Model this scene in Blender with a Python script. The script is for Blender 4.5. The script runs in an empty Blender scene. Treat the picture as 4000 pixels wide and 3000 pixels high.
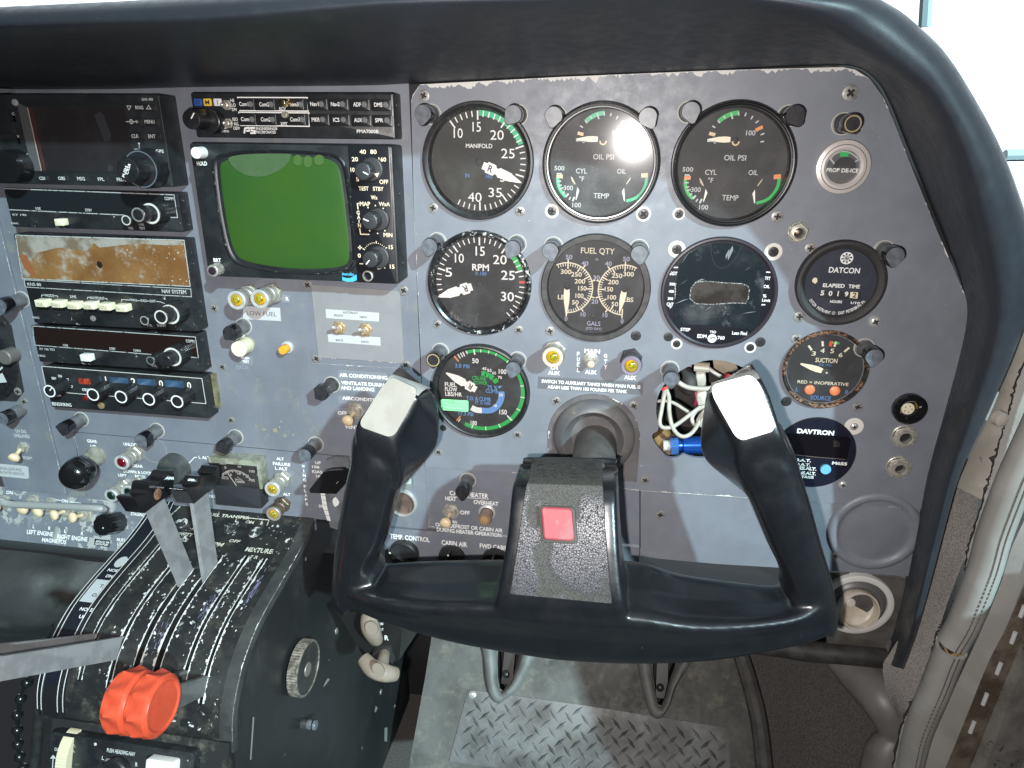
import bpy, math, random
from mathutils import Vector, Matrix
from mathutils.geometry import tessellate_polygon
R = math.radians
sc = bpy.context.scene
COL = sc.collection
random.seed(7)
V3 = Vector

# ------------------------------------------------------------------ camera (millimetre space, panel = plane y 0)
CAM = V3((107.149, -520.755, 24.848))
FPX = 2700.0
def _axes(a, b, c):
    ca, sa, cb, sb, cc, s = math.cos(a), math.sin(a), math.cos(b), math.sin(b), math.cos(c), math.sin(c)
    fw = V3((-sa*cb, ca*cb, sb)); rt = V3((ca, sa, 0)); up = rt.cross(fw)
    return rt*cc + up*s, up*cc - rt*s, fw
CR, CU, CF = _axes(R(8.80500), R(-20.47687), R(0.45150))
cam_d = bpy.data.cameras.new('camera'); cam = bpy.data.objects.new('camera', cam_d); COL.objects.link(cam)
cam.matrix_world = Matrix(((CR.x, CU.x, -CF.x, CAM.x*.001), (CR.y, CU.y, -CF.y, CAM.y*.001), (CR.z, CU.z, -CF.z, CAM.z*.001), (0, 0, 0, 1)))
cam_d.sensor_fit = 'HORIZONTAL'; cam_d.sensor_width = 36; cam_d.lens = 36*FPX/4000
cam_d.clip_start = .01; cam_d.clip_end = 50
sc.camera = cam

# ------------------------------------------------------------------ world, lamps, exposure
w = bpy.data.worlds.new('World'); sc.world = w; w.use_nodes = True
nt = w.node_tree; nt.nodes.clear()
def N(t, typ, **k):
    n = t.nodes.new(typ)
    for a, b in k.items(): setattr(n, a, b)
    return n
def mth(t, op, a, b=None, clamp=False):
    n = N(t, 'ShaderNodeMath', operation=op, use_clamp=clamp)
    for i, q in enumerate((a, b)):
        if q is None: continue
        if isinstance(q, (int, float)): n.inputs[i].default_value = q
        else: t.links.new(q, n.inputs[i])
    return n.outputs[0]
def mrange(t, v, a, b, c=0., d=1.):
    n = N(t, 'ShaderNodeMapRange', interpolation_type='SMOOTHSTEP')
    t.links.new(v, n.inputs[0])
    for i, q in zip((1, 2, 3, 4), (a, b, c, d)): n.inputs[i].default_value = q
    return n.outputs[0]
tc = N(nt, 'ShaderNodeTexCoord'); sp = N(nt, 'ShaderNodeSeparateXYZ'); nt.links.new(tc.outputs['Generated'], sp.inputs[0])
fy = mrange(nt, sp.outputs[1], .3, .68); fz = mrange(nt, sp.outputs[2], -.22, .0)
fx = mrange(nt, sp.outputs[0], .35, .8, 0, .16); fzz = mrange(nt, sp.outputs[2], -.1, .3)
side = mth(nt, 'ADD', mth(nt, 'ADD', mth(nt, 'MULTIPLY', sp.outputs[0], .555), mth(nt, 'MULTIPLY', sp.outputs[1], -.69)), mth(nt, 'MULTIPLY', sp.outputs[2], .465))
win = mth(nt, 'MAXIMUM', mth(nt, 'MAXIMUM', mth(nt, 'MULTIPLY', fy, fz), mth(nt, 'MULTIPLY', fx, fzz)), mth(nt, 'MAXIMUM', mrange(nt, sp.outputs[2], .5, .9, 0, .14), mrange(nt, side, .88, .97, 0, .5)))
mx = N(nt, 'ShaderNodeMix', data_type='RGBA'); nt.links.new(win, mx.inputs[0])
mx.inputs[6].default_value = (.026, .028, .032, 1); mx.inputs[7].default_value = (1.75, 2.0, 2.15, 1)
bg = N(nt, 'ShaderNodeBackground'); nt.links.new(mx.outputs[2], bg.inputs[0]); bg.inputs[1].default_value = 1.0
wo = N(nt, 'ShaderNodeOutputWorld'); nt.links.new(bg.outputs[0], wo.inputs[0])

SUN_DIR = V3((-.555, .69, -.465)).normalized()
sd = bpy.data.lights.new('daylight', 'SUN'); so = bpy.data.objects.new('daylight', sd); COL.objects.link(so)
so.rotation_euler = SUN_DIR.to_track_quat('-Z', 'Y').to_euler(); so.location = (.6, -1.2, .9)
sd.energy = 4.4; sd.angle = R(1.6); sd.color = (.70, 1.0, 1.08)
fd = bpy.data.lights.new('camera_flash', 'SPOT'); fo = bpy.data.objects.new('camera_flash', fd); COL.objects.link(fo)
fo.location = (CAM + CR*-26 + CU*-24)*.001
fo.rotation_euler = cam.matrix_world.to_euler(); fd.spot_size = R(118); fd.spot_blend = 1.0
fd.energy = 16.5; fd.shadow_soft_size = .005; fd.color = (1.0, .945, .915)
sc.view_settings.view_transform = 'Standard'; sc.view_settings.look = 'None'
sc.view_settings.exposure = 0.0; sc.view_settings.gamma = 1.0

# ------------------------------------------------------------------ projection helpers
def ray(px, py): return CR*((px-2000)/FPX) + CU*((1500-py)/FPX) + CF
def prj(p):
    d = V3(p) - CAM; z = d.dot(CF)
    return (2000 + FPX*d.dot(CR)/z, 1500 - FPX*d.dot(CU)/z)
def P(px, py, d=0.):
    v = ray(px, py); return CAM + v*((-d - CAM.y)/v.y)
def dX(px, py, X):
    v = ray(px, py); return CAM + v*((X - CAM.x)/v.x)
def Wn(x0, y0, s=2.212): return lambda u, v: (x0 + u/s, y0 + v/s)
class Fr:
    def __init__(s, O, ex, ez):
        s.O = V3(O); s.ex = V3(ex).normalized(); s.ez = V3(ez).normalized(); s.n = s.ex.cross(s.ez)
    def __call__(s, x, z, d=0.): return s.O + s.ex*x + s.ez*z + s.n*d
    def at(s, px, py, d=0.):
        v = ray(px, py); O = s.O + s.n*d
        p = CAM + v*((O-CAM).dot(s.n)/v.dot(s.n)) - s.O
        return p.dot(s.ex), p.dot(s.ez)
    def scl(s, px, py, d=0.):
        x, z = s.at(px, py, d); a = prj(s(x, z, d)); b = prj(s(x+1, z, d)); c = prj(s(x, z+1, d))
        return math.hypot(b[0]-a[0], b[1]-a[1]), math.hypot(c[0]-a[0], c[1]-a[1])
    def sub(s, x, z, d=0., rot=0., tx=0., tz=0.):
        ex, ez = s.ex.copy(), s.ez.copy()
        if rot:
            m = Matrix.Rotation(R(rot), 3, s.n); ex = m @ ex; ez = m @ ez
        n = ex.cross(ez)
        if tx:
            m = Matrix.Rotation(R(tx), 3, ex); ez = m @ ez
        if tz:
            m = Matrix.Rotation(R(tz), 3, ez); ex = m @ ex
        return Fr(s(x, z, d), ex, ez)
class Curv:                                             # extruded curved sheet: x along X, s along the profile
    def __init__(s, prof, step=1.0):
        pts = [V3((0, -d, z)) for d, z in prof]; pts = crom(pts, 14)
        s.p = [pts[0]]; s.L = [0.]
        for q in pts[1:]:
            l = (q-s.p[-1]).length
            if l > 1e-6: s.p.append(q); s.L.append(s.L[-1]+l)
        s.len = s.L[-1]
    def pt(s, t):
        t = min(max(t, 0), s.len-1e-6)
        import bisect
        i = max(0, bisect.bisect_right(s.L, t)-1); i = min(i, len(s.p)-2)
        f = (t-s.L[i])/(s.L[i+1]-s.L[i]); a, b = s.p[i], s.p[i+1]; tg = (b-a).normalized()
        j = min(i+1, len(s.p)-2); tg2 = (s.p[j+1]-s.p[j]).normalized(); tg = (tg*(1-f)+tg2*f).normalized()
        return a.lerp(b, f), V3((0, tg.z, -tg.y))
    def __call__(s, x, z, d=0.):
        p, n = s.pt(-z)
        return V3((x, p.y, p.z)) + n*d
    def at(s, px, py, d=0.):
        v = ray(px, py); best = None; prev = None; t = 0.
        while t < s.len:
            q = s(0, -t, d) - CAM; c = q.y*v.z - q.z*v.y
            if prev is not None and (c > 0) != (prev > 0):
                k = q.y/v.y if abs(v.y) > abs(v.z) else q.z/v.z
                return CAM.x + v.x*k, -t
            prev = c; t += .5
        k = q.y/v.y
        return CAM.x + v.x*k, -s.len
    def scl(s, px, py, d=0.):
        x, z = s.at(px, py, d); a = prj(s(x, z, d)); b = prj(s(x+1, z, d)); c = prj(s(x, z-1, d))
        return math.hypot(b[0]-a[0], b[1]-a[1]), math.hypot(c[0]-a[0], c[1]-a[1])
def crom(pts, n=6, closed=False):
    out = []; m = len(pts); pts = [V3(p) for p in pts]
    for i in range(m if closed else m-1):
        if closed: a, b, c, d = pts[i-1], pts[i], pts[(i+1) % m], pts[(i+2) % m]
        else: a, b, c, d = pts[max(i-1, 0)], pts[i], pts[i+1], pts[min(i+2, m-1)]
        for k in range(n):
            t = k/n
            out.append(.5*((2*b) + (c-a)*t + (2*a-5*b+4*c-d)*t*t + (3*b-a-3*c+d)*t**3))
    if not closed: out.append(pts[-1])
    return out
PAN = Fr((0, 0, 0), (1, 0, 0), (0, 0, 1))
WLD = lambda x, z, d: V3((x, -d, z))

# ------------------------------------------------------------------ glyphs
_G = {}
def _glyphs(off):
    chars = [chr(c) for c in range(33, 127)] + ['°', '®']
    obs = []
    for ch in chars:
        for body in (ch, 'I'+ch+'I'):
            cu = bpy.data.curves.new('t', 'FONT'); cu.body = body; cu.resolution_u = 3; cu.offset = off; cu.size = 1
            o = bpy.data.objects.new('t', cu); COL.objects.link(o); obs.append(o)
    cu = bpy.data.curves.new('t', 'FONT'); cu.body = 'II'; cu.offset = off; cu.resolution_u = 3
    o2 = bpy.data.objects.new('t', cu); COL.objects.link(o2); obs.append(o2)
    dg = bpy.context.evaluated_depsgraph_get(); dg.update()
    def grab(o):
        me = o.evaluated_get(dg).to_mesh(); v = [(q.co.x, q.co.y) for q in me.vertices]; f = [tuple(p.vertices) for p in me.polygons]
        o.evaluated_get(dg).to_mesh_clear(); return v, f
    def wid(v): return max(q[0] for q in v) - min(q[0] for q in v)
    wII = wid(grab(o2)[0]); res = {}
    for i, ch in enumerate(chars):
        v, f = grab(obs[2*i]); adv = wid(grab(obs[2*i+1])[0]) - wII
        res[ch] = (v, f, adv)
    res[' '] = ([], [], .3)
    for o in obs:
        cu = o.data; bpy.data.objects.remove(o); bpy.data.curves.remove(cu)
    return res
def glyphs(off):
    if off not in _G: _G[off] = _glyphs(off)
    return _G[off]

# ------------------------------------------------------------------ mesh builder
class M:
    def __init__(s, fr=None): s.fr = fr or WLD; s.v = []; s.f = []; s.mk = [(0, 0)]
    def mi(s, k): s.mk.append((len(s.f), k)); return s
    def add(s, p): s.v.append(V3(p)); return len(s.v)-1
    def pt(s, x, z, d=0.): return s.add(s.fr(x, z, d))
    def grid(s, rows, cu=False, cv=False):              # rows of world points
        n = len(rows[0]); b = len(s.v)
        for r in rows: s.v.extend(V3(p) for p in r)
        m = len(rows)
        for i in range(m if cv else m-1):
            for j in range(n if cu else n-1):
                i2, j2 = (i+1) % m, (j+1) % n
                s.f.append((b+i*n+j, b+i*n+j2, b+i2*n+j2, b+i2*n+j))
        return b
    def fan(s, pts):
        b = len(s.v); s.v.extend(V3(p) for p in pts); s.f.append(tuple(range(b, b+len(pts))))
    def poly(s, pts, d=0., holes=()):
        loops = [[V3((x, z, 0)) for x, z in pts]] + [[V3((x, z, 0)) for x, z in h] for h in holes]
        b = len(s.v)
        for l in loops:
            for q in l: s.pt(q.x, q.y, d)
        for t in tessellate_polygon(loops): s.f.append(tuple(b+i for i in t))
    def plate(s, pts, d0, d1, holes=()):
        s.poly(pts, d1, holes)
        for l in [pts]+list(holes):
            r0 = [s.fr(x, z, d0) for x, z in l]; r1 = [s.fr(x, z, d1) for x, z in l]
            s.grid([r0, r1], cu=True)
    def stack(s, outs, cap=True, capb=False):           # [(outline, d), ...] same point counts
        rows = [[s.fr(x, z, d) for x, z in o] for o, d in outs]
        b = s.grid(rows, cu=True); n = len(rows[0])
        if cap: s.f.append(tuple(range(b+(len(rows)-1)*n, b+len(rows)*n)))
        if capb: s.f.append(tuple(range(b, b+n))[::-1])
    def rbox(s, cx, cz, w, h, d0, d1, r=1., bev=.4, n=4, capb=False):
        o = rrect(cx, cz, w, h, r, n); i = rrect(cx, cz, w-2*bev, h-2*bev, max(r-bev, .05), n); k = rrect(cx, cz, w-.6*bev, h-.6*bev, max(r-.3*bev, .05), n)
        s.stack([(o, d0), (o, d1-bev), (k, d1-.3*bev), (i, d1)], capb=capb)
    def box(s, cx, cz, w, h, d0, d1, capb=True):
        o = [(cx-w/2, cz-h/2), (cx+w/2, cz-h/2), (cx+w/2, cz+h/2), (cx-w/2, cz+h/2)]
        s.stack([(o, d0), (o, d1)], capb=capb)
    def lathe(s, cx, cz, prof, n=32, cap=True, ell=1.):
        s.stack([([(cx+r*math.cos(2*math.pi*k/n), cz+r*ell*math.sin(2*math.pi*k/n)) for k in range(n)], d) for r, d in prof], cap=cap)
    def disc(s, cx, cz, r, d, n=40): s.poly(circ(cx, cz, r, n), d)
    def ring(s, cx, cz, r0, r1, d, a0=0., a1=360., n=None):  # angles clockwise from top
        n = n or max(2, int(abs(a1-a0)/6)); a = [R(a0+(a1-a0)*k/n) for k in range(n+1)]
        s.grid([[s.fr(cx+r*math.sin(t), cz+r*math.cos(t), d) for t in a] for r in (r0, r1)])
    def tick(s, cx, cz, ang, r0, r1, w, d, w2=None):
        t = R(ang); dx, dz = math.sin(t), math.cos(t); w2 = w if w2 is None else w2
        s.poly([(cx+dx*r0-dz*w/2, cz+dz*r0+dx*w/2), (cx+dx*r1-dz*w2/2, cz+dz*r1+dx*w2/2), (cx+dx*r1+dz*w2/2, cz+dz*r1-dx*w2/2), (cx+dx*r0+dz*w/2, cz+dz*r0-dx*w/2)], d)
    def line(s, pts, w, d, closed=False):               # flat ribbon
        if closed: pts = list(pts)+[pts[0]]
        pts = [tuple(p) for p in pts]; n = len(pts); dr_ = []
        for (x0, z0), (x1, z1) in zip(pts, pts[1:]):
            l = math.hypot(x1-x0, z1-z0) or 1; dr_.append(((x1-x0)/l, (z1-z0)/l))
        A_ = []; B_ = []
        for i, (x, z) in enumerate(pts):
            if closed: a, b = dr_[(i-1) % len(dr_)], dr_[i % len(dr_)]
            else: a, b = dr_[max(i-1, 0)], dr_[min(i, n-2)]
            nx, nz = -(a[1]+b[1]), a[0]+b[0]; l = math.hypot(nx, nz) or 1; nx /= l; nz /= l
            k = w/2/max(.45, -a[1]*nx+a[0]*nz); A_.append(s.fr(x+nx*k, z+nz*k, d)); B_.append(s.fr(x-nx*k, z-nz*k, d))
        s.grid([A_, B_])
    def tube(s, pts, r, n=10, cap=True, flat=1.):       # world points, r number or list
        pts = [V3(p) for p in pts]; m = len(pts); rr = r if isinstance(r, (list, tuple)) else [r]*m
        rows = []; up = None
        for i in range(m):
            t = (pts[min(i+1, m-1)]-pts[max(i-1, 0)]).normalized()
            if up is None: up = t.orthogonal().normalized()
            up = (up - t*up.dot(t)).normalized(); sd_ = t.cross(up)
            rows.append([pts[i]+(up*math.cos(2*math.pi*k/n)+sd_*math.sin(2*math.pi*k/n)*flat)*rr[i] for k in range(n)])
        b = s.grid(rows, cu=True)
        if cap:
            s.f.append(tuple(range(b, b+n))[::-1]); s.f.append(tuple(range(b+(m-1)*n, b+m*n)))
    def text(s, st, cx, cz, w, h, d, rot=0., off=.0, ital=0.):
        g = glyphs(off); x = 0.; vs = []; fs = []
        for ch in st:
            v, f, adv = g.get(ch, g['?']); b = len(vs)
            vs += [(q[0]+x+ital*q[1], q[1]) for q in v]; fs += [tuple(b+i for i in t) for t in f]; x += adv
        if not vs: return
        x0 = min(q[0] for q in vs); x1 = max(q[0] for q in vs); y0 = min(q[1] for q in vs); y1 = max(q[1] for q in vs)
        kz = h/max(y1-y0, 1e-3) if len(st.strip('-_.=')) else h/.7
        kx = kz if w is None else w/max(x1-x0, 1e-3)
        if len(st) == 1 and st in 'I1l' and w is not None: kx = kz
        c, sn = math.cos(R(rot)), math.sin(R(rot)); b = len(s.v)
        for q in vs:
            a, e = (q[0]-(x0+x1)/2)*kx, (q[1]-(y0+y1)/2)*kz
            s.pt(cx+a*c-e*sn, cz+a*sn+e*c, d)
        s.f += [tuple(b+i for i in t) for t in fs]
    def tpx(s, W, items, d, off=.012, k=None, rot=0., ital=0.):       # items (text,u,v,w,h) in window pixels
        kk = k or W_scale(W)
        for it in items:
            s.mkt = getattr(s, 'mkt', [])+[(len(s.v), len(s.f))]
            st, u, v, tw, th = it[:5]; px, py = W(u, v); x, z = s.fr.at(px, py, d); sx, sz = s.fr.scl(px, py, d)
            if sx < .01 or sz < .01: print('BAD', it, x, z)
            s.text(st, x, z, None if tw is None else tw/kk/sx, th/kk/sz, d, rot=it[5] if len(it) > 5 else rot, off=off, ital=ital)
    def build(s, name, mat, parent=None, smooth=32, org=None):
        if name in ('lettering', 'blue_lettering') and hasattr(s, 'mkt') and len(s.mkt) > 1 and s.mkt[0] == (0, 0):
            ch = []
            for (a, fa), (b, fb) in zip(s.mkt, s.mkt[1:]+[(len(s.v), len(s.f))]):
                q = s.v[a:b]
                if not q: continue
                lo = [min(p[i] for p in q) for i in range(3)]; hi = [max(p[i] for p in q) for i in range(3)]
                ch.append([lo, hi, [(a, b, fa, fb)]])
            go = True
            while go:
                go = False
                for i in range(len(ch)):
                    for j in range(len(ch)-1, i, -1):
                        if all(ch[i][0][k]-9 < ch[j][1][k] and ch[j][0][k]-9 < ch[i][1][k] for k in range(3)):
                            ch[i] = [[min(a, b) for a, b in zip(ch[i][0], ch[j][0])], [max(a, b) for a, b in zip(ch[i][1], ch[j][1])], ch[i][2]+ch[j][2]]; del ch[j]; go = True
            if len(ch) > 1:
                for c in ch:
                    m = M(s.fr)
                    for a, b, fa, fb in c[2]:
                        o = len(m.v)-a; m.v += s.v[a:b]; m.f += [tuple(i+o for i in f) for f in s.f[fa:fb]]
                    r = m.build(name, mat, parent, smooth, org)
                return r
        me = bpy.data.meshes.new(name)
        o = bpy.data.objects.new(name, me); COL.objects.link(o)
        base = V3((0, 0, 0))
        if parent is not None:
            o.parent = parent; base = V3(parent['_o'])
        elif org is not None: base = V3(org); o.location = base*.001
        o['_o'] = list(base)
        me.from_pydata([(q-base)*.001 for q in s.v], [], s.f)
        me.update()
        if smooth:
            me.polygons.foreach_set('use_smooth', [True]*len(me.polygons)); me.set_sharp_from_angle(angle=R(smooth))
        if isinstance(mat, (list, tuple)):
            for q in mat: me.materials.append(q)
            if len(me.polygons) == len(s.f):
                ix = [0]*len(s.f); mk = s.mk+[(len(s.f), 0)]
                for (a, k), (b, _) in zip(mk, mk[1:]):
                    for i in range(a, b): ix[i] = k
                me.polygons.foreach_set('material_index', ix)
        else: me.materials.append(mat)
        return o
def W_scale(W): return 1/(W(1, 0)[0]-W(0, 0)[0])
def rrect(cx, cz, w, h, r, n=4):
    r = min(r, w/2-1e-3, h/2-1e-3); o = []
    for sx, sz, a0 in ((1, 1, 0), (-1, 1, 90), (-1, -1, 180), (1, -1, 270)):
        for k in range(n+1):
            a = R(a0+90*k/n); o.append((cx+sx*(w/2-r)+r*math.cos(a), cz+sz*(h/2-r)+r*math.sin(a)))
    return o
def circ(cx, cz, r, n=40): return [(cx+r*math.cos(2*math.pi*k/n), cz+r*math.sin(2*math.pi*k/n)) for k in range(n)]
def ngon(cx, cz, r, n, a0=0.): return [(cx+r*math.cos(2*math.pi*k/n+R(a0)), cz+r*math.sin(2*math.pi*k/n+R(a0))) for k in range(n)]
def thing(name, label, cat, loc, group=None):
    o = bpy.data.objects.new(name, None); COL.objects.link(o); o.empty_display_size = .01
    o.location = V3(loc)*.001; o['_o'] = list(V3(loc)); return tag(o, label, cat, group)
def tag(o, label, cat, group=None):
    o['label'] = label; o['category'] = cat
    if group: o['group'] = group
    return o
def structure(o): o['kind'] = 'structure'; return o
def dup(root, loc, m3=None, label=None, group=None):
    c = root.copy(); COL.objects.link(c); c.location = V3(loc)*.001
    if m3 is not None: c.rotation_euler = m3.to_euler()
    if label: c['label'] = label
    if group: c['group'] = group
    def rec(a, b):
        for ch in [q for q in KIDS.get(a.name, [])]:
            e = ch.copy(); COL.objects.link(e); e.parent = b; rec(ch, e)
    rec(root, c); return c
KIDS = {}
def proto_done(root):                                   # remember the children once, before copying
    for o in COL.objects:
        if o.parent: KIDS.setdefault(o.parent.name, [])
    for o in COL.objects:
        if o.parent and o not in KIDS[o.parent.name]: KIDS[o.parent.name].append(o)

# ------------------------------------------------------------------ materials
MT = {}
def mat(name, c, rough=.5, metal=0., c2=None, nsc=300., lo=.4, hi=.6, bump=0., bsc=1500., coat=0., spec=.5, chips=None, scratch=0., emit=0., rvar=0., dust=None):
    if name in MT: return MT[name]
    m = bpy.data.materials.new(name); m.use_nodes = True; t = m.node_tree; b = t.nodes['Principled BSDF']
    L = t.links.new
    tc = N(t, 'ShaderNodeTexCoord')
    def noise(scale, det=4., rgh=.6, off=0.):
        n = N(t, 'ShaderNodeTexNoise'); n.inputs['Scale'].default_value = scale; n.inputs['Detail'].default_value = det; n.inputs['Roughness'].default_value = rgh
        if off:
            mp = N(t, 'ShaderNodeMapping'); mp.inputs[1].default_value = (off, off*.7, off*1.3); L(tc.outputs['Object'], mp.inputs[0]); L(mp.outputs[0], n.inputs[0])
        else: L(tc.outputs['Object'], n.inputs[0])
        return n.outputs[0]
    def mixc(f, a, bb):
        n = N(t, 'ShaderNodeMix', data_type='RGBA')
        if isinstance(f, float): n.inputs[0].default_value = f
        else: L(f, n.inputs[0])
        for q, s_ in ((a, 6), (bb, 7)):
            if isinstance(q, tuple): n.inputs[s_].default_value = (*q[:3], 1)
            else: L(q, n.inputs[s_])
        return n.outputs[2]
    col = c; b.inputs['Base Color'].default_value = (*c, 1)
    if c2: col = mixc(mrange(t, noise(nsc), lo, hi), c, c2)
    if dust: col = mixc(mrange(t, noise(dust[1], 6., .7, 3.), dust[2], dust[3], 0, dust[4] if len(dust) > 4 else 1.), col, dust[0])
    if scratch:
        for k, an in enumerate((.5, -.9, 1.4)):
            mp = N(t, 'ShaderNodeMapping'); mp.inputs[2].default_value = (0, an, 0); mp.inputs[3].default_value = (1500, 1200, 26)
            L(tc.outputs['Object'], mp.inputs[0]); n = N(t, 'ShaderNodeTexNoise'); n.inputs['Scale'].default_value = 1; n.inputs['Detail'].default_value = 1.; L(mp.outputs[0], n.inputs[0])
            f = mth(t, 'MULTIPLY', mrange(t, n.outputs[0], .77, .80), mrange(t, noise(25., 2., .5, 5.+k), .5, .62, 0, scratch))
            col = mixc(f, col, tuple(min(1, q*2.2+.12) for q in c))
    if chips:
        cc, cs, clo, msc, mlo = chips
        f = mth(t, 'MULTIPLY', mrange(t, noise(cs, 3., .65, 1.7), clo, clo+.012), mrange(t, noise(msc, 2., .5, 9.), mlo, mlo+.1))
        col = mixc(f, col, cc)
    if not isinstance(col, tuple): L(col, b.inputs['Base Color'])
    b.inputs['Roughness'].default_value = rough; b.inputs['Metallic'].default_value = metal
    if rvar: L(mrange(t, noise(120., 5., .65, 2.2), .3, .7, rough-rvar, rough+rvar), b.inputs['Roughness'])
    b.inputs['Specular IOR Level'].default_value = spec
    if coat: b.inputs['Coat Weight'].default_value = coat; b.inputs['Coat Roughness'].default_value = .15
    if bump:
        bp = N(t, 'ShaderNodeBump'); bp.inputs['Strength'].default_value = bump; bp.inputs['Distance'].default_value = .0006
        L(noise(bsc, 3.), bp.inputs['Height']); L(bp.outputs[0], b.inputs['Normal'])
    if emit: b.inputs['Emission Color'].default_value = (*c, 1); b.inputs['Emission Strength'].default_value = emit
    MT[name] = m; return m
def glass(name, rough=.02, tint=(1, 1, 1), ior=1.45, haze=0., hcol=(.6, .6, .62)):
    m = bpy.data.materials.new(name); m.use_nodes = True; t = m.node_tree; t.nodes.clear(); L = t.links.new
    tr = N(t, 'ShaderNodeBsdfTransparent'); tr.inputs[0].default_value = (*tint, 1)
    gl = N(t, 'ShaderNodeBsdfGlossy'); gl.inputs['Roughness'].default_value = rough
    fr = N(t, 'ShaderNodeFresnel'); fr.inputs[0].default_value = ior
    mx = N(t, 'ShaderNodeMixShader'); L(fr.outputs[0], mx.inputs[0]); L(tr.outputs[0], mx.inputs[1]); L(gl.outputs[0], mx.inputs[2])
    out = N(t, 'ShaderNodeOutputMaterial'); last = mx.outputs[0]
    if haze:
        df = N(t, 'ShaderNodeBsdfDiffuse'); df.inputs[0].default_value = (*hcol, 1)
        tc = N(t, 'ShaderNodeTexCoord'); n1 = N(t, 'ShaderNodeTexNoise'); n1.inputs['Scale'].default_value = 45; n1.inputs['Detail'].default_value = 6; L(tc.outputs['Object'], n1.inputs[0])
        n2 = N(t, 'ShaderNodeTexNoise'); n2.inputs['Scale'].default_value = 1400; n2.inputs['Detail'].default_value = 2; L(tc.outputs['Object'], n2.inputs[0])
        f = mth(t, 'ADD', mrange(t, n1.outputs[0], .42, .75, haze*.25, haze), mrange(t, n2.outputs[0], .68, .72, 0, haze*3), True)
        m2 = N(t, 'ShaderNodeMixShader'); L(f, m2.inputs[0]); L(last, m2.inputs[1]); L(df.outputs[0], m2.inputs[2]); last = m2.outputs[0]
    L(last, out.inputs[0]); MT[name] = m; return m

GREY = mat('panel_paint', (.182, .197, .226), .46, c2=(.16, .173, .198), nsc=28, lo=.35, hi=.65, bump=.10, bsc=2600, chips=((.45, .45, .43), 420, .70, 40, .55), scratch=.22, rvar=.07, dust=((.24, .235, .20), 60, .58, .78, .5))
GREY2 = mat('panel_paint_worn', (.178, .19, .222), .46, c2=(.145, .155, .18), nsc=22, lo=.3, hi=.7, bump=.12, bsc=2200, chips=((.42, .42, .38), 330, .69, 28, .56), scratch=.2, rvar=.08, dust=((.24, .235, .19), 45, .54, .75, .6))
PLATE_G = mat('plate_paint', (.235, .235, .24), .5, c2=(.22, .22, .226), nsc=60, bump=.05)
BLK = mat('black_plastic', (.012, .013, .015), .32, c2=(.018, .018, .02), nsc=200, spec=.5, rvar=.08)
BLKG = mat('black_gloss', (.008, .008, .009), .12, spec=.55, coat=.4)
BLKM = mat('black_crackle', (.022, .022, .024), .55, c2=(.03, .03, .03), nsc=400, bump=.35, bsc=2200)
BEZ = mat('bezel_black', (.016, .016, .017), .42, c2=(.03, .03, .03), nsc=160, lo=.45, hi=.7, bump=.15, bsc=3000)
BEZW = mat('bezel_worn', (.012, .012, .014), .28, c2=(.022, .022, .024), nsc=160, chips=((.45, .45, .42), 330, .585, 60, .46))
BEZR = mat('bezel_rusty', (.014, .013, .013), .4, c2=(.03, .028, .026), nsc=200, chips=((.26, .14, .08), 520, .50, 90, .40), bump=.2, bsc=2500)
DIAL = mat('dial_black', (.022, .022, .023), .65, c2=(.027, .027, .027), nsc=60)
DIALN = mat('dial_navy', (.013, .015, .026), .5)
UNIT = mat('unit_black', (.014, .016, .018), .4, c2=(.022, .025, .027), nsc=50, bump=.12, bsc=3200, chips=((.28, .27, .25), 500, .74, 50, .55), rvar=.08, dust=((.06, .06, .055), 70, .55, .8, .5))
UNITW = mat('unit_black_worn', (.012, .013, .015), .38, c2=(.022, .024, .026), nsc=50, bump=.15, bsc=2800, chips=((.42, .42, .40), 260, .66, 55, .52), rvar=.08, dust=((.09, .085, .07), 60, .55, .75, .5))
WHT = mat('white_print', (.80, .80, .78), .6)
WHTD = mat('dim_white_print', (.50, .51, .50), .6)
CRM = mat('cream_print', (.72, .66, .50), .6)
BLU = mat('blue_print', (.10, .22, .50), .6)
LAV = mat('lavender_print', (.38, .38, .52), .6)
GRN = mat('green_paint', (.03, .42, .20), .5)
GRN2 = mat('bright_green_paint', (.02, .40, .08), .5)
ORG = mat('orange_paint', (.75, .27, .10), .5)
YELP = mat('yellow_tan_paint', (.62, .48, .27), .5)
REDP = mat('red_paint', (.62, .05, .05), .5)
INK = mat('black_ink', (.02, .02, .02), .7)
NEEDLE = mat('needle_white', (.85, .83, .78), .5)
NEEDC = mat('needle_cream', (.80, .72, .55), .5)
STK = mat('white_sticker', (.46, .47, .48), .55)
STKG = mat('green_sticker', (.25, .78, .32), .5)
CAPF = mat('cap_face', (.13, .143, .163), .38, c2=(.09, .10, .115), nsc=250, chips=((.015, .015, .015), 420, .6, 90, .55))  # sky reflection on the black caps painted in as grey-blue, plus chips
CHR = mat('chrome', (.72, .71, .67), .2, .6)
NICK = mat('nickel', (.50, .48, .43), .36, .45, c2=(.36, .34, .29), nsc=300, bump=.1)
BRS = mat('brass_worn', (.50, .40, .26), .4, .45, c2=(.34, .22, .12), nsc=500)
ALU = mat('aluminium', (.58, .575, .56), .42, .35, c2=(.48, .48, .47), nsc=150, bump=.1, bsc=4000)
STEEL = mat('lever_steel', (.34, .34, .345), .42, .3, c2=(.27, .27, .275), nsc=80, bump=.12, bsc=3000)
SCRW = mat('screw_zinc', (.30, .295, .28), .42, .3, c2=(.20, .19, .18), nsc=500, lo=.4, hi=.6)
SCRB = mat('screw_black', (.05, .05, .05), .4, .5)
CREAM = mat('cream_plastic', (.74, .70, .52), .35, c2=(.68, .63, .45), nsc=200)
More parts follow.
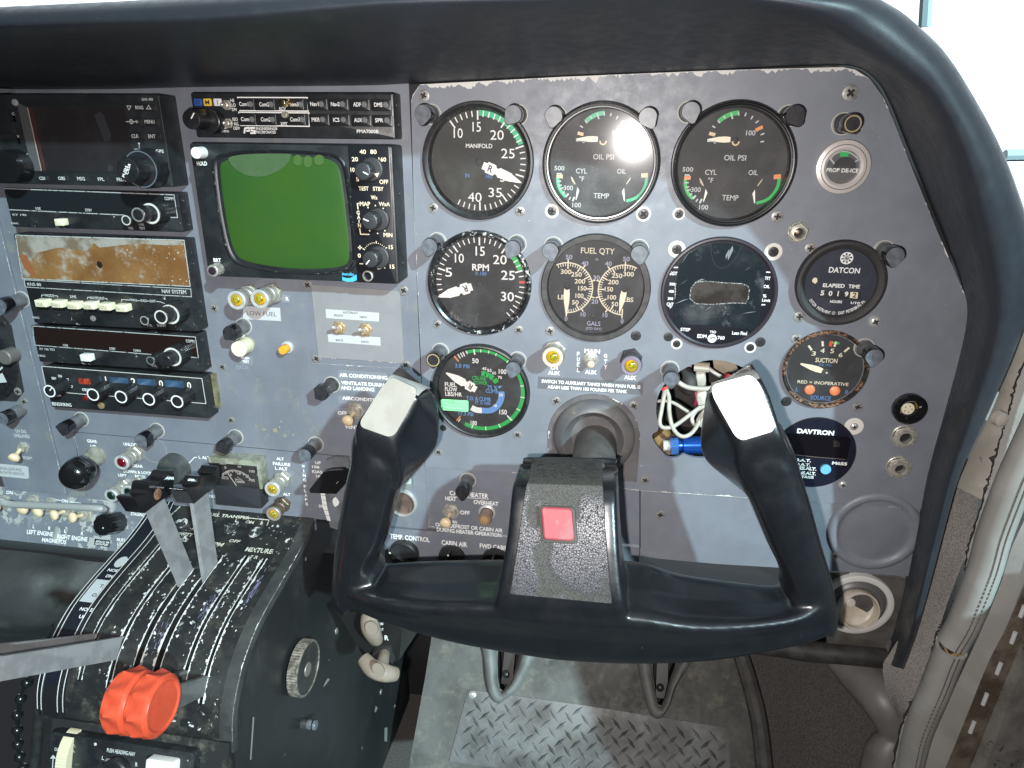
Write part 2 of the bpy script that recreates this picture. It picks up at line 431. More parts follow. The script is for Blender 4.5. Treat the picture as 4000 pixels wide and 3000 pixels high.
IVORY = mat('ivory_toggle', (.74, .58, .36), .32, c2=(.68, .54, .36), nsc=150)
WHTP = mat('white_plastic', (.75, .75, .72), .3)
AMB = mat('amber_lens', (.62, .30, .01), .12, c2=(.36, .27, .02), nsc=260, lo=.42, hi=.58, coat=.8)
AMBD = mat('amber_inner', (.13, .13, .008), .15, c2=(.42, .33, .03), nsc=500, coat=1.)
REDL = mat('red_lens', (.12, .003, .01), .1, coat=1.)
GRNL = mat('green_lens', (.004, .02, .012), .1, coat=1.)
REDK = mat('red_knob', (.60, .078, .034), .42, c2=(.53, .065, .028), nsc=80, bump=.04)
YOKE = mat('yoke_black', (.0065, .0077, .0098), .34, coat=.55, c2=(.0085, .0095, .0115), nsc=40, scratch=.3, chips=((.13, .13, .13), 620, .745, 30, .5), rvar=.05, bump=.0)
GLARE = mat('glare_vinyl', (.026, .030, .038), .42, c2=(.021, .0245, .031), nsc=9, bump=.18, bsc=1700, chips=((.20, .19, .17), 420, .745, 18, .52), rvar=.06, dust=((.065, .066, .066), 16, .55, .8, .6))
RUBB = mat('rubber', (.03, .03, .03), .65, c2=(.045, .043, .04), nsc=120)
CRT = mat('crt_green', (.036, .088, .014), .26, c2=(.024, .078, .020), nsc=9, lo=.3, hi=.7, coat=.0, spec=.35)
FILM = mat('screen_film', (.025, .034, .038), .12, coat=1.)
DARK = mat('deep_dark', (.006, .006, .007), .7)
CARPET = mat('carpet_grey', (.36, .335, .315), .95, c2=(.20, .187, .175), nsc=900, lo=.38, hi=.62, bump=1., bsc=1400, dust=((.20, .19, .18), 60, .5, .8, .6))
CARPD = mat('carpet_dark', (.15, .135, .127), .95, c2=(.09, .081, .076), nsc=500, lo=.42, hi=.58, bump=1., bsc=1300, dust=((.30, .28, .26), 900, .60, .70, .8))
VINW = mat('white_vinyl', (.35, .34, .32), .65, c2=(.29, .28, .26), nsc=18, bump=.12, bsc=1600, dust=((.36, .33, .27), 25, .56, .8, .6))
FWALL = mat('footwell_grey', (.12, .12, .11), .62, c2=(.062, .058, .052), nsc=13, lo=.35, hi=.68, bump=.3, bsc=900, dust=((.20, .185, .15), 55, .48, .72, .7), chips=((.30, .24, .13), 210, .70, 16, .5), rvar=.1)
GLS = glass('dial_glass', .03, ior=1.40, haze=.045)
GLSD = glass('dusty_dial_glass', .115, ior=1.30, haze=.12)
GLSC = glass('clear_cover', .04, ior=1.45, haze=.05)
# ================================================================== PANELS
W0 = Wn(0, 0, 1.)
def pxs(fr, pts, d=0.): return [fr.at(px, py, d) for px, py in pts]
def rag(m, pts, lo, hi, d, side=1, step=1.2, freq=.35, seed=1, gap=.35):
    rnd = random.Random(seed); out = []; prof = []
    q = []
    for (x0, z0), (x1, z1) in zip(pts, pts[1:]):
        l = math.hypot(x1-x0, z1-z0); n = max(1, int(l/step))
        for k in range(n): q.append((x0+(x1-x0)*k/n, z0+(z1-z0)*k/n, -(z1-z0)/l*side, (x1-x0)/l*side))
    a = 0.; w_ = []
    for i in range(len(q)):
        a = a*.72 + rnd.uniform(-1, 1)*.6; w_.append(max(0., lo+(hi-lo)*max(0, a+.35-gap)) if rnd.random() > .03 else 0)
    for i in range(len(q)-1):
        if w_[i] + w_[i+1] < .02: continue
        x, z, nx, nz = q[i]; x2, z2, n2, nz2 = q[i+1]
        m.fan([m.fr(x, z, d), m.fr(x2, z2, d), m.fr(x2+n2*w_[i+1], z2+nz2*w_[i+1], d), m.fr(x+nx*w_[i], z+nz*w_[i], d)])
GC = {'MAN': (0, 0, 41.4), 'OIL1': (89.3, .1, 41.6), 'OIL2': (180.2, .7, 42.), 'RPM': (.3, -90.1, 41.), 'FQ': (89.9, -90.3, 41.4), 'EDM': (180.4, -90.2, 41.8), 'FF': (.8, -179.7, 40.8), 'DAT': (263.6, -78.6, 30.6), 'SUC': (263.9, -144.6, 30.5)}
panel = thing('instrument_panel', 'large grey right hand instrument panel with chipped top edge carrying the round gauges', 'instrument panel', (98, 0, -90))
A = Wn(1600, 300); B = Wn(2500, 300); C_ = Wn(1600, 900); D_ = Wn(2500, 900); E_ = Wn(1600, 1500); F_ = Wn(2500, 1400); G_ = Wn(3000, 1400); H_ = Wn(3000, 800)
right_out = pxs(PAN, [(1606, 400), (1612, 372), (1640, 330), (2200, 300), (2800, 275), (3290, 262), (3340, 272), (3400, 310), (3450, 380), (3490, 470), (3560, 650), (3660, 900), (3745, 1095), (3790, 1200), (3775, 1340), (3730, 1560), (3650, 1870), (3612, 1989), (3050, 1953), (2500, 1917), (2000, 1846), (1662, 1824), (1643, 1361), (1618, 860)])
hole_pts = [(x, z) for x, z in pxs(PAN, [F_(140, 470), F_(150, 350), F_(200, 240), F_(300, 140), F_(450, 55), F_(600, 15), F_(760, 30), F_(900, 85), F_(1000, 160), F_(1060, 290), F_(1060, 450), F_(1010, 600), F_(900, 720), F_(760, 800), F_(620, 850), F_(500, 860), F_(420, 845), F_(370, 828), F_(330, 850), F_(270, 862), F_(210, 830), F_(150, 760), F_(108, 690), F_(115, 650), F_(160, 610)])]
hole_pts = [(q.x, q.z) for q in crom([V3((x, 0, z)) for x, z in hole_pts], 3, True)]
m = M(PAN); m.plate(right_out, -3, 0, [circ(GC[k][0], GC[k][1], GC[k][2]-4.2, 48) for k in ('MAN', 'OIL1', 'OIL2', 'RPM', 'FQ', 'FF')]+[circ(GC['SUC'][0], GC['SUC'][1], 27)]+[hole_pts])
m.build('panel_plate', GREY, panel)
for pts, lo, hi, sg, sd_, gp in ((right_out[2:8], .3, 3.4, -1, 3, .12), (right_out[8:14], .0, 2.2, -1, 5, .75), (right_out[0:3], .3, 2., -1, 8, .3), ([right_out[20], right_out[19]], .2, 1.6, 1, 11, .5), ([right_out[19], right_out[18]], .2, 1.5, 1, 14, .3), ([right_out[18], right_out[17]], .0, 1.3, 1, 12, .7), (right_out[21:], .1, .9, -1, 13, .8)):
    m = M(PAN); rag(m, pts, lo, hi, .06, sg, seed=sd_, gap=gp)
    if m.f: m.build('chipped_paint', mat('primer_chip', (.58, .57, .54), .6), panel, 0)

def wall_tube(fr, pts, d0, d1):
    mm = M(fr); mm.grid([[fr(x, z, d) for x, z in pts] for d in (d0, d1)], cu=True); return mm
xs = [p[0] for p in hole_pts]; hx, hz = sum(xs)/len(xs), sum(p[1] for p in hole_pts)/len(hole_pts)
big = [(hx+(x-hx)*1.35, hz+(z-hz)*1.3) for x, z in hole_pts]
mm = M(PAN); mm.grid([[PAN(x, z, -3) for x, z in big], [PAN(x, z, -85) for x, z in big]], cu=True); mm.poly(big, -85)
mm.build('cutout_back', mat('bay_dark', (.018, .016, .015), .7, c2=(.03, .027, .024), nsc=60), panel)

centre = thing('centre_panel', 'grey centre panel behind the radios and the low fuel lamps with scuffed paint', 'instrument panel', (-150, 0, -150))
XL = PAN.at(130, 1390)[0]; zsw = PAN.at(300, 1945)[1]
cp = [(XL+.4, 62), (-50.2, 62), (-50.2, -330), (-158, -330), (-158, -345), (-318, -345), (-318, zsw), (XL+.4, zsw)]
cp = [(XL+.4, 62)] + [(-50.2+0*t, 62) for t in (0,)] + [PAN.at(1641-1.6*2, 1361), PAN.at(1659, 1824)] + [(PAN.at(1659, 1824)[0], PAN.at(1659, 1824)[1])][:0] + [(PAN.at(1659, 1824)[0], PAN.at(1530, 2056)[1]), (-157.5, PAN.at(1530, 2056)[1]), (-157.5, -330), (-318, -330), (-318, zsw), (XL+.4, zsw)]
m = M(PAN); m.plate(cp, -3, -.4); m.build('panel_plate', GREY2, centre)
m = M(PAN); m.plate([(-470, 64), (-30, 62), (-30, -325), (-470, -325)], -9, -7); m.build('backing_sheet', DARK, centre)
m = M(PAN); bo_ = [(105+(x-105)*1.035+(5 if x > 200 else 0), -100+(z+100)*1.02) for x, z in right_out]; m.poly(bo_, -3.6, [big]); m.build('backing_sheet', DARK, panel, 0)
lseam = pxs(PAN, [(288, 1687), (560, 1711), (1000, 1750), (1165, 1766), (1480, 1795)], -.4)
m = M(PAN); m.line(lseam, .55, -.33); m.line([lseam[0], PAN.at(330, 1930, -.4)], .5, -.33); m.build('seam', mat('seam_dark', (.02, .02, .025), .8), centre, 0)
Wa = Wn(700, 1000)
ap = pxs(PAN, [Wa(1143, 245), Wa(1910, 300), Wa(1985, 960), Wa(1945, 920), Wa(1205, 875)][:2]+[Wa(1945, 922), Wa(1206, 874)], 0)
apo = pxs(PAN, [Wa(1120, 220), Wa(1960, 270), Wa(2000, 975), Wa(1150, 925)], 0)
m = M(PAN); m.plate(apo, -.4, .0); m.build('mounting_plate', GREY2, centre)
m = M(PAN); rag(m, [apo[3], apo[2]], .1, 1.2, .06, -1, seed=31, gap=.5); rag(m, [ap[3], ap[2]], .1, .8, .06, -1, seed=32, gap=.1); rag(m, [ap[0], ap[3]], .1, .5, .06, 1, seed=33, gap=.3)
rag(m, [PAN.at(*Wn(0, 1600)(640, 230)), PAN.at(*Wn(0, 1600)(690, 430))], .1, .6, .0, 1, seed=35, gap=.2)
m.build('chipped_paint', MT['primer_chip'], centre, 0)
m = M(PAN)
rnd = random.Random(4)
for u, v, r in [(660, 1470, 18), (730, 1500, 22), (770, 1440, 10), (830, 1510, 26), (880, 1430, 18), (910, 1550, 24), (985, 1545, 12), (770, 1550, 12), (865, 1480, 12), (945, 1520, 10), (1010, 1530, 8), (760, 1400, 5), (700, 1460, 7), (740, 1570, 6)]:
    x, z = PAN.at(*Wa(u, v)); rr = r/2.212/4.6
    m.poly([(x+rr*rnd.uniform(.5, 1.25)*math.cos(a*.52), z+rr*rnd.uniform(.5, 1.25)*math.sin(a*.52)) for a in range(12)], -.34)
m.build('yellow_stain', mat('corrosion', (.30, .27, .12), .7, c2=(.17, .18, .19), nsc=700, lo=.42, hi=.55), centre, 0)
apm = thing('switch_plate', 'light grey plate with two autopilot toggle switches under the radar', 'switch plate', PAN((ap[0][0]+ap[1][0])/2, ap[2][1], 0))
m = M(PAN); m.plate(ap, .0, .9); m.build('plate', PLATE_G, apm)
for nm, pts, lines in (('upper', [(1265, 458), (1727, 490), (1727, 567), (1270, 535)], [('AUTOPILOT', 1480, 490, 130, 20), ('FRONT', 1378, 515, 78, 20), ('NAV1', 1592, 528, 64, 20)]), ('lower', [(1284, 675), (1738, 702), (1741, 775), (1290, 742)], [('BACK', 1387, 728, 66, 20), ('NAV2', 1605, 742, 64, 20)])):
    st = pxs(PAN, [Wa(*q) for q in pts], .9)
    o = M(PAN); o.plate(st, .9, 1.05); t = o.build('label_strip', STK, None, 0, org=PAN(*st[0], .9)); tag(t, {'upper': 'white label strip reading AUTOPILOT above the two toggle switches', 'lower': 'white label strip reading BACK and NAV2 below the two toggle switches'}[nm], 'label')
    o = M(PAN); o.tpx(Wa, lines, 1.12, off=.012); o.build('lettering', INK, t, 0)

# left panel (only its edge shows)
leftp = thing('instrument_panel', 'grey edge of the left hand instrument panel at the frame border', 'instrument panel', (-400, 0, -200))
zlb = PAN.at(130, 1918)[1]
m = M(PAN); m.plate([(-480, 62), (XL-.3, 62), (XL-.3, zlb), (-480, zlb)], -3, 1.4); m.build('panel_plate', GREY2, leftp)
m = M(PAN); rag(m, [(XL-.3, -60), (XL-.3, zlb)], .1, .8, 1.46, -1, seed=21, gap=.3); m.build('chipped_paint', MT['primer_chip'], leftp, 0)
Wl = Wn(0, 1600)
m = M(PAN); m.tpx(Wl, [('LH DG', 180, 187, 90, 30), ('UNSLAVED', 188, 228, 138, 32), ('NORM', 238, 418, 78, 28)], 1.5, off=.02); m.build('lettering', WHTD, leftp, 0)
st = pxs(PAN, [Wl(-140, 455), Wl(225, 488), Wl(245, 500), Wl(250, 590), Wl(238, 597), Wl(-140, 560)], 1.4)
o = M(PAN); o.plate(st, 1.4, 1.6); t = o.build('warning_sticker', STK, None, 0, org=PAN(*st[2], 1.5)); tag(t, 'white sticker about navigation lights on the left panel edge', 'sticker')
o = M(PAN); o.tpx(Wl, [('NAVIGATION LIGHTS MUST', 65, 512, 250, 26), ('REMAIN ON FOR ADS-B OUT', 82, 547, 262, 26)], 1.67, off=.0); o.build('lettering', INK, t, 0)

# lower centre panel and heater strip, lower right panel
lower = thing('heater_console', 'grey lower panel with cabin heater switches and lighter behind the yoke', 'panel', (0, 0, -270))
lc = pxs(PAN, [(1659, 1826), (2000, 1849), (2500, 1920), (2500, 2148), (1990, 2112), (1560, 2075), (1240, 2058)], -3)
lc = [(PAN.at(1659, 1826)[0]-.2, PAN.at(1659, 1826)[1]), PAN.at(2000, 1849), PAN.at(2497, 1919), PAN.at(2497, 2132), PAN.at(1960, 2092), PAN.at(1530, 2056)]
lc = lc + [(-148, lc[-1][1]+1), (-148, -329.5), (lc[0][0], -329.5)]
lc = [(lc[0][0], lc[0][1]), lc[1], lc[2], lc[3], lc[4], lc[5], (lc[0][0], lc[5][1])]
m = M(PAN); m.plate(lc, -5, -1.6); m.build('panel_plate', GREY2, lower)
h2 = [PAN.at(1500, 2066), PAN.at(1960, 2103), PAN.at(2497, 2144), PAN.at(2497, 2330), PAN.at(1960, 2300), PAN.at(1500, 2270)]
m = M(PAN); m.plate(h2, -8, -2.2); m.build('heater_strip', GREY2, lower)
We = Wn(900, 1400); Wx = Wn(1600, 1500)
m = M(PAN)
m.tpx(We, [('LIGHTER', 1480, 1415, 172, 34)], -1.5, off=.02)
m.tpx(Wx, [('CABIN HEATER', 512, 955, 335, 40), ('HEAT', 355, 992, 95, 34), ('OVERHEAT', 660, 1028, 215, 36), ('OFF', 478, 1112, 84, 34), ('FAN', 385, 1192, 50, 26), ('OPEN DEFROST OR CABIN AIR', 512, 1240, 585, 34), ('DURING HEATER OPERATION', 512, 1282, 560, 34)], -1.5, off=.022)
x0, z0 = PAN.at(*Wx(345, 972), -1.6); x1, z1 = PAN.at(*Wx(682, 995), -1.6); m.line([(x0, z0), (x1, z1)], .45, -1.5)
m.tpx(We, [('TEMP. CONTROL', 1550, 1552, 345, 42), ('CABIN AIR', 1935, 1600, 222, 42)], -2.1, off=.025)
m.tpx(Wx, [('FWD CABIN', 730, 1408, 250, 40)], -2.1, off=.025)
m.build('lettering', WHT, lower, 0)
m = M(PAN); rag(m, [PAN.at(*Wx(130, 1235)), PAN.at(*Wx(330, 1262)), PAN.at(*Wx(690, 1310))], .2, 2.2, -1.52, 1, seed=41, gap=.7); m.build('worn_paint', MT['primer_chip'], lower, 0)

lowr = thing('lower_panel', 'grey lower right panel with a raised round boss beside the yoke grip', 'panel', (230, 0, -300))
lr = [PAN.at(2503, 1921), PAN.at(3050, 1957), PAN.at(3620, 1994), PAN.at(3610, 2100), PAN.at(3560, 2256), PAN.at(3280, 2236), PAN.at(2800, 2207), PAN.at(2503, 2180)]
m = M(PAN); m.plate(lr, -4, -1.6); m.build('panel_plate', GREY, lowr)
lip = [PAN(x, z, -1.7) for x, z in lr[4:]]; m = M(); m.grid([lip, [p+V3((0, 3, -1.5)) for p in lip], [p+V3((0, 16, -1.5)) for p in lip]]); m.build('bottom_flange', GREY, lowr)
bx, bz = PAN.at(*G_(925, 1500), 0)
m = M(PAN); m.lathe(bx, bz, [(36, -1.65), (35.2, .2), (33.5, 1.5), (31, 1.9), (29, 1.0), (27.5, -.4), (25.5, -.9), (22, -.2), (10, .2), (.5, .3)], 64); m.build('round_boss', GREY, lowr, 60)

# ------------------------------------------------------------------ screws (parts of the plate they hold)
def screw_mesh(kind):
    m = M(PAN)
    if kind == 'ph':
        m.lathe(0, 0, [(3.9, 0), (3.75, .35), (3.0, .55), (.2, .62)], 20)
    elif kind == 'dome':
        m.lathe(0, 0, [(4.4, 0), (4.2, 1.2), (3.2, 2.2), (1.6, 2.7), (.2, 2.8)], 24)
    else:
        m.lathe(0, 0, [(3.6, 0), (3.4, .3), (2.9, .4), (.2, .4)], 20)
    top = .68 if kind == 'ph' else (2.86 if kind == 'dome' else .46)
    m.mi(1)
    a = .62; b = 2.1
    m.poly([(-a, -b), (a, -b), (a, -a), (b, -a), (b, a), (a, a), (a, b), (-a, b), (-a, a), (-b, a), (-b, -a), (-a, -a)], top)
    return m
_scr = {}
def screw(px, py, parent, kind='ph', washer=0., d=0., s=1., fr=PAN, rot=None):
    x, z = fr.at(px, py, d); loc = fr(x, z, d)
    if kind not in _scr:
        m = screw_mesh(kind); o = m.build('screw', [{'ph': SCRW, 'dome': CHR, 'flat': SCRB}[kind], DARK], None); _scr[kind] = o.data; bpy.data.objects.remove(o)
    o = bpy.data.objects.new('screw', _scr[kind]); COL.objects.link(o); o.parent = parent
    o.location = (loc-V3(parent['_o']))*.001; o.scale = (s, s, s); o.rotation_euler = (0, R(random.uniform(0, 90) if rot is None else rot), 0); o['_o'] = list(loc)
    if washer:
        k = 'w%.1f' % washer
        if k not in _scr:
            m = M(PAN); m.lathe(0, 0, [(washer, 0), (washer, .25), (washer-.6, .34), (3., .34)], 28, cap=False); q = m.build('washer', mat('washer_paint', (.62, .60, .55), .5), None); _scr[k] = q.data; bpy.data.objects.remove(q)
        q = bpy.data.objects.new('washer', _scr[k]); COL.objects.link(q); q.parent = parent; q.location = (loc-V3(parent['_o']))*.001; q['_o'] = list(loc)
    return o
for W, u, v, kind, ws, s in ((A, 123, 163, 'ph', 0, 1.1), (A, 203, 1133, 'ph', 0, 1.05), (A, 953, 1160, 'ph', 0, 1.), (A, 1230, 1160, 'flat', 5.2, 1.05), (A, 2020, 1185, 'flat', 5.4, 1.15), (B, 335, 1185, 'flat', 4.4, 1.), (B, 1187, 1208, 'ph', 0, 1.1), (B, 1818, 140, 'ph', 0, 1.35),
                          (B, 318, 1490, 'flat', 6.2, 1.1), (B, 1152, 1512, 'flat', 6.2, 1.1), (B, 1473, 1483, 'ph', 0, 1.05), (C_, 240, 812, 'ph', 0, .95), (C_, 942, 860, 'ph', 0, .95), (C_, 1215, 870, 'ph', 0, 1.), (C_, 1955, 910, 'flat', 0, 1.1), (C_, 1266, 1475, 'ph', 0, 1.05), (C_, 1938, 1515, 'ph', 0, 1.05),
                          (D_, 1378, 747, 'ph', 0, 1.05), (D_, 2028, 785, 'dome', 0, 1.), (D_, 1352, 937, 'ph', 0, 1.), (D_, 245, 920, 'flat', 0, 1.), (D_, 316, 980, 'flat', 4.3, .8), (D_, 952, 1012, 'flat', 4.3, .8), (D_, 1040, 965, 'flat', 0, 1.05), (D_, 1265, 1478, 'flat', 0, 1.1), (D_, 1880, 1525, 'ph', 0, 1.),
                          (F_, 45, 1050, 'ph', 0, 1.), (F_, 1848, 587, 'dome', 7., .72), (F_, 1752, 1090, 'dome', 0, .75), (E_, 932, 438, 'ph', 0, .95), (E_, 250, 588, 'ph', 0, .9), (Wx, 1268, 615, 'ph', 0, .9), (E_, 290, 380, 'flat', 0, .8)):
    px, py = W(u, v); screw(px, py, panel, kind, ws, s=s)
for W, u, v, s in ((F_, 175, 1350, 1.1), (G_, 1290, 1262, 1.05), (G_, 1262, 1325, 1.), (Wn(2800, 2100, 1.843), 855, 130, .9)): screw(*W(u, v), lowr, 'ph', 0, d=-1.6, s=s)
for u, v in ((1110, 250), (1940, 297), (1188, 885), (1958, 940)): screw(*Wa(u, v), centre, 'ph', 0, d=.9 if u > 1180 else 0, s=1.05)
for u, v, s in ((447, 1418, .9), (303, 452, .95), (375, 957, .9)): screw(*Wa(u, v), centre, 'ph', 0, d=-.4, s=s)
for W, u, v in ((Wn(0, 1000), 210, 1258), (Wn(0, 1600), 465, 682)): screw(*W(u, v), leftp if u < 220 else centre, 'ph', 0, d=1.4 if u < 220 else -.4, s=1.)

# panel printing
m = M(PAN)
m.tpx(C_, [('MAIN', 1578, 1043, 134, 36), ('AUX', 1566, 1225, 100, 36), ('AUX', 1247, 1232, 102, 36), ('LH', 1250, 1188, 60, 30), ('AUX', 1905, 1272, 102, 36)], .1, off=.03)
for i, ch in enumerate('FUEL'): m.tpx(C_, [(ch, 1457, 1068+46*i, 22, 36)], .1, off=.03)
for i, ch in enumerate('QTY'): m.tpx(C_, [(ch, 1693+0*i, 1086+47*i, 28, 36)], .1, off=.03)
m.build('lettering', WHT, panel, 0)
pl = pxs(PAN, [C_(1110, 1262), C_(2020, 1312), C_(2015, 1422), C_(1105, 1365)])
o = M(PAN); o.plate(pl, 0, .18); t = o.build('placard', mat('placard_grey', (.12, .125, .14), .4), None, 0, org=PAN(*pl[0])); tag(t, 'long grey tape placard about switching to auxiliary tanks below the fuel gauges', 'placard')
o = M(PAN); o.tpx(C_, [('SWITCH TO AUXILIARY TANKS WHEN MAIN FUEL IS', 1563, 1328, 855, 30), ('AGAIN LESS THAN 180 POUNDS PER TANK', 1533, 1372, 690, 30)], .26, off=.03); o.build('lettering', WHT, t, 0)
m = M(PAN)
m.tpx(Wa, [('R', 934, 370, 26, 32), ('AP', 540, 692, 54, 28), ('PUSH', 572, 882, 66, 24), ('TEST', 575, 913, 60, 24), ('AIR CONDITIONING', 1590, 1040, 415, 32), ('VENTILATE DURING TAKEOFF', 1700, 1112, 610, 32), ('AND LANDING', 1540, 1146, 290, 32), ('AIRCONDITIONER', 1612, 1240, 410, 30), ('OFF', 1409, 1357, 78, 32), ('VENT', 1490, 1478, 120, 30)], -.3, off=.028)
m.tpx(Wl, [('GEAR', 795, 273, 88, 28), ('UP', 805, 318, 46, 26), ('UNLOCK', 1135, 302, 140, 28), ('GEAR', 1190, 488, 90, 26), ('DOWN & LOCK', 1190, 541, 250, 28), ('LEFT', 1057, 567, 74, 24), ('NOSE', 1212, 578, 92, 26), ('L ALT', 1765, 415, 98, 26), ('VOLT', 1825, 748, 80, 24)], -.3, off=.03)
x0 = pxs(PAN, [Wl(1598, 500), Wl(1680, 413), Wl(1702, 412)], -.4); m.line(x0, .7, -.3)
m.tpx(We, [('ALT', 430, 868, 66, 26), ('FAILURE', 442, 913, 150, 28), ('L ALT', 440, 952, 108, 26), ('ALT', 487, 1175, 64, 24), ('UP', 757, 902, 50, 26), ('158', 737, 938, 64, 24), ('KIAS', 750, 980, 90, 26), ('180', 770, 1020, 60, 24), ('35', 782, 1277, 40, 24)], -.3, off=.03)
for i, ch in enumerate('WING'): m.tpx(We, [(ch, 630+4*i, 932+39.5*i, 26, 26)], -.3, off=.03)
for i, ch in enumerate('FLAPS'): m.tpx(We, [(ch, 645+3.5*i, 1106+38*i, 24, 26)], -.3, off=.03)
m.build('lettering', WHT, centre, 0)
m = M(PAN); m.tpx(Wa, [('EXCH', 545, 962, 100, 32)], -.32, off=.02); m.build('faded_lettering', mat('faded_print', (.24, .26, .30), .6), centre, 0)
for pts in ([(1375, 982), (1790, 1010), (1790, 1080), (1375, 1065)], [(1380, 1085), (1700, 1100), (1700, 1180), (1385, 1165)], [(1372, 1205), (1680, 1225), (1680, 1290), (1375, 1270)], [(1358, 1310), (1465, 1318), (1462, 1395), (1362, 1388)], [(525, 865), (640, 870), (635, 945), (525, 935)], [(880, 335), (955, 340), (955, 405), (885, 398)]):
    q = pxs(PAN, [Wa(*k) for k in pts], -.4); o = M(PAN); o.plate(q, -.4, -.34); o.build('tape_label', mat('clear_tape', (.20, .215, .24), .3), centre, 0)

# ================================================================== GLARESHIELD
st = [((-200, 352), (-200, 140), (-200, 35)), ((400, 352), (400, 128), (400, 8)), ((800, 343), (814, 116), (800, -15)), ((1400, 338), (1356, 70), (1400, -55)), ((1600, 330), (1600, 55), (1600, -65)), ((2200, 300), (2150, 40), (2200, -80)), ((2800, 275), (2750, 25), (2850, -85)), ((3200, 257), (3150, 75), (3300, -50)), ((3345, 262), (3330, 165), (3480, 20)), ((3420, 312), (3470, 265), (3600, 112)), ((3474, 400), (3590, 360), (3700, 215)), ((3540, 565), (3670, 480), (3800, 370)), ((3622, 770), (3740, 650), (3900, 555)), ((3697, 955), (3800, 850), (3975, 740)), ((3755, 1110), (3850, 1060), (4030, 930)), ((3776, 1230), (3865, 1220), (4040, 1130)), ((3744, 1400), (3835, 1390), (3965, 1370)), ((3690, 1600), (3770, 1600), (3868, 1595)), ((3622, 1850), (3690, 1860), (3752, 1850)), ((3583, 2055), (3640, 2060), (3697, 2040)), ((3545, 2260), (3590, 2270), (3640, 2260)), ((3490, 2480), (3540, 2480), (3582, 2470)), ((3458, 2585), (3495, 2605), (3530, 2612))]
dr = [112]*8 + [106, 102, 98, 94, 90, 86, 80, 76, 70, 64, 56, 50, 46, 42, 40]
lines = []
for (a, b, c), d in zip(st, dr):
    p0 = P(*a, -2.5); p1 = P(*b, d); p3 = P(*c, d*.93); mid = P((b[0]*.45+c[0]*.55), (b[1]*.45+c[1]*.55), d+9)
    out = (p3-p1); p4 = P(*c, d*.93) + (p3-p0)*.06 + V3((0, d*.35, 0)); p5 = p4 + V3((0, d*.5, 0)) + (p3-p0)*.04
    lines.append([p0, p0.lerp(p1, .5), p1, mid, p3, p4, p5])
cols = [crom([l[k] for l in lines], 6) for k in range(7)]
rows = [crom([c[i] for c in cols], 5) for i in range(len(cols[0]))]
gl = thing('glareshield', 'black padded glareshield curving over and down the right side of the panel', 'glareshield', rows[60][0])
m = M(); m.grid(rows); gob = m.build('padded_rim', GLARE, gl, 70)
m = M()
def on_rim(px, py):
    best = None
    for i, r_ in enumerate(rows):
        for j, q in enumerate(r_):
            a = prj(q); e = (a[0]-px)**2+(a[1]-py)**2
            if (best is None or e < best[0]): best = (e, i, j)
    return best[1], best[2]
Wg = Wn(2800, 0, 1.843)
for u, v, rr in ((1140, 337, 4.6),):
    i, j = on_rim(*Wg(u, v)); p = rows[i][j]; nn = (CAM-p).normalized(); f = Fr(p-nn*1.5, nn.cross(V3((0, 0, 1))).normalized()*-1, V3((0, 0, 1))); f.n = nn; f.ez = nn.cross(f.ex)
    o = M(f); o.lathe(0, 0, [(rr, 0), (rr*.95, 2.2), (rr*.6, 3.2), (.3, 3.5)], 24); o.build('snap_fastener', mat('snap_grey', (.28, .27, .25), .35, .6), gl)
edge = [(r_[0]) for r_ in rows]
m = M(); rnd = random.Random(9); a = 0
seg = [i for i in range(len(rows)) if 2690 < prj(rows[i][0])[0] < 3420 and prj(rows[i][0])[1] < 340]
fine = []
for i in seg[:-1]:
    for k in range(5): fine.append((rows[i][0].lerp(rows[i+1][0], k/5), rows[i][1].lerp(rows[i+1][1], k/5)))
wv = []
for _ in fine:
    a = a*.8+rnd.uniform(-1, 1)*.5; wv.append(max(0, a-.15))
for i in range(len(fine)-1):
    if wv[i]+wv[i+1] > .05:
        o0, o1 = fine[i], fine[i+1]; off = V3((0, -.1, -.25))
        m.fan([o0[0].lerp(o0[1], .06)+off, o1[0].lerp(o1[1], .06)+off, o1[0].lerp(o1[1], .06+.22*wv[i+1])+off, o0[0].lerp(o0[1], .06+.22*wv[i])+off])
m.build('chipped_paint', MT['primer_chip'], gl, 0)
# metal rim strip the radios hang under, and retaining strip
# ================================================================== PEDESTAL
XR, XLp = -158.9, -320.
PED = Curv([(-8, -313), (0, -317), (14, -325), (40, -333), (67, -338), (95, -343.5), (117, -350.5), (137, -363), (150, -377), (160, -394), (166, -420)])
ped = thing('throttle_pedestal', 'black throttle pedestal with worn white slot edges between the seats', 'pedestal', (-240, -80, -480))
slotpx = [(393, 2431, (613, 2123), (335, 2661), 2.6), (511, 2431, (660, 2185), (420, 2690), 3.0), (601, 2431, (735, 2215), (560, 2690), 4.6), (683, 2431, (850, 2170), (640, 2700), 4.8), (800, 2431, (950, 2167), (712, 2700), 3.0), (882, 2431, (1036, 2181), (787, 2752), 2.6)]
slots = []
for px, py, tp, bt, wd in slotpx: slots.append((PED.at(px, py)[0], -PED.at(*tp)[1], -PED.at(*bt)[1], wd))
xb = sorted([XLp, XR] + [s_[0]-s_[3]/2 for s_ in slots] + [s_[0]+s_[3]/2 for s_ in slots])
ns = 90; m = M(PED); ss = [PED.len*k/ns for k in range(ns+1)]
for a_, b_ in zip(xb, xb[1:]):
    sl = [s_ for s_ in slots if abs((a_+b_)/2-s_[0]) < .3]
    for k in range(ns):
        if sl and sl[0][1] <= (ss[k]+ss[k+1])/2 <= sl[0][2]:
            continue
        m.fan([PED(a_, -ss[k]), PED(a_, -ss[k+1]), PED(b_, -ss[k+1]), PED(b_, -ss[k])])
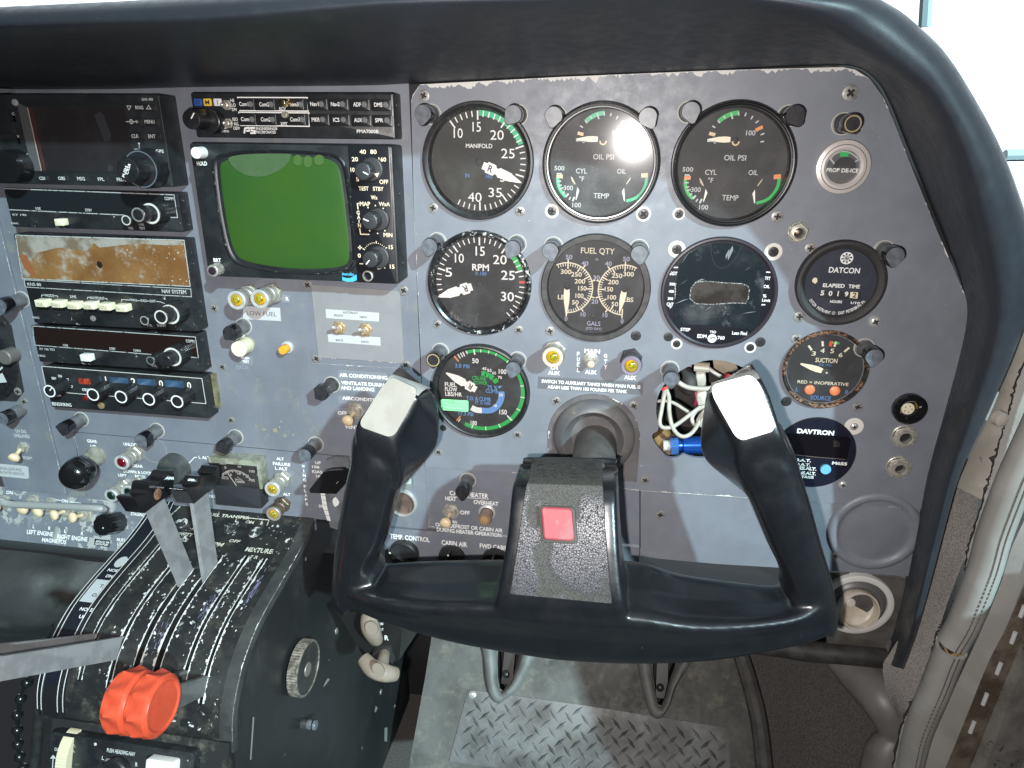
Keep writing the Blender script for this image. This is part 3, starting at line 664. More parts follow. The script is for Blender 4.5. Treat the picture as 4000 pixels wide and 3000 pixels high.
for s_ in slots:
    for sg in (-1, 1):
        x = s_[0]+sg*s_[3]/2; kk = [t for t in ss if s_[1] <= t <= s_[2]]
        m.grid([[PED(x, -t, 0) for t in kk], [PED(x, -t, -7) for t in kk]])
m.build('quadrant_cover', mat('quadrant_black', (.014, .0145, .016), .42, c2=(.024, .024, .023), nsc=60, chips=((.55, .55, .53), 190, .625, 26, .50), bump=.2, bsc=1500, dust=((.12, .115, .085), 70, .52, .72, .55), scratch=.3), ped, 40)
m = M(PED); m.grid([[PED(x, -t, -9) for t in ss] for x in (XLp+2, XR-2)]); m.build('slot_floor', mat('slot_brown', (.05, .035, .026), .7, c2=(.016, .012, .01), nsc=120, dust=((.30, .18, .09), 70, .62, .7)), ped)
m = M(PED)
for i, s_ in enumerate(slots):
    for sg in (-1, 1):
        x = s_[0]+sg*s_[3]/2
        rag(m, [(x, -t) for t in (s_[1], (s_[1]+s_[2])/2, s_[2])], .55, 1.7, .09, sg, step=.8, seed=50+i*2+sg, gap=.0 if i else .3)
m.build('worn_slot_edges', mat('worn_white', (.62, .62, .60), .6), ped, 0)
rnd = random.Random(77); m = M(PED)                      # paint chips between the slots
for _ in range(130):
    t = rnd.gauss(122, 30); s0 = rnd.choice(slots[1:]); x = s0[0]+rnd.choice((-1, 1))*(s0[3]/2+1.2+abs(rnd.gauss(0, 4.2)))
    if not (10 < t < PED.len-12 and XLp+6 < x < XR-6) or any(abs(x-s_[0]) < s_[3]/2+1.2 and s_[1] < t < s_[2] for s_ in slots): continue
    r0 = min(abs(rnd.gauss(0, .5))+.1, 1.3); n_ = 9
    m.poly([(x+r0*rnd.uniform(.3, 1.5)*math.cos(k*6.283/n_), -t+1.3*r0*rnd.uniform(.3, 1.6)*math.sin(k*6.283/n_)) for k in range(n_)], .08)
m.build('paint_chips', MT['worn_white'], ped, 0)
rnd = random.Random(78); m = M(PED)
for cx, ct, wx, wt, n_ in ((-205, 112, 7, 14, 60), (-178, 88, 2.2, 20, 46), (-232, 140, 7, 9, 30)):
    for _ in range(n_):
        x = cx+rnd.gauss(0, wx*.5); t = ct+rnd.gauss(0, wt*.6); l = rnd.uniform(1.5, 5)
        if any(abs(x-s_[0]) < s_[3]/2+.4 for s_ in slots): continue
        m.line([(x, -t), (x+rnd.uniform(-.5, .5), -t-l)], rnd.uniform(.2, .6), .07)
m.build('violet_scuffs', mat('violet_scuff', (.17, .17, .27), .5), ped, 0)
prof = [PED(0, -t) for t in ss]
side = [(p.y, p.z) for p in prof] + [(-170, -455), (-178, -480), (-180, -760), (230, -760), (230, -330)]
pm = mat('pedestal_side', (.013, .0145, .016), .5, c2=(.02, .021, .022), nsc=18, lo=.35, hi=.7, bump=.12, bsc=1500, chips=((.34, .34, .32), 110, .745, 14, .5), scratch=.45, dust=((.055, .055, .05), 12, .5, .8, .7))
m = M()
for X in (XR+.6, XLp-.6):
    loops = [[V3((y, z, 0)) for y, z in side]]; b = len(m.v)
    for y, z in side: m.add((X, y, z))
    for t in tessellate_polygon(loops): m.f.append(tuple(b+i for i in t))
m.grid([[V3((X, p.y, p.z-.8)) for p in prof] for X in (XR+.6, XR-3)])
m.build('side_panel', pm, ped, 0)
bv = [PED(XR-2.5, -t, .3) for t in ss]; bv2 = [PED(XR+.9, -t, .1) for t in ss]; bv3 = [PED(XR+1.4, -t, -4.5) for t in ss]; bv0 = [PED(XR-10.5, -t, .25) for t in ss]
m = M(); m.grid([bv0, bv, bv2, bv3]); m.build('edge_strip', mat('edge_grey', (.05, .052, .05), .5, c2=(.032, .034, .034), nsc=50, bump=.15, chips=((.4, .4, .38), 260, .70, 30, .55)), ped)
m = M(PED); rag(m, [(XR+.2, -40), (XR+.2, -110), (XR+.2, -160), (XR+.2, -PED.len+8)], .1, 1., .5, -1, seed=90, gap=.55); m.build('worn_edge', MT['worn_white'], ped, 0)
# trim indicator strip on the left
tx = XLp+2; m = M(PED)
m.grid([[PED(x, -t, h) for t in ss[:-4]] for x, h in ((tx-4, -2), (tx-3.2, 2.2), (tx+.5, 3.2), (tx+1.2, 2.6), (tx+14.5, 2.6), (tx+15.2, 3.2), (tx+18.5, 2.6), (tx+19, 0))])
m.build('trim_channel', mat('trim_black', (.013, .013, .015), .35), ped)
m = M(PED); m.grid([[PED(x, -t, 2.75) for t in ss[:-14]] for x in (tx+1.6, tx+14)]); m.build('trim_scale', mat('trim_navy', (.008, .0105, .017), .4), ped)
m = M(PED)
for x in (tx+.7, tx+14.8, tx-3.4, tx+18.8):
    m.grid([[PED(x-.35, -t, 3.3 if x > tx and x < tx+15 else 2.5) for t in ss[:-6]], [PED(x+.35, -t, 3.3 if x > tx and x < tx+15 else 2.5) for t in ss[:-6]]])
m.build('white_edge_line', MT['worn_white'], ped, 0)
Wp = Wn(0, 2250)
tq = [PED.at(*Wp(872, 30), 2.8), PED.at(*Wp(962, 35), 2.8), PED.at(*Wp(830, 235), 2.8), PED.at(*Wp(738, 222), 2.8)]
m = M(PED); m.grid([[PED(tx+2, z, 2.95) for z in [tq[0][1]+(tq[3][1]-tq[0][1])*k/8 for k in range(9)]], [PED(tx+13.8, z, 2.95) for z in [tq[0][1]+(tq[3][1]-tq[0][1])*k/8 for k in range(9)]]]); m.build('takeoff_mark', mat('grey_white', (.45, .47, .48), .5), ped, 0)
x, z = PED.at(*Wl(1045, 1315), 2.8); m = M(PED); m.poly([(x+5*math.cos(k*.4), z+6.5*math.sin(k*.4)) for k in range(16)], 2.95); m.build('white_dot', MT['grey_white'], ped, 0)
m = M(PED); m.tpx(Wl, [('NOSE', 985, 1386, 105, 30), ('DN', 945, 1436, 55, 30)], 2.95, off=.02, rot=0); m.tpx(Wp, [('NOSE', 745, 285, 108, 34), ('UP', 712, 350, 55, 34)], 2.95, off=.02)
m.build('lettering', WHT, ped, 0)
m = M(PED); m.tpx(Wp, [('T.', 880, 85, 34, 36), ('O.', 820, 163, 46, 36)], 3.05, off=.03); m.build('takeoff_lettering', INK, ped, 0)
Wt = Wn(400, 1700, 2.765)
m = M(PED)
m.tpx(Wt, [('FUEL TRANSFER', 1360, 868, 460, 34), ('L', 1447, 917, 24, 34), ('ON', 1592, 934, 92, 34), ('R', 1720, 950, 26, 34), ('EMPTY', 893, 1070, 180, 40), ('THROTTLE', 790, 1120, 260, 38), ('OFF', 1430, 1143, 118, 36), ('RPM', 1230, 1175, 160, 46), ('MIXTURE', 1692, 1240, 290, 56), ('F R', 1637, 1314, 85, 38)], .12, off=.03, ital=.12)
q = pxs(PED, [Wt(1590, 893), Wt(1800, 915)]); m.line(q, .8, .12); q = pxs(PED, [Wt(1800, 915), Wt(1778, 970)]); m.line(q, .8, .12); q = pxs(PED, [Wt(730, 868), Wt(845, 762)]); m.line(q, 1.2, .12)
m.build('lettering', mat('aged_print', (.62, .60, .50), .6, c2=(.2, .2, .17), nsc=700, lo=.45, hi=.62), ped, 0)
for u, v, sx in ((1378, 1005, 6), (1648, 1045, 6), (850, 945, 6.)):
    x, z = PED.at(*Wt(u, v)); f = Fr(PED(x, z, .1), (1, 0, 0), PED(x, z+1)-PED(x, z-1)); o = M(f); o.lathe(0, 0, [(sx, 0), (sx*.92, .7), (sx*.5, 1.)], 22); o.build('worn_screw_head', mat('worn_head', (.5, .5, .48), .5, .0, c2=(.03, .03, .03), nsc=170, lo=.42, hi=.5), ped)
# lower control head
f = Fr(PED(0, -PED.len), (1, 0, 0), (0, .35, 1)); FH = Fr((0, -186, -440), (1, 0, 0), (0, .42, 1))
head = thing('autopilot_controller', 'black autopilot controller box at the foot of the throttle pedestal', 'controller', (-240, -180, -470))
hq = pxs(FH, [Wp(455, 1330), Wp(1700, 1510), Wp(1700, 1900), Wp(455, 1900)])
x0_, x1_, zt, zb = hq[0][0], hq[1][0], hq[0][1], hq[2][1]-25
m = M(FH); m.rbox((x0_+x1_)/2, (zt+zb)/2, x1_-x0_, zt-zb, -8, 3, 4, 1.6, capb=False); m.build('faceplate', UNITW, head)
m = M(FH); m.plate([(x0_-6, zt+6), (XR-1, zt+6), (XR-1, zb), (x0_-6, zb)], -40, -6); m.build('housing', mat('head_box', (.016, .016, .016), .6, dust=((.13, .125, .10), 60, .5, .72, .8)), head)
m = M(FH); m.tpx(Wp, [('PUSH HEADING-NAV', 1045, 1522, 245, 36), ('L', 890, 1572, 20, 34), ('R', 1180, 1628, 22, 36), ('DN', 497, 1500, 50, 26)], 3.1, off=.02)
q = pxs(FH, [Wp(460, 1560), Wp(487, 1528), Wp(514, 1562)]); m.poly(q, 3.1); m.line(pxs(FH, [Wp(487, 1555), Wp(480, 1659)]), .8, 3.1)
m.poly(pxs(FH, [Wp(925, 1585), Wp(945, 1560), Wp(990, 1558), Wp(965, 1580)]), 3.1); m.poly(pxs(FH, [Wp(1085, 1578), Wp(1105, 1578), Wp(1145, 1625), Wp(1130, 1622)]), 3.1); m.poly(circ(*FH.at(*Wp(850, 1437)), 1.2, 12), 3.1)
m.build('lettering', WHTD, head, 0)
x, z = FH.at(*Wp(580, 1560), 3); f2 = FH.sub(x, z-4, -4); m = M(f2); nth = 60
rw = [[f2(xx, 22*math.sin(a), 13*math.cos(a)*(1+.02*(k % 2))) for xx in (-4.5, 4.5)] for k, a in enumerate([math.pi*k/nth-math.pi/2 for k in range(nth+1)])]
m.grid(rw); m.fan([r_[0] for r_ in rw]); m.fan([r_[1] for r_ in rw]); m.build('trim_thumbwheel', mat('thumbwheel', (.66, .58, .40), .5), head, 20)
x, z = FH.at(*Wp(1410, 1620), 6); m = M(FH); m.rbox(x, z-8, 23, 24, 3, 10, 2, .8); m.build('rocker', WHTP, head)
x, z = FH.at(*Wp(1000, 1700), 6); m = M(FH); m.lathe(x, z, [(11, 3), (11, 9), (9.5, 10), (.3, 10)], 30); m.build('turn_knob', BLK, head)

# ================================================================== SWITCH PANEL (bottom left)
SWP = Fr(P(250, 1945, -1), (1, 0, 0), (0, .45, 1))
swp = thing('magneto_panel', 'scuffed grey switch panel lettered for the left and right engine magnetos', 'switch panel', P(250, 2050, 5))
q = pxs(SWP, [(-260, 1905), (150, 1932), (450, 1962), (583, 1975), (540, 2060), (460, 2155), (-260, 2108)])
sxl, sxr = -500-SWP.O.x, XLp+6-SWP.O.x; q = [(sxl, q[1][1]+4), (sxr, q[1][1]+4), (sxr, q[5][1]), (sxl, q[5][1])]
m = M(SWP); m.plate(q, -2, 0); m.build('panel_plate', mat('switch_paint', (.165, .175, .20), .5, c2=(.14, .15, .17), nsc=30, bump=.12, chips=((.36, .36, .34), 85, .53, 22, .46), scratch=.4), swp)
lipz = q[2][1]; m = M(); r0 = [SWP(x, lipz, 0) for x in (sxl, sxr)]; m.grid([r0, [p+V3((0, 2, -6)) for p in r0], [p+V3((0, 14, -20)) for p in r0], [p+V3((0, 40, -26)) for p in r0]]); m.build('rolled_edge', mat('switch_edge', (.07, .075, .078), .5, bump=.1), swp)
m = M(SWP); m.tpx(Wl, [('LEFT ENGINE', 345, 1066, 225, 38, ), ('RIGHT ENGINE', 625, 1108, 262, 38), ('MAGNETOS', 468, 1135, 210, 36), ('L', 292, 1010, 18, 30), ('R', 428, 1025, 20, 30), ('L', 565, 1050, 18, 30), ('R', 710, 1072, 22, 30), ('ON', 82, 717, 56, 30), ('ON', 558, 790, 58, 28), ('MUST BE', 1065, 1128, 110, 28), ('LOGGED', 1068, 1165, 110, 28), ('STAGING', 1190, 905, 120, 28)], .12, off=.02)
m.line(pxs(SWP, [Wl(425, 770), Wl(525, 785)]), .6, .12); m.line(pxs(SWP, [Wl(600, 797), Wl(700, 807)]), .6, .12); m.build('lettering', WHT, swp, 0)
pq = pxs(SWP, [Wl(820, 1115), Wl(955, 1132), Wl(945, 1188), Wl(815, 1170)]); o = M(SWP); o.plate(pq, 0, .3); t = o.build('data_port_label', BLK, None, 0, org=SWP(*pq[0])); tag(t, 'small black label with two white lines about a data port', 'label')
o = M(SWP); o.tpx(Wl, [('APOLLO 360', 885, 1143, 118, 18), ('DATA PORT', 882, 1165, 112, 18)], .4, off=.02); o.build('lettering', WHT, t, 0)
# bright guard bar
g0 = [P(*Wl(-120, 795), 22), P(*Wl(20, 803), 24), P(*Wl(110, 820), 24), P(*Wl(420, 832), 24), P(*Wl(840, 852), 24), P(*Wl(895, 868), 16)]
m = M(); m.tube(crom(g0, 5), 3.4, 12); o = m.build('guard_bar', mat('polished_bar', (.55, .55, .53), .24, .5), None, org=g0[3]); tag(o, 'polished metal guard bar in front of the magneto switches', 'guard bar')

# ================================================================== FOOTWELL AND SIDE
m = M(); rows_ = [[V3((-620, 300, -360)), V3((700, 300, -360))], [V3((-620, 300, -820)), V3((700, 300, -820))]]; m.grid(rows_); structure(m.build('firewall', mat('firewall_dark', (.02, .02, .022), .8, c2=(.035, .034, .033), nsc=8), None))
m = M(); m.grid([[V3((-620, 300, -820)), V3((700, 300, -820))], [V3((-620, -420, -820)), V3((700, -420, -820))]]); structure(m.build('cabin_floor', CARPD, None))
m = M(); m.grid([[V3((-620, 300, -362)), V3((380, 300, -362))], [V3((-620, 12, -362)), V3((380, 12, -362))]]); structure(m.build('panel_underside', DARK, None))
# left footwell fabric
lf = M(); pts = [[P(-200, 2130, -70), P(150, 2160, -60), P(330, 2190, -70), P(450, 2200, -80)], [P(-200, 2250, -30), P(120, 2260, -20), P(280, 2300, -45), P(420, 2300, -75)], [P(-200, 2420, -5), P(60, 2440, -10), P(200, 2440, -30), P(330, 2420, -70)], [P(-200, 2500, -90), P(60, 2500, -90), P(180, 2490, -90), P(300, 2480, -90)]]
gr = [crom(r_, 8) for r_ in pts]; gr = [list(c) for c in zip(*[crom(list(c), 8) for c in zip(*gr)])]
lf.grid(gr); o = lf.build('footwell_lining', mat('lining', (.05, .05, .048), .75, c2=(.032, .032, .032), nsc=14, bump=.4, bsc=600, dust=((.10, .10, .09), 20, .5, .75, .7)), None, 80, org=P(100, 2300, -20)); tag(o, 'dark creased fabric lining in the left footwell beside the pedestal', 'lining')
ch = thing('control_chain', 'dark greasy ball chain hanging left of the pedestal', 'chain', P(80, 2800, -40))
m = M()
for u, v in ((500, 400), (440, 560), (330, 760), (235, 920), (180, 1060), (150, 1200), (150, 1330), (155, 1450), (170, 1560), (200, 1659), (220, 1760)):
    c = P(*Wp(u, v), -36); f = Fr(c, (1, 0, 0), (0, 0, 1)); rr = 6.5
    for k in range(9): pass
    m.grid([[c+V3((rr*math.sin(a)*math.cos(b), rr*math.sin(a)*math.sin(b), rr*math.cos(a))) for b in [2*math.pi*i/14 for i in range(14)]] for a in [math.pi*j/9 for j in range(10)]], cu=True)
m.tube(crom([P(*Wp(u, v), -36) for u, v in ((500, 400), (330, 760), (180, 1060), (155, 1450), (220, 1760))], 6), 2.6, 8)
m.build('chain_links', mat('greasy', (.012, .012, .013), .22, spec=.6), ch)
m = M(); m.tube(crom([P(*Wp(u, v), -30) for u, v in ((520, 420), (400, 800), (340, 1200), (300, 1659), (280, 1800))], 6), 6, 12); o = m.build('hose', mat('hose_dark', (.035, .032, .028), .5, c2=(.02, .02, .02), nsc=80), None, org=P(*Wp(340, 1200), -30)); tag(o, 'dark brown hose running down beside the pedestal left edge', 'hose')

# toe board with pedal slots and tread plate
T0, T1, T2, T3 = P(1640, 2420, -190), P(2900, 2440, -190), P(3010, 3080, -70), P(1580, 3080, -70)
ex = (T1-T0).normalized(); TOE = Fr(T0, (1, 0, 0), (T0-T3).cross((1, 0, 0)).cross((1, 0, 0))*-1)
if TOE.n.y > 0: TOE = Fr(T0, (1, 0, 0), -TOE.ez)
if TOE.ez.z < 0: TOE = Fr(T0, (1, 0, 0), -TOE.ez)
Wf = Wn(900, 2100, 1.843); Wr = Wn(1900, 2100, 1.843)
toe = thing('toe_board', 'worn grey toe board with two rudder pedal slots below the yoke', 'toe board', TOE(150, -100))
tb = pxs(TOE, [(1690, 2420), (2860, 2420), (2900, 2560), (2960, 2750), (3010, 3080), (1590, 3080), (1605, 2950), (1632, 2805), (1660, 2650), (1684, 2500)])
def slot_pts(W, c): return pxs(TOE, [W(u, v) for u, v in c])
s1 = slot_pts(Wr, [(85, 780), (235, 780), (240, 850), (215, 940), (175, 1040), (120, 1105), (95, 1085), (82, 1010), (80, 900)])
s2 = slot_pts(Wr, [(1200, 850), (1380, 850), (1350, 950), (1310, 1060), (1290, 1150), (1262, 1210), (1235, 1200), (1215, 1110), (1200, 980)])
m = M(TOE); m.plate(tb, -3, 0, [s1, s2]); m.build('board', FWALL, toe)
for s_ in (s1, s2):
    cx = sum(p[0] for p in s_)/len(s_); cz = sum(p[1] for p in s_)/len(s_)
    sm = [(q_.x, q_.z) for q_ in crom([V3((x, 0, z)) for x, z in s_], 4, True)]
    m = M(TOE); m.stack([([(cx+(x-cx)*k, cz+(z-cz)*(1+(k-1)*.35)) for x, z in sm], d) for k, d in ((2.5, .1), (2.35, 5), (1.95, 9.), (1.45, 8.5), (1.08, 4.), (1., -3))], cap=False); m.build('slot_rim', mat('rim_grey', (.17, .172, .162), .55, c2=(.12, .12, .112), nsc=40), toe, 60)
    m = M(TOE); m.grid([[TOE(x, z, d) for x, z in sm] for d in (-2, -40)], cu=True); m.poly(sm, -40); m.build('slot_well', DARK, toe)
    m = M(TOE); m.box(cx, cz+10, 14, 60, -26, -14); m.lathe(cx-2, cz-8, [(5, -14), (4.6, -11), (2, -9.5), (.2, -9.4)], 16); m.build('pedal_arm', mat('pedal_arm', (.03, .03, .028), .35, .3), toe)
tp = thing('tread_plate', 'scuffed diamond tread metal plate on the toe board', 'tread plate', TOE(150, -140, 0))
tpq = pxs(TOE, [Wf(1712, 1092), Wr(0, 1112), Wr(700, 1207), Wr(1745, 1372), Wr(1760, 1900), Wf(1540, 1900)], 1)
tpq = [tpq[0], tpq[1], tpq[2], tpq[3], (tpq[4][0], tpq[4][1]), (tpq[5][0], tpq[4][1])]
TRD = mat('tread_metal', (.19, .192, .19), .42, .35, c2=(.095, .093, .088), nsc=20, lo=.35, hi=.65, bump=.15, bsc=900, rvar=.1, dust=((.30, .24, .13), 55, .62, .72, .6))
m = M(TOE); m.plate(tpq, 0, 1.2); m.build('sheet', TRD, tp)
m = M(TOE); xa = min(p[0] for p in tpq); xe = max(p[0] for p in tpq); za = min(p[1] for p in tpq); ze = max(p[1] for p in tpq)
def inside(x, z, pg):
    c = False
    for (ax, az), (bx_, bz_) in zip(pg, pg[1:]+pg[:1]):
        if (az > z) != (bz_ > z) and x < (bx_-ax)*(z-az)/(bz_-az)+ax: c = not c
    return c
pit = 19.; i = 0; zz = za
while zz < ze:
    j = 0; xx = xa
    while xx < xe:
        for k, an in ((0, 42), (1, -48)):
            x = xx+(pit*.5 if k else 0)+random.uniform(-.5, .5); z = zz+(pit*.5 if k else 0)
            if inside(x-7, z-7, tpq) and inside(x+7, z+7, tpq) and inside(x-7, z+7, tpq) and inside(x+7, z-7, tpq):
                c, s_ = math.cos(R(an)), math.sin(R(an)); L_ = 9.6; wd = 2.3
                b = len(m.v)
                for a_, e_, d_ in ((-L_, 0, 1.1), (0, -wd, 1.1), (L_, 0, 1.1), (0, wd, 1.1), (-L_*.45, 0, 2.6), (L_*.45, 0, 2.6)): m.pt(x+a_*c-e_*s_, z+a_*s_+e_*c, d_)
                m.f += [(b, b+1, b+4), (b+1, b+5, b+4), (b+1, b+2, b+5), (b+2, b+3, b+5), (b+3, b+4, b+5), (b+3, b, b+4)]
        xx += pit
    zz += pit*.98
m.build('raised_lugs', mat('lug_metal', (.34, .345, .345), .3, .5, c2=(.16, .158, .15), nsc=40), tp, 30)
x, z = TOE.at(*Wf(1742, 1130), 1.2); f = TOE.sub(x, z, 1.2); m = M(f); m.lathe(0, 0, [(5.2, 0), (4.6, 1.6), (2.5, 2.6), (.2, 2.8)], 18); m.build('rivet', CHR, tp)

# right footwell side wall, duct, carpet, vinyl trim, sill
swl = M(); g_ = [[P(2870, 2420, -190), P(3060, 2500, -120), P(3300, 2560, -40), P(3480, 2500, -5)], [P(2920, 2620, -160), P(3100, 2700, -100), P(3350, 2760, -30), P(3530, 2700, 10)], [P(2980, 2850, -110), P(3150, 2900, -60), P(3400, 2950, 0), P(3560, 2850, 30)], [P(3030, 3080, -65), P(3200, 3120, -20), P(3420, 3160, 20), P(3560, 3150, 40)]]
gr = [crom(r_, 6) for r_ in g_]; gr = [list(c) for c in zip(*[crom(list(c), 6) for c in zip(*gr)])]
swl.grid(gr); o = swl.build('kick_panel', CARPD, None, 80, org=P(3200, 2800, -40)); tag(o, 'dark speckled carpet kick panel at the right of the footwell', 'carpet')
m = M(); m.tube(crom([P(2880, 2520, -150), P(2925, 2660, -120), P(2965, 2830, -85), P(2990, 3060, -50)], 6), [9]*19, 10); o = m.build('carpet_edge_roll', mat('edge_roll', (.075, .07, .065), .7, c2=(.05, .046, .043), nsc=60, bump=.3), None, org=P(2925, 2660, -120)); tag(o, 'dark rolled carpet edge between the tread plate and kick panel', 'trim')
Wz = Wn(2800, 2100, 1.843)
dp = crom([P(*Wz(860, 830), -40), P(*Wz(960, 930), -28), P(*Wz(1100, 1060), -10), P(*Wz(1200, 1180), 5), P(*Wz(1265, 1330), 15), P(*Wz(1270, 1450), 20), P(*Wz(1220, 1560), 24), P(*Wz(1190, 1720), 30)], 6)
rr_ = [13+6*abs(math.sin(i*.11)) for i in range(len(dp))]
m = M(); m.tube(dp, rr_, 16, flat=.9); o = m.build('air_duct', mat('duct_grey', (.16, .15, .14), .45, c2=(.13, .12, .115), nsc=30), None, 60, org=dp[20]); tag(o, 'smooth grey air duct bending down the right side wall', 'duct')
cs = [[(3836, 1790), (3800, 2100), (3750, 2225), (3700, 2360), (3650, 2512), (3618, 2610), (3555, 2751), (3515, 2800)], [(3760, 1800), (3690, 2060), (3640, 2240), (3570, 2400), (3480, 2540), (3450, 2600), (3465, 2700), (3500, 2800)]]
m = M(); r0 = crom([P(*q, 40) for q in cs[0]], 6); r1 = crom([P(*q, 20) for q in cs[1]], 6); m.grid([[a_.lerp(b_, k/6)+V3((0, 0, 2.*math.sin(k*1.7))) for a_, b_ in zip(r0, r1)] for k in range(7)]); o = m.build('carpet_strip', CARPET, None, 80, org=r0[10]); tag(o, 'grey fuzzy carpet strip between the glareshield end and white trim', 'carpet')
m = M(); q0 = [(3990, 1240), (3900, 1540), (3800, 1760), (3735, 1900)]; q1 = [(4080, 1340), (3970, 1590), (3900, 1830), (3850, 1960)]
m.grid([crom([P(*q, 30) for q in q0], 5), crom([P((a_[0]+b_[0])/2, (a_[1]+b_[1])/2, 42) for a_, b_ in zip(q0, q1)], 5), crom([P(*q, 45) for q in q1], 5)]); vp = m.build('vinyl_pocket', mat('beige_vinyl', (.40, .375, .33), .5, c2=(.28, .26, .225), nsc=16, lo=.4, hi=.65, dust=((.20, .17, .12), 30, .55, .75, .7)), None, 80, org=P(3900, 1700, 40)); tag(vp, 'stained beige vinyl flap with a snap behind the glareshield side', 'vinyl flap')
p = P(*G_(2005, 520), 47); nn = (CAM-p).normalized(); f = Fr(p-nn*2, (.9, .3, 0), (0, 0, 1)); m = M(f); m.lathe(0, 0, [(5.5, -2), (5.2, 2.5), (3, 4), (.3, 4.3)], 20); m.build('snap', mat('snap_beige', (.42, .39, .34), .35), vp)
wf = [[(4060, 1330), (3990, 1450), (3950, 1585), (3918, 1690), (3878, 1835), (3846, 1945), (3785, 2150), (3760, 2300), (3700, 2420), (3660, 2480), (3625, 2620), (3560, 2760), (3520, 2850), (3480, 3050)], [(4200, 1400), (4100, 1560), (4040, 1690), (3985, 1800), (3940, 1910), (3890, 2040), (3845, 2180), (3810, 2330), (3750, 2450), (3700, 2520), (3670, 2640), (3610, 2790), (3560, 2900), (3530, 3060)]]
rnd = random.Random(15); m = M(); e0 = crom([P(*q, 48) for q in wf[0]], 7); e1 = crom([P(*q, 50) for q in wf[1]], 7); e0 = [p+V3((rnd.uniform(-1, 1)*.6, 0, rnd.uniform(-1, 1)*.5)) for p in crom(e0, 2)]; e1 = crom(e1, 2)
m.grid([e0, [a_.lerp(b_, .5)+V3((0, -2, 0)) for a_, b_ in zip(e0, e1)], e1]); o = m.build('torn_vinyl_edge', VINW, None, 40, org=e0[30]); tag(o, 'torn white vinyl edge with a ragged dark border along the carpet', 'vinyl trim')
m = M(); e2 = [p+V3((-max(0, rnd.gauss(.05, .8)), 2, 0)) for p in e0]; m.grid([e0, e2]); m.build('glue_residue', mat('glue_dark', (.035, .03, .03), .8), o, 0)
tc_ = [(4200, 1380), (4120, 1540), (4055, 1680), (4003, 1790), (3962, 1880), (3920, 1988), (3880, 2100), (3839, 2244), (3768, 2425), (3722, 2510)]
tc2 = [(3716, 2532), (3688, 2600), (3654, 2689), (3584, 2860), (3549, 3000), (3510, 3140)]
for nm, q, d0, d1, lab in (('u', tc_, 74, 58, 'upper length of white stitched vinyl piping by the door sill'), ('l', tc2, 58, 45, 'lower length of white stitched vinyl piping by the door sill')):
    pts = crom([P(*c, d0+(d1-d0)*i/(len(q)-1)) for i, c in enumerate(q)], 6)
    m = M(); m.tube(pts, 10.6, 18); o = m.build('piping', VINW, None, 60, org=pts[len(pts)//2]); tag(o, lab, 'piping')
    m = M()
    for i in range(len(pts)-1):
        a_, b_ = pts[i], pts[i+1]
        k = max(2, int((b_-a_).length/5))
        for t in range(k):
            c = a_.lerp(b_, (t+.5)/k); tt = (b_-a_).normalized(); n_ = (CAM-c); n_ = (n_-tt*n_.dot(tt)).normalized(); sd_ = tt.cross(n_).normalized()
            for o2 in (4.4, 7.2):
                cc = c + n_*math.sqrt(10.75**2-o2*o2) + sd_*o2*(-1 if (tt.cross(n_)).x < 0 else 1)
                m.tube([cc-tt*1.2, cc+tt*1.2], .45, 5)
    m.build('stitching', mat('stitch', (.13, .12, .10), .7), o)
tb_ = P(3722, 2518, 58); m = M(); m.tube([P(3722, 2505, 57), P(3716, 2535, 57)], 8.5, 16); o = m.build('glue_joint', mat('glue_amber', (.38, .26, .12), .4, c2=(.03, .025, .02), nsc=140, lo=.4, hi=.5), None, org=tb_); tag(o, 'brown glue covered gap where the white piping has split', 'joint')
so_ = [[(4300, 1400), (4120, 1800), (3960, 2120), (3850, 2420), (3760, 2620), (3640, 2880), (3560, 3100)], [(4200, 1800), (4030, 2220), (3990, 2300), (3935, 2440), (3855, 2600), (3775, 2800), (3660, 3080)]]
m = M(); m.grid([crom([P(*q, 46) for q in so_[0]], 5), crom([P(*q, 54) for q in so_[1]], 5)]); o = m.build('door_sill', VINW, None, 60, org=P(3900, 2400, 50)); tag(o, 'flat white door sill strip between the piping and metal rail', 'sill')
rail = thing('door_rail', 'tarnished metal door rail with bright glints at the lower right', 'rail', P(3900, 2650, 58))
so2 = [[(4200, 1800), (4030, 2225), (3935, 2440), (3855, 2600), (3775, 2800), (3660, 3080)], [(4260, 1900), (4080, 2330), (3985, 2530), (3910, 2700), (3830, 2900), (3740, 3120)], [(4330, 1900), (4160, 2330), (4060, 2560), (3990, 2750), (3920, 2950), (3850, 3120)], [(4450, 1900), (4300, 2400), (4220, 2600), (4150, 2800), (4080, 3000), (4020, 3150)]]
RLM = mat('rail_metal', (.30, .25, .19), .3, .35, c2=(.13, .10, .07), nsc=50, lo=.35, hi=.65, rvar=.12)
m = M(); m.grid([crom([P(*q, 56) for q in so2[0]], 5), crom([P(*q, 50) for q in so2[1]], 5)]); m.build('channel', RLM, rail, 60)
m = M(); m.grid([crom([P(*q, 51) for q in so2[1]], 5), crom([P((a_[0]+b_[0])/2, (a_[1]+b_[1])/2, 60) for a_, b_ in zip(so2[1], so2[2])], 5), crom([P(*q, 56) for q in so2[2]], 5), crom([P(*q, 40) for q in so2[3]], 5)]); m.build('outer_skin', mat('outer_grey', (.27, .26, .24), .5, c2=(.17, .16, .145), nsc=24, lo=.4, hi=.6, chips=((.06, .055, .05), 200, .62, 30, .5)), rail, 60)
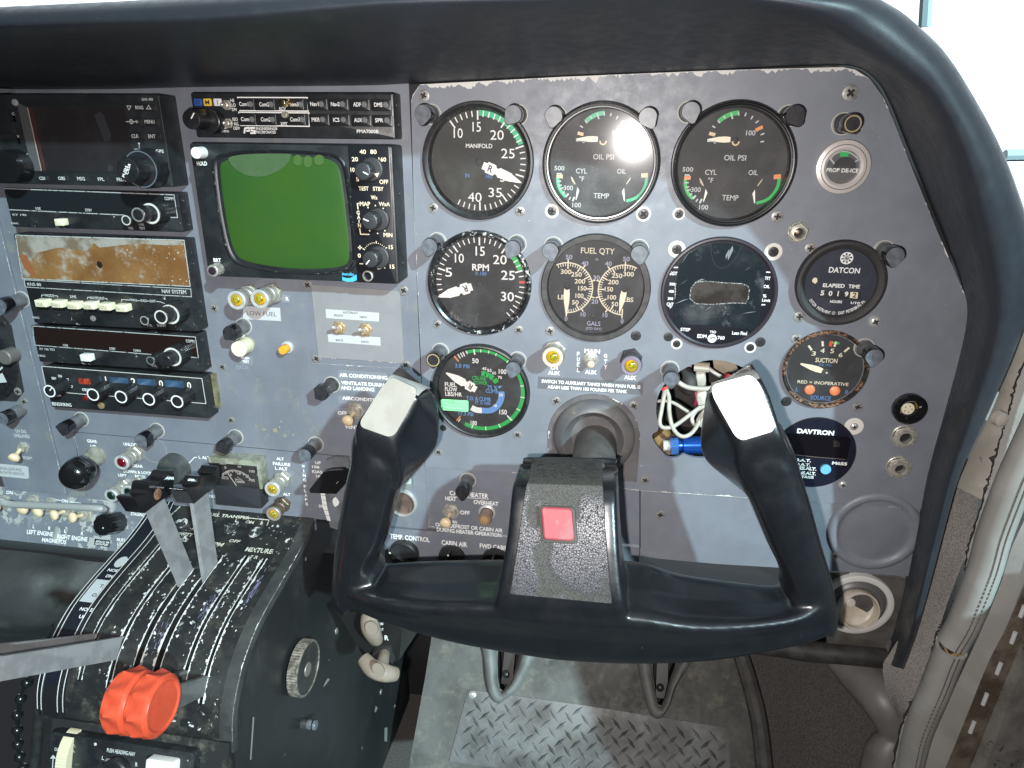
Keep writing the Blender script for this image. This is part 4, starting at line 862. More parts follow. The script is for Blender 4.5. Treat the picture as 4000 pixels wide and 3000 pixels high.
for u, v in ((2200, 530), (2135, 720), (2030, 942), (1930, 1163), (1838, 1365)):
    c = P(*Wz(u, v), 58); t0 = P(*Wz(u+20, v-52), 58); t1 = P(*Wz(u-20, v+52), 58); m = M(); m.tube([t0.lerp(t1, .12), t0.lerp(t1, .88)], 1.5, 8); m.build('rail_glint', mat('glint_bright', (.9, .9, .9), .25, .3), rail)  # bright rods stand in for light glinting on the rail

# vent at lower right, under-panel tube, bracket
WV = mat('vent_white', (.60, .59, .56), .45); br = thing('vent_bracket', 'dark grey bracket and black tube under the lower right panel corner', 'bracket', P(3400, 2500, -8))
m = M(PAN); zb = pxs(PAN, [(3230, 2235), (3494, 2254), (3540, 2260), (3490, 2480), (3440, 2580), (3230, 2520)], -8); m.plate(zb, -12, -8); m.build('plate', mat('bracket_grey', (.10, .095, .09), .5, c2=(.06, .055, .05), nsc=30, dust=((.15, .12, .09), 30, .5, .7, .6)), br)
m = M(); m.tube(crom([P(2700, 2490, -6), P(3000, 2520, -6), P(3150, 2543, -6), P(3300, 2555, -6), P(3455, 2570, -6)], 4), 9, 14); m.build('edge_tube', mat('tube_black', (.025, .024, .023), .5, c2=(.045, .042, .04), nsc=60), br)
vx, vz = PAN.at(*Wz(1010, 490), -4); vent = thing('air_vent', 'white ringed round eyeball air vent below the right panel', 'air vent', PAN(vx, vz, -6))
m = M(PAN); m.lathe(vx, vz, [(30, -9), (29.4, -4.5), (27.4, -3.6), (24.4, -4), (23.5, -8)], 56, cap=False); m.build('ring', WV, vent, 50)
m = M(PAN); m.lathe(vx, vz, [(24.2, -6), (22, -3), (19.6, -2), (18.2, -3)], 56, cap=False); m.build('socket', mat('socket_grey', (.11, .11, .105), .4), vent, 50)
f = PAN.sub(vx+.5, vz-3, -3, 0, -14, 10); m = M(f); m.lathe(0, 0, [(17.5, -3), (17.3, 4.), (16.6, 5.2), (15.4, 5), (14.8, -2), (12, -4.4), (.3, -5)], 48); m.build('eyeball', mat('eyeball_cream', (.60, .56, .49), .4, c2=(.48, .41, .32), nsc=40), vent, 40)
m = M(f); m.lathe(-5.2, 4.8, [(4., -5), (4., -1.5), (3.2, -.8), (.2, -.7)], 18); m.build('centre_knob', mat('knob_cream', (.55, .52, .46), .4), vent)
# pale frame bars outside the windshield
for nm, a_, b_, lab in (('v', (3622, -60), (3612, 105), 'pale blue window divider above the glareshield corner'), ('h', (3925, 607), (4300, 600), 'pale blue horizontal window bar beyond the glareshield side')):
    p0, p1 = P(*a_, -420), P(*b_, -420); m = M(); m.tube([p0, p1], 7, 8); o = m.build('window_bar', mat('pale_bar', (.62, .78, .82), .6), None, org=(p0+p1)/2); tag(o, lab, 'window bar')

# unseen lower cabin side wall, added and sized to shade the right half of the footwell
m = M(); m.grid([[V3((x, y, z)) for x, z in ((500, -228), (455, -230), (452, -250), (450, -810))] for y in (300, -60, -200, -292)]); m.grid([[V3((x, -292, z)) for x in (450, 500)] for z in (-230, -810)]); structure(m.build('unseen_side_wall', VINW, None))
# ================================================================== ROUND INSTRUMENTS
class Gauge:
    def __init__(s, key, name, label, df=-3., cat='gauge'):
        s.cx, s.cz, s.R = GC[key]; s.df = df; s.root = thing(name, label, cat, PAN(s.cx, s.cz, 0), 'round instruments on the right panel'); s.ms = {}
    def m(s, nm, mt=None):
        if nm not in s.ms: s.ms[nm] = (M(PAN), mt)
        return s.ms[nm][0]
    def at(s, W, u, v, d=None): return PAN.at(*W(u, v), s.df if d is None else d)
    def pol(s, W, u, v):
        x, z = s.at(W, u, v); x -= s.cx; z -= s.cz; return math.degrees(math.atan2(x, z)), math.hypot(x, z)
    def bezel(s, prof, mt, n=72):
        m = M(PAN); m.lathe(s.cx, s.cz, prof, n, cap=False); return m.build('bezel', mt, s.root, 35)
    def face(s, mt, r, d=None):
        d = s.df if d is None else d
        m = M(PAN); m.disc(s.cx, s.cz, r, d, 64); m.build('dial_face', mt, s.root, 0)
    def glass(s, mt, r, d, tx=0, tz=0):
        f = tx if isinstance(tx, Fr) else PAN.sub(s.cx, s.cz, d, 0, tx, tz); m = M(f); m.disc(0, 0, r, 0, 64); m.build('glass', mt, s.root, 0)
    def txt(s, W, items, nm='lettering', mt=None, off=.012, dd=.14): s.m(nm, mt or WHT).tpx(W, items, s.df+dd, off=off)
    def tk(s, a, r0, r1, w, nm='tick_marks', mt=None, dd=.12): s.m(nm, mt or WHT).tick(s.cx, s.cz, a, r0, r1, w, s.df+dd)
    def arc(s, r0, r1, a0, a1, nm, mt, dd=.1): s.m(nm, mt).ring(s.cx, s.cz, r0, r1, s.df+dd, a0, a1, n=max(2, int(abs(a1-a0)/3)))
    def quad(s, W, pts, nm, mt, dd=.12): s.m(nm, mt).poly([s.at(W, *q) for q in pts], s.df+dd)
    def done(s):
        for nm, (m, mt) in s.ms.items():
            if m.f: m.build(nm, mt, s.root, 0)
def needle(g, W, tail, tip, w0, w1, mt=NEEDLE, h=1.0, letter=None, tailc=None, hub=2.6, hubpt=None):
    a = V3((*g.at(W, *tail), 0)); b = V3((*g.at(W, *tip), 0)); t = (b-a); L_ = t.length; t.normalize(); n = V3((-t.y, t.x, 0)); m = M(PAN)
    def q(k, e): p = a + t*(k*L_) + n*e; return (p.x, p.y)
    if letter:
        pr = [(0, w0*.42), (.09, w0*.42), (.1, w0*.62), (.30, w0*.62), (.33, w0*.36), (.38, w0*.36), (.42, w0*.55), (.66, w0*.5), (.86, w0*.26), (1, w1*.5)]
    else: pr = [(0, w0*.42), (.25, w0*.5), (.5, w0*.44), (1, w1*.5)]
    out = [q(k, e) for k, e in pr] + [q(k, -e) for k, e in reversed(pr)]
    d0 = g.df+h; m.plate(out, d0-.3, d0); o = m.build('pointer', mt, g.root, 0)
    if letter:
        lm = M(PAN); p = a+t*(L_*.2); lm.text(letter, p.x, p.y, w0*.55, w0*.75, d0+.08, rot=math.degrees(math.atan2(t.y, t.x)), off=.02); lm.build('pointer_letter', INK, o, 0)
    if hub:
        c = g.at(W, *hubpt) if hubpt else (g.cx, g.cz); hm = M(PAN); hm.lathe(c[0], c[1], [(hub, g.df), (hub, g.df+h+.2), (hub*.6, g.df+h+.5), (.1, g.df+h+.5)], 20); hm.build('hub', DIAL, g.root)
BIG = lambda R_: [(R_, 0), (R_, 3.2), (R_-.7, 4.2), (R_-1.6, 4.5), (R_-3.2, 4.2), (R_-4.2, 3.2), (R_-5.2, 1.), (R_-5.6, -3)]
# manifold pressure
g = Gauge('MAN', 'manifold_gauge', 'dusty manifold pressure gauge at the top left of the round instruments'); Rr = g.R
g.bezel([(Rr, 0), (Rr, 3.), (Rr-.6, 3.8), (Rr-2, 4.), (Rr-3.4, 3.), (Rr-4.3, 2.6), (Rr-5.6, -3)], BEZ); g.face(mat('dial_grey_black', (.034, .034, .031), .7, c2=(.042, .042, .036), nsc=30), Rr-5); g.glass(GLS, Rr-4.4, 1.6)
rt = Rr-6.4
for v in range(10, 45):
    if v in (30,): pass
    M5 = v % 5 == 0; g.tk((v-15)*7.2-1.0, rt-(6.2 if M5 else 4.0), rt, 1.05 if M5 else .8)
g.arc(rt-3.4, rt+.3, .6, 8.6*8.-.5, 'green_arc', GRN, .08); 
g.txt(A, [('10', 420, 487, 78, 84), ('15', 580, 433, 72, 84), ('20', 755, 503, 116, 84), ('25', 850, 663, 116, 84), ('30', 838, 868, 112, 80), ('35', 740, 1000, 116, 80), ('40', 563, 1040, 118, 80)], off=.0)
g.txt(A, [('MANIFOLD', 600, 597, 228, 38)], off=.008); g.txt(A, [('IN', 498, 852, 36, 34), ('HG', 688, 860, 50, 36)], 'blue_lettering', BLU, .01)
g.done(); needle(g, A, (635, 765), (966, 914), 6.4, .8, letter='R'); m = M(PAN); a_ = g.at(A, 415, 660); b_ = g.at(A, 590, 742); m.line([a_, b_], 3.2, g.df+.5); m.disc(*g.at(A, 425, 660), 3.2, g.df+.56); m.build('counterweight', mat('dark_counterweight', (.022, .022, .021), .6), g.root, 0)

# the two oil gauges share one layout measured on the right one
def oil(key, label, tilt, gl, hot):
    g = Gauge(key, 'oil_gauge', label); Rr = g.R; Rf = GC['OIL2']; ox, oz = GC['OIL1'][0]-Rf[0], GC['OIL1'][1]-Rf[1]
    g.bezel([(Rr, 0), (Rr, 3.4), (Rr-.6, 4.4), (Rr-1.2, 4.5), (Rr-1.9, 3.6), (Rr-2.5, 3.5), (Rr-3.4, 4.3), (Rr-4.2, 4.2), (Rr-4.8, 1), (Rr-5.2, -3)], mat('bezel_glossy', (.012, .012, .013), .22, spec=.6, chips=((.4, .4, .4), 400, .70, 60, .5)))
    g.face(mat('dial_oil', (.027, .027, .027), .65, c2=(.034, .033, .032), nsc=40), Rr-5); 
    if hot:                                               # slightly tilted glass: it mirrors the camera flash
        p = P(2478, 548, 1.2); n_ = ((CAM-p).normalized()+(V3(fo.location)*1000-p).normalized()).normalized(); ez_ = (V3((0, 0, 1))-n_*n_.z).normalized(); tilt = (Fr(PAN(g.cx, g.cz, 1.2), ez_.cross(n_), ez_),)
    g.glass(gl, Rr-4.6, 1.2, *tilt)
    s = 0 if key == 'OIL2' else 1
    class Sh:                                             # shift of the measured window onto the other dial
        pass
    def at2(W, u, v, d=None):
        x, z = PAN.at(*W(u, v), g.df if d is None else d); return x+s*ox, z+s*oz
    g.at = at2
    def tx(items, nm='lettering', mt=WHTD, off=.01):
        for st_, u, v, tw, th in items:
            x, z = at2(B, u, v); sx, sz = PAN.scl(*B(u, v), g.df); g.m(nm, mt).text(st_, x, z, tw/2.212/sx, th/2.212/sz, g.df+.14, off=off)
    tx([('100', 957, 485, 80, 45), ('0', 647, 560, 24, 36), ('OIL PSI', 822, 700, 190, 48), ('500', 413, 800, 92, 40), ('CYL', 612, 825, 100, 45), ('°F', 610, 893, 46, 46), ('300', 483, 975, 84, 42), ('TEMP', 780, 1045, 140, 46), ('100', 550, 1127, 78, 42), ('OIL', 978, 828, 80, 44)])
    def strip(pts, w, nm, mt):
        q = crom([V3((*at2(B, *p), 0)) for p in pts], 6); g.m(nm, mt).line([(p.x, p.y) for p in q], w, g.df+.1)
    strip([(680, 385), (730, 348), (795, 320), (857, 310)], 2.9, 'green_arc', GRN2 if s == 0 else GRN)
    strip([(392, 888), (392, 930), (402, 975), (425, 1018), (458, 1052)], 2.3, 'green_arc', GRN2); strip([(1203, 880), (1190, 945), (1150, 1015), (1090, 1065), (1005, 1092)], 2.1, 'green_arc', GRN2)
    def tk2(p0, p1, w, nm='tick_marks', mt=WHTD): g.m(nm, mt).line([at2(B, *p0), at2(B, *p1)], w, g.df+.16)
    for p0, p1, w in (((672, 378), (690, 400), .9), ((722, 338), (738, 362), .9), ((786, 310), (800, 365), 1.), ((850, 302), (854, 334), .9), ((918, 310), (906, 340), .9), ((976, 338), (958, 366), .9), ((1025, 378), (998, 400), .9), ((1075, 488), (1042, 502), .9), ((1072, 558), (1040, 562), .9), ((625, 424), (650, 440), .9), ((580, 556), (640, 552), 1.2), ((385, 850), (430, 852), 1.3), ((385, 915), (422, 915), .9), ((392, 955), (425, 950), .9), ((405, 985), (440, 972), .9), ((428, 1022), (450, 1008), .9), ((455, 1055), (482, 1025), 1.3), ((483, 1080), (500, 1055), .9), ((515, 1092), (535, 1055), 1.3)): tk2(p0, p1, w)
    tk2((998, 462), (1060, 432), 2.2, 'orange_ticks', ORG if s == 0 else YELP); tk2((598, 488), (650, 502), 2.2, 'tan_tick', YELP); tk2((382, 872), (438, 874), 2.6, 'orange_ticks', ORG if s == 0 else YELP); tk2((1155, 866), (1217, 860), 3., 'orange_ticks', ORG if s == 0 else YELP)
    tk2((380, 640), (500, 640), .25, 'plate_seam', INK); tk2((690, 640), (1285, 632), .3, 'plate_seam', INK); tk2((480, 760), (670, 1125), .3, 'plate_seam', INK); tk2((670, 1125), (860, 1125), .3, 'plate_seam', INK); tk2((860, 1125), (1160, 740), .3, 'plate_seam', INK)
    for c in ((1155, 680), (665, 1090), (868, 1090)): g.m('plate_seam', INK).ring(*at2(B, *c), 2.6, 2.85, g.df+.12)
    g.m('tan_tick', YELP).ring(*at2(B, 826, 562), 1.6, 2.6, g.df+.5, 80, 280); 
    for pts in ([(512, 872), (528, 885), (552, 940), (545, 945), (520, 915)], [(1062, 876), (1050, 905), (1018, 945), (1012, 940), (1040, 900)]): g.m('crescents', mat('tan_crescent', (.5, .42, .3), .5)).poly([at2(B, *p) for p in pts], g.df+.2)
    g.done()
    needle(g, B, (780, 542), (580, 541), 4., .4, hub=1.9, hubpt=(826, 545), mt=NEEDC)
    for pts in ([(566, 968), (582, 1000), (548, 1083), (545, 1075)], [(992, 975), (993, 1092), (985, 1092), (970, 1008)]):
        m = M(PAN); m.plate([at2(B, *p) for p in pts], g.df+.5, g.df+.9); m.build('small_pointer', NEEDLE, g.root, 0)
oil('OIL1', 'middle top gauge for oil pressure with bright flash glare on its dusty glass', (-.9, -.9), GLSD, True)
oil('OIL2', 'right of the two oil pressure gauges with clear glass and orange marks', (0.2, 1.2), GLS, False)

# rpm
g = Gauge('RPM', 'tachometer', 'black tachometer in hundreds of RPM with a chipped bezel'); Rr = g.R
g.bezel([(Rr, 0), (Rr, 2.6), (Rr-.8, 4.), (Rr-2.2, 4.4), (Rr-3.8, 3.4), (Rr-4.6, 1.), (Rr-5.4, -2.5)], BEZW); g.face(DIAL, Rr-4.6, -2.5); g.df = -2.5; g.glass(GLS, Rr-4.8, .8, .6, .4)
rt = Rr-6.
for v in range(0, 35):
    if v == 27: continue
    M5 = v % 5 == 0; g.tk((v-15)*7.25-.5, rt-(6. if M5 else 3.9), rt, 1.15 if M5 else .8)
g.tk((27-15)*7.25, rt-4.2, rt+.2, 1.9, 'red_tick', REDP); g.arc(rt-3.5, rt+.2, 5.3*7.25, 9.8*7.25, 'green_arc', GRN2, .08)
g.txt(C_, [('0', 345, 556, 44, 56), ('5', 338, 362, 58, 78), ('10', 430, 240, 78, 80), ('15', 610, 180, 80, 80), ('20', 780, 253, 118, 80), ('25', 850, 388, 118, 80), ('30', 845, 572, 112, 80)], off=.006)
g.txt(C_, [('RPM', 613, 320, 145, 58)], off=.02); g.txt(C_, [('X 100', 613, 373, 100, 32)], 'blue_lettering', BLU, .01); g.done()
needle(g, C_, (541, 484), (250, 572), 7., .8, letter='R', hubpt=(600, 465)); 
# fuel quantity
g = Gauge('FQ', 'fuel_gauge', 'twin scale fuel quantity gauge in the middle of the instrument rows'); Rr = g.R
g.bezel([(Rr, 0), (Rr, 2.4), (Rr-.8, 3.2), (Rr-4.6, 3.0), (Rr-5., 2.), (Rr-5.4, -2.5)], mat('bezel_wide', (.025, .024, .024), .45, c2=(.045, .043, .041), nsc=120, bump=.15)); g.face(mat('dial_fuel', (.026, .026, .028), .6), Rr-4.8, -2.5); g.df = -2.5; g.glass(GLS, Rr-5, 1.2)
sc_ = g.m('scale_ticks', CRM)
for cx_, cz_, sg in ((1362, 497, 1), (1850, 517, -1)):
    x, z = g.at(C_, cx_, cz_); rr = (abs(g.at(C_, cx_+220*sg, cz_)[0]-x))
    a0, a1 = -27, 181
    n_ = 60; pts = [(x+sg*rr*math.sin(R(a0+(a1-a0)*k/n_)), z+rr*math.cos(R(a0+(a1-a0)*k/n_))) for k in range(n_+1)]; sc_.line(pts, .8, g.df+.12)
    for k in range(38):
        a = 180-(k*10)*.6; 
        if a < -27: break
        big = (k*10) % 50 == 0; r0 = rr-(4.6 if big else 2.6); t_ = R(a)*1
        sc_.line([(x+sg*r0*math.sin(t_), z+r0*math.cos(t_)), (x+sg*rr*math.sin(t_), z+rr*math.cos(t_))], .95 if big else .6, g.df+.13)
    for k in range(6):
        a = R(180-k*36.); sc_.line([(x+sg*rr*math.sin(a), z+rr*math.cos(a)), (x+sg*(rr+2.8)*math.sin(a), z+(rr+2.8)*math.cos(a))], .9, g.df+.13)
g.txt(C_, [('FUEL QTY', 1625, 182, 290, 60)], mt=CRM, off=.004)
g.txt(C_, [('300', 1352, 357, 92, 40), ('250', 1442, 380, 92, 40), ('200', 1472, 440, 92, 40), ('150', 1493, 500, 72, 40), ('100', 1468, 565, 70, 40), ('50', 1432, 622, 58, 38), ('300', 1892, 378, 92, 40), ('250', 1792, 392, 92, 40), ('200', 1760, 447, 92, 40), ('150', 1722, 508, 72, 40), ('100', 1748, 578, 74, 40), ('50', 1773, 637, 58, 38), ('LBS', 1325, 577, 88, 40), ('LBS', 1890, 598, 88, 40)], off=.015)
g.txt(C_, [('50', 1378, 230, 56, 38), ('40', 1515, 285, 58, 38), ('30', 1615, 408, 58, 38), ('20', 1600, 615, 58, 38), ('10', 1500, 725, 42, 38), ('0', 1352, 763, 24, 36), ('50', 1873, 247, 58, 38), ('40', 1718, 288, 58, 38), ('10', 1690, 732, 42, 38), ('0', 1837, 785, 24, 36), ('GALS', 1590, 805, 116, 38), ('(STD DAY)', 1590, 852, 135, 28)], 'lavender_lettering', LAV, .01); g.done()
needle(g, C_, (1360, 490), (1355, 740), 4.6, .6, NEEDC, hub=2.3, hubpt=(1362, 486)); needle(g, C_, (1856, 512), (1814, 706), 4.6, .6, NEEDC, hub=2.3, hubpt=(1858, 508))
for u, v in ((1617, 258), (1588, 745)): m = M(PAN); m.lathe(*g.at(C_, u, v), [(1.9, g.df), (1.7, g.df+.5), (.2, g.df+.6)], 14); m.build('dial_screw', SCRB, g.root)
# fuel flow
g = Gauge('FF', 'fuel_flow_gauge', 'fuel flow gauge with green arcs and green sticker behind the left yoke grip', -2.); Rr = g.R
g.bezel([(Rr, 0), (Rr, 3.4), (Rr-.8, 5.), (Rr-2., 5.4), (Rr-3., 4.6), (Rr-3.4, 3.), (Rr-4.2, 2.), (Rr-4.6, -2)], BEZ); g.face(DIAL, Rr-4., -2); g.glass(GLS, Rr-4, 2.2, .5)
def ffa(u, v, W=C_): return g.pol(W, u, v)
rt = Rr-4.7; a0 = ffa(498, 1072)[0]
def seg(a, b): g.arc(rt-3.2, rt, a, b, 'green_arc', GRN2)
seg(a0, 205)
for a in [a0+.3, ffa(562, 1065)[0], ffa(615, 1058)[0], ffa(680, 1070)[0], ffa(740, 1090)[0], ffa(830, 1150)[0], ffa(958, 1345)[0], ffa(965, 1440)[0], ffa(935, 1545)[0], ffa(780, 365, E_)[0], ffa(660, 395, E_)[0], ffa(540, 375, E_)[0]]: g.tk(a % 360, rt-3.4, rt+.2, .7, dd=.16)
g.tk(ffa(565, 1080)[0], rt-5.2, rt, 1.1, dd=.17); g.tk(ffa(862, 292, E_)[0], rt-6, rt, 1.1, dd=.17)
for u, v in ((435, 1098), (455, 1085), (473, 1078)): g.tk(ffa(u, v)[0], rt-4.4, rt, .8)
g.tk(ffa(410, 1115)[0], rt-5.5, rt+.2, 1.2, 'red_tick', ORG); g.tk(ffa(420, 300, E_)[0], rt-5.5, rt+.2, 1., 'red_tick', ORG); g.tk(ffa(432, 310, E_)[0], rt-3.5, rt, .7)
g.txt(C_, [('50', 568, 1127, 56, 42), ('100', 803, 1220, 66, 42), ('150', 808, 1570, 66, 42), ('45', 645, 1195, 38, 26), ('55', 690, 1210, 38, 26), ('65', 730, 1232, 34, 24), ('75', 780, 1272, 36, 26), ('FUEL', 355, 1332, 102, 36), ('FLOW', 358, 1373, 106, 36), ('LBS/HR', 380, 1415, 146, 36), ('20', 788, 1422, 36, 24), ('18', 740, 1515, 26, 22)], off=.02)
g.txt(E_, [('180', 555, 337, 54, 38)], off=.02)
g.txt(C_, [('3.0 PSI', 455, 1172, 122, 32), ('75 %', 715, 1358, 86, 34), ('CLIMB', 710, 1390, 106, 32), ('T.O. & CLIMB', 595, 1455, 210, 34), ('FT. X 1000', 632, 1492, 130, 26), ('17.3 PSI', 487, 1585, 126, 32)], 'blue_lettering', mat('bright_blue_print', (.13, .30, .62), .6), .012)
g.txt(C_, [('CRUISE', 600, 1277, 122, 34), ('% POWER', 595, 1315, 156, 32)], 'green_lettering', GRN2, .015)
for u, v in ((640, 1237), (672, 1248), (705, 1266), (743, 1300)):
    x, z = g.at(C_, u, v); a = math.degrees(math.atan2(x-g.cx, z-g.cz)); g.tk(a, math.hypot(x-g.cx, z-g.cz)-2.1, math.hypot(x-g.cx, z-g.cz)+2.1, 3.8, 'green_arc', GRN2, .13)
BB = MT['bright_blue_print']; g.quad(C_, [(760, 1345), (803, 1342), (775, 1368)], 'blue_arc', BB)
q = crom([V3((*g.at(C_, *p), 0)) for p in ((793, 1392), (795, 1430), (785, 1472), (755, 1520), (700, 1555), (625, 1556))], 6); g.m('blue_arc', BB).line([(p.x, p.y) for p in q], 5, g.df+.1)
q = crom([V3((*g.at(C_, *p), 0)) for p in ((625, 1556), (575, 1550), (535, 1530))], 6); g.m('white_arc', WHT).line([(p.x, p.y) for p in q], 5, g.df+.1); g.done()
needle(g, C_, (576, 1374), (318, 1228), 6.6, 1.2, letter='R', hubpt=(605, 1400))
st_ = [g.at(C_, *p, 2.3) for p in ((280, 1458), (500, 1470), (508, 1478), (508, 1558), (500, 1567), (280, 1552), (273, 1544), (271, 1466))]
o = M(PAN); o.plate(st_, 2.25, 2.4); t = o.build('service_sticker', STKG, None, 0, org=PAN(*st_[0], 2.4)); tag(t, 'small bright green service sticker on the fuel flow gauge glass', 'sticker')
o = M(PAN); o.tpx(C_, [('CHECKED', 345, 1480, 92, 16), ('Date', 305, 1505, 36, 14), ('Due', 302, 1535, 34, 14)], 2.46, off=.0)
for v in (1492, 1517, 1546): o.line([PAN.at(*C_(330, v), 2.45), PAN.at(*C_(490, v+9), 2.45)], .25, 2.46)
o.build('lettering', mat('sticker_ink', (.03, .16, .06), .6), t, 0)
# engine monitor
g = Gauge('EDM', 'engine_monitor', 'dark round engine monitor with peeling film over its screen', 2.0, 'engine monitor'); Rr = g.R
g.bezel([(Rr, 0), (Rr, 2.4), (Rr-.7, 3.2), (Rr-2., 3.3), (Rr-3., 2.6), (Rr-3.2, 2)], mat('bezel_purple', (.03, .026, .033), .35)); g.face(mat('monitor_face', (.008, .008, .012), .3), Rr-3)
W = D_
fp = [(330, 360), (345, 285), (400, 215), (480, 160), (560, 130), (640, 110), (730, 105), (830, 125), (920, 165), (1000, 225), (1055, 290), (1078, 370), (1068, 500), (1050, 640), (1030, 780), (1000, 850), (880, 845), (700, 828), (500, 815), (330, 812), (290, 780), (295, 660), (315, 500)]
q = crom([V3((*PAN.at(*W(*p), 2.2), 0)) for p in fp], 4, True)
m = M(PAN); m.plate([(p.x, p.y) for p in q], 2, 2.25); o = m.build('screen_film', mat('film_wrinkled', (.013, .018, .021), .14, c2=(.05, .056, .062), nsc=24, lo=.5, hi=.72, bump=.6, bsc=70, coat=.6, dust=((.13, .135, .14), 55, .60, .70, .5)), g.root, 0)
m = M(PAN); rnd = random.Random(5)
for a_, b_, wd in (((560, 420), (470, 450), 1.6), ((760, 260), (800, 130), 2.6), ((740, 250), (770, 160), 1.5), ((870, 380), (960, 310), 1.6), ((300, 635), (420, 590), 1.1), ((330, 480), (420, 420), .7), ((560, 690), (620, 660), 1.), ((880, 720), (1010, 700), .5), ((350, 300), (430, 180), .6), ((480, 520), (720, 520), .6)):
    p0, p1 = PAN.at(*W(*a_), 2.3), PAN.at(*W(*b_), 2.3); n_ = 5
    wd *= 1.7; m.poly([p0, ((p0[0]+p1[0])/2+wd*.4, (p0[1]+p1[1])/2+wd*.5), p1, ((p0[0]+p1[0])/2-wd*.4, (p0[1]+p1[1])/2-wd*.3)], 2.32)
m.build('crease_glints', mat('crease', (.20, .215, .23), .2), o, 0)  # pale wedges paint in the reflections along the film's creases
m = M(PAN); q = [PAN.at(*W(*p), 2.3) for p in ((440, 500), (480, 450), (560, 438), (720, 452), (880, 460), (930, 478), (945, 510), (935, 590), (915, 630), (800, 628), (600, 640), (480, 632), (430, 590))]
m.line(q, .7, 2.36, True); m.build('film_border', mat('crackle_edge', (.34, .34, .33), .4, c2=(.03, .03, .03), nsc=900, lo=.45, hi=.52), o, 0)
m = M(PAN); m.poly(q, 2.33); m.build('film_patch', mat('film_amber', (.06, .052, .046), .2, c2=(.025, .02, .018), nsc=40), o, 0)
m = M(PAN); m.line([(p.x, p.y) for p in crom([V3((*PAN.at(*W(*p), 2.3), 0)) for p in ((620, 115), (612, 170), (640, 280), (700, 325), (770, 300), (840, 215), (880, 130))], 5)], .35, 2.38); m.build('film_fold', INK, o, 0)
g.txt(W, [('EGT', 290, 372, 64, 30), ('500', 278, 464, 46, 24), ('400', 270, 527, 46, 24), ('300', 263, 590, 46, 24), ('CHT', 260, 637, 60, 28), ('°F', 258, 662, 34, 24), ('TIT', 1103, 414, 50, 28), ('OIL', 1095, 485, 54, 28), ('%', 1077, 566, 32, 28), ('Limit', 1090, 604, 70, 26), ('STEP', 392, 857, 84, 28), ('TSO', 630, 878, 54, 22), ('Lean Find', 860, 888, 128, 30), ('EDM', 535, 914, 80, 32), ('760', 700, 928, 62, 32)], mt=WHT, off=.02)
for p0, p1 in (((292, 320), (328, 320)), ((1090, 360), (1128, 362)), ((1044, 642), (1082, 642))): g.m('lettering', WHT).line([g.at(W, *p0), g.at(W, *p1)], .8, g.df+.14)
for k in range(11): v = 462+k*12.8; g.m('lettering', WHT).line([g.at(W, 300, v), g.at(W, 300+(14 if k % 5 == 0 else 8), v)], .4, g.df+.14)
x, z = g.at(W, 623, 933); g.m('maker_badge', WHT).disc(x, z, 3.3, g.df+.14); g.m('badge_letters', INK).text('JPI', x, z, 4.6, 2.8, g.df+.22, off=.03, ital=.2); g.done()
# hour meter
g = Gauge('DAT', 'hour_meter', 'round elapsed time hour meter reading 50192 on the right', 1.2, 'hour meter'); Rr = g.R
g.bezel([(Rr, 0), (Rr, 4.2), (Rr-.8, 5.6), (Rr-2.6, 6.2), (Rr-4.6, 5.4), (Rr-6., 4.2), (Rr-6.6, 1.2)], mat('bezel_textured', (.026, .025, .025), .55, bump=.7, bsc=1600)); g.face(mat('hour_face', (.022, .025, .040), .4), Rr-6.); g.glass(GLS, Rr-6.2, 3.6, .4)
W = H_
g.txt(W, [('DATCON', 660, 566, 268, 50)], off=.02); g.ms['lettering'][0].v and None
g.txt(W, [('ELAPSED', 569, 698, 188, 34), ('TIME', 745, 706, 98, 32), ('HOURS', 588, 837, 104, 24), ('1/10', 755, 848, 78, 22)], off=.03)
arc_txt = 'DATCON INSTRUMENT CO. EAST PETERSBURG PA.'
aa = g.pol(W, 382, 815)[0] % 360; ab = g.pol(W, 850, 835)[0] % 360; rr = (g.pol(W, 382, 815)[1]+g.pol(W, 850, 835)[1])/2-.2
for i, ch_ in enumerate(arc_txt):
    if ch_ == ' ': continue
    a = aa+(ab-aa)*i/(len(arc_txt)-1); g.m('lettering').text(ch_, g.cx+rr*math.sin(R(a)), g.cz+rr*math.cos(R(a)), .62 if ch_ in '.I' else 1.15, 2.1 if ch_ != '.' else .5, g.df+.14, rot=180-a, off=.01)
x, z = g.at(W, 680, 461); mm = g.m('maker_badge', WHT); mm.ring(x, z, 3.6, 4.3, g.df+.14); mm.ring(x, z, 1.5, 2., g.df+.14); mm.text('D', x, z, 1.5, 1.9, g.df+.15)
for k in range(8): mm.ring(x, z, 2.3, 3.7, g.df+.145, k*45, k*45+24)
g.quad(W, [(380, 650), (400, 628), (422, 632), (428, 660), (410, 682), (385, 670)], 'paint_spot', CRM)
wq = [g.at(W, *p) for p in ((445, 742), (808, 752), (800, 822), (442, 800))]; g.m('counter_window', mat('counter_black', (.012, .012, .012), .4)).poly(wq, g.df+.1)
g.txt(W, [('5', 470, 762, 32, 44), ('0', 540, 766, 32, 44), ('1', 606, 768, 18, 44), ('9', 678, 772, 32, 44)], 'counter_digits', WHT, .03, .2)
g.quad(W, [(712, 752), (778, 756), (772, 810), (706, 804)], 'tenths_wheel', CRM, .16); g.txt(W, [('2', 748, 780, 36, 44)], 'tenths_digit', INK, .03, .24); g.done()
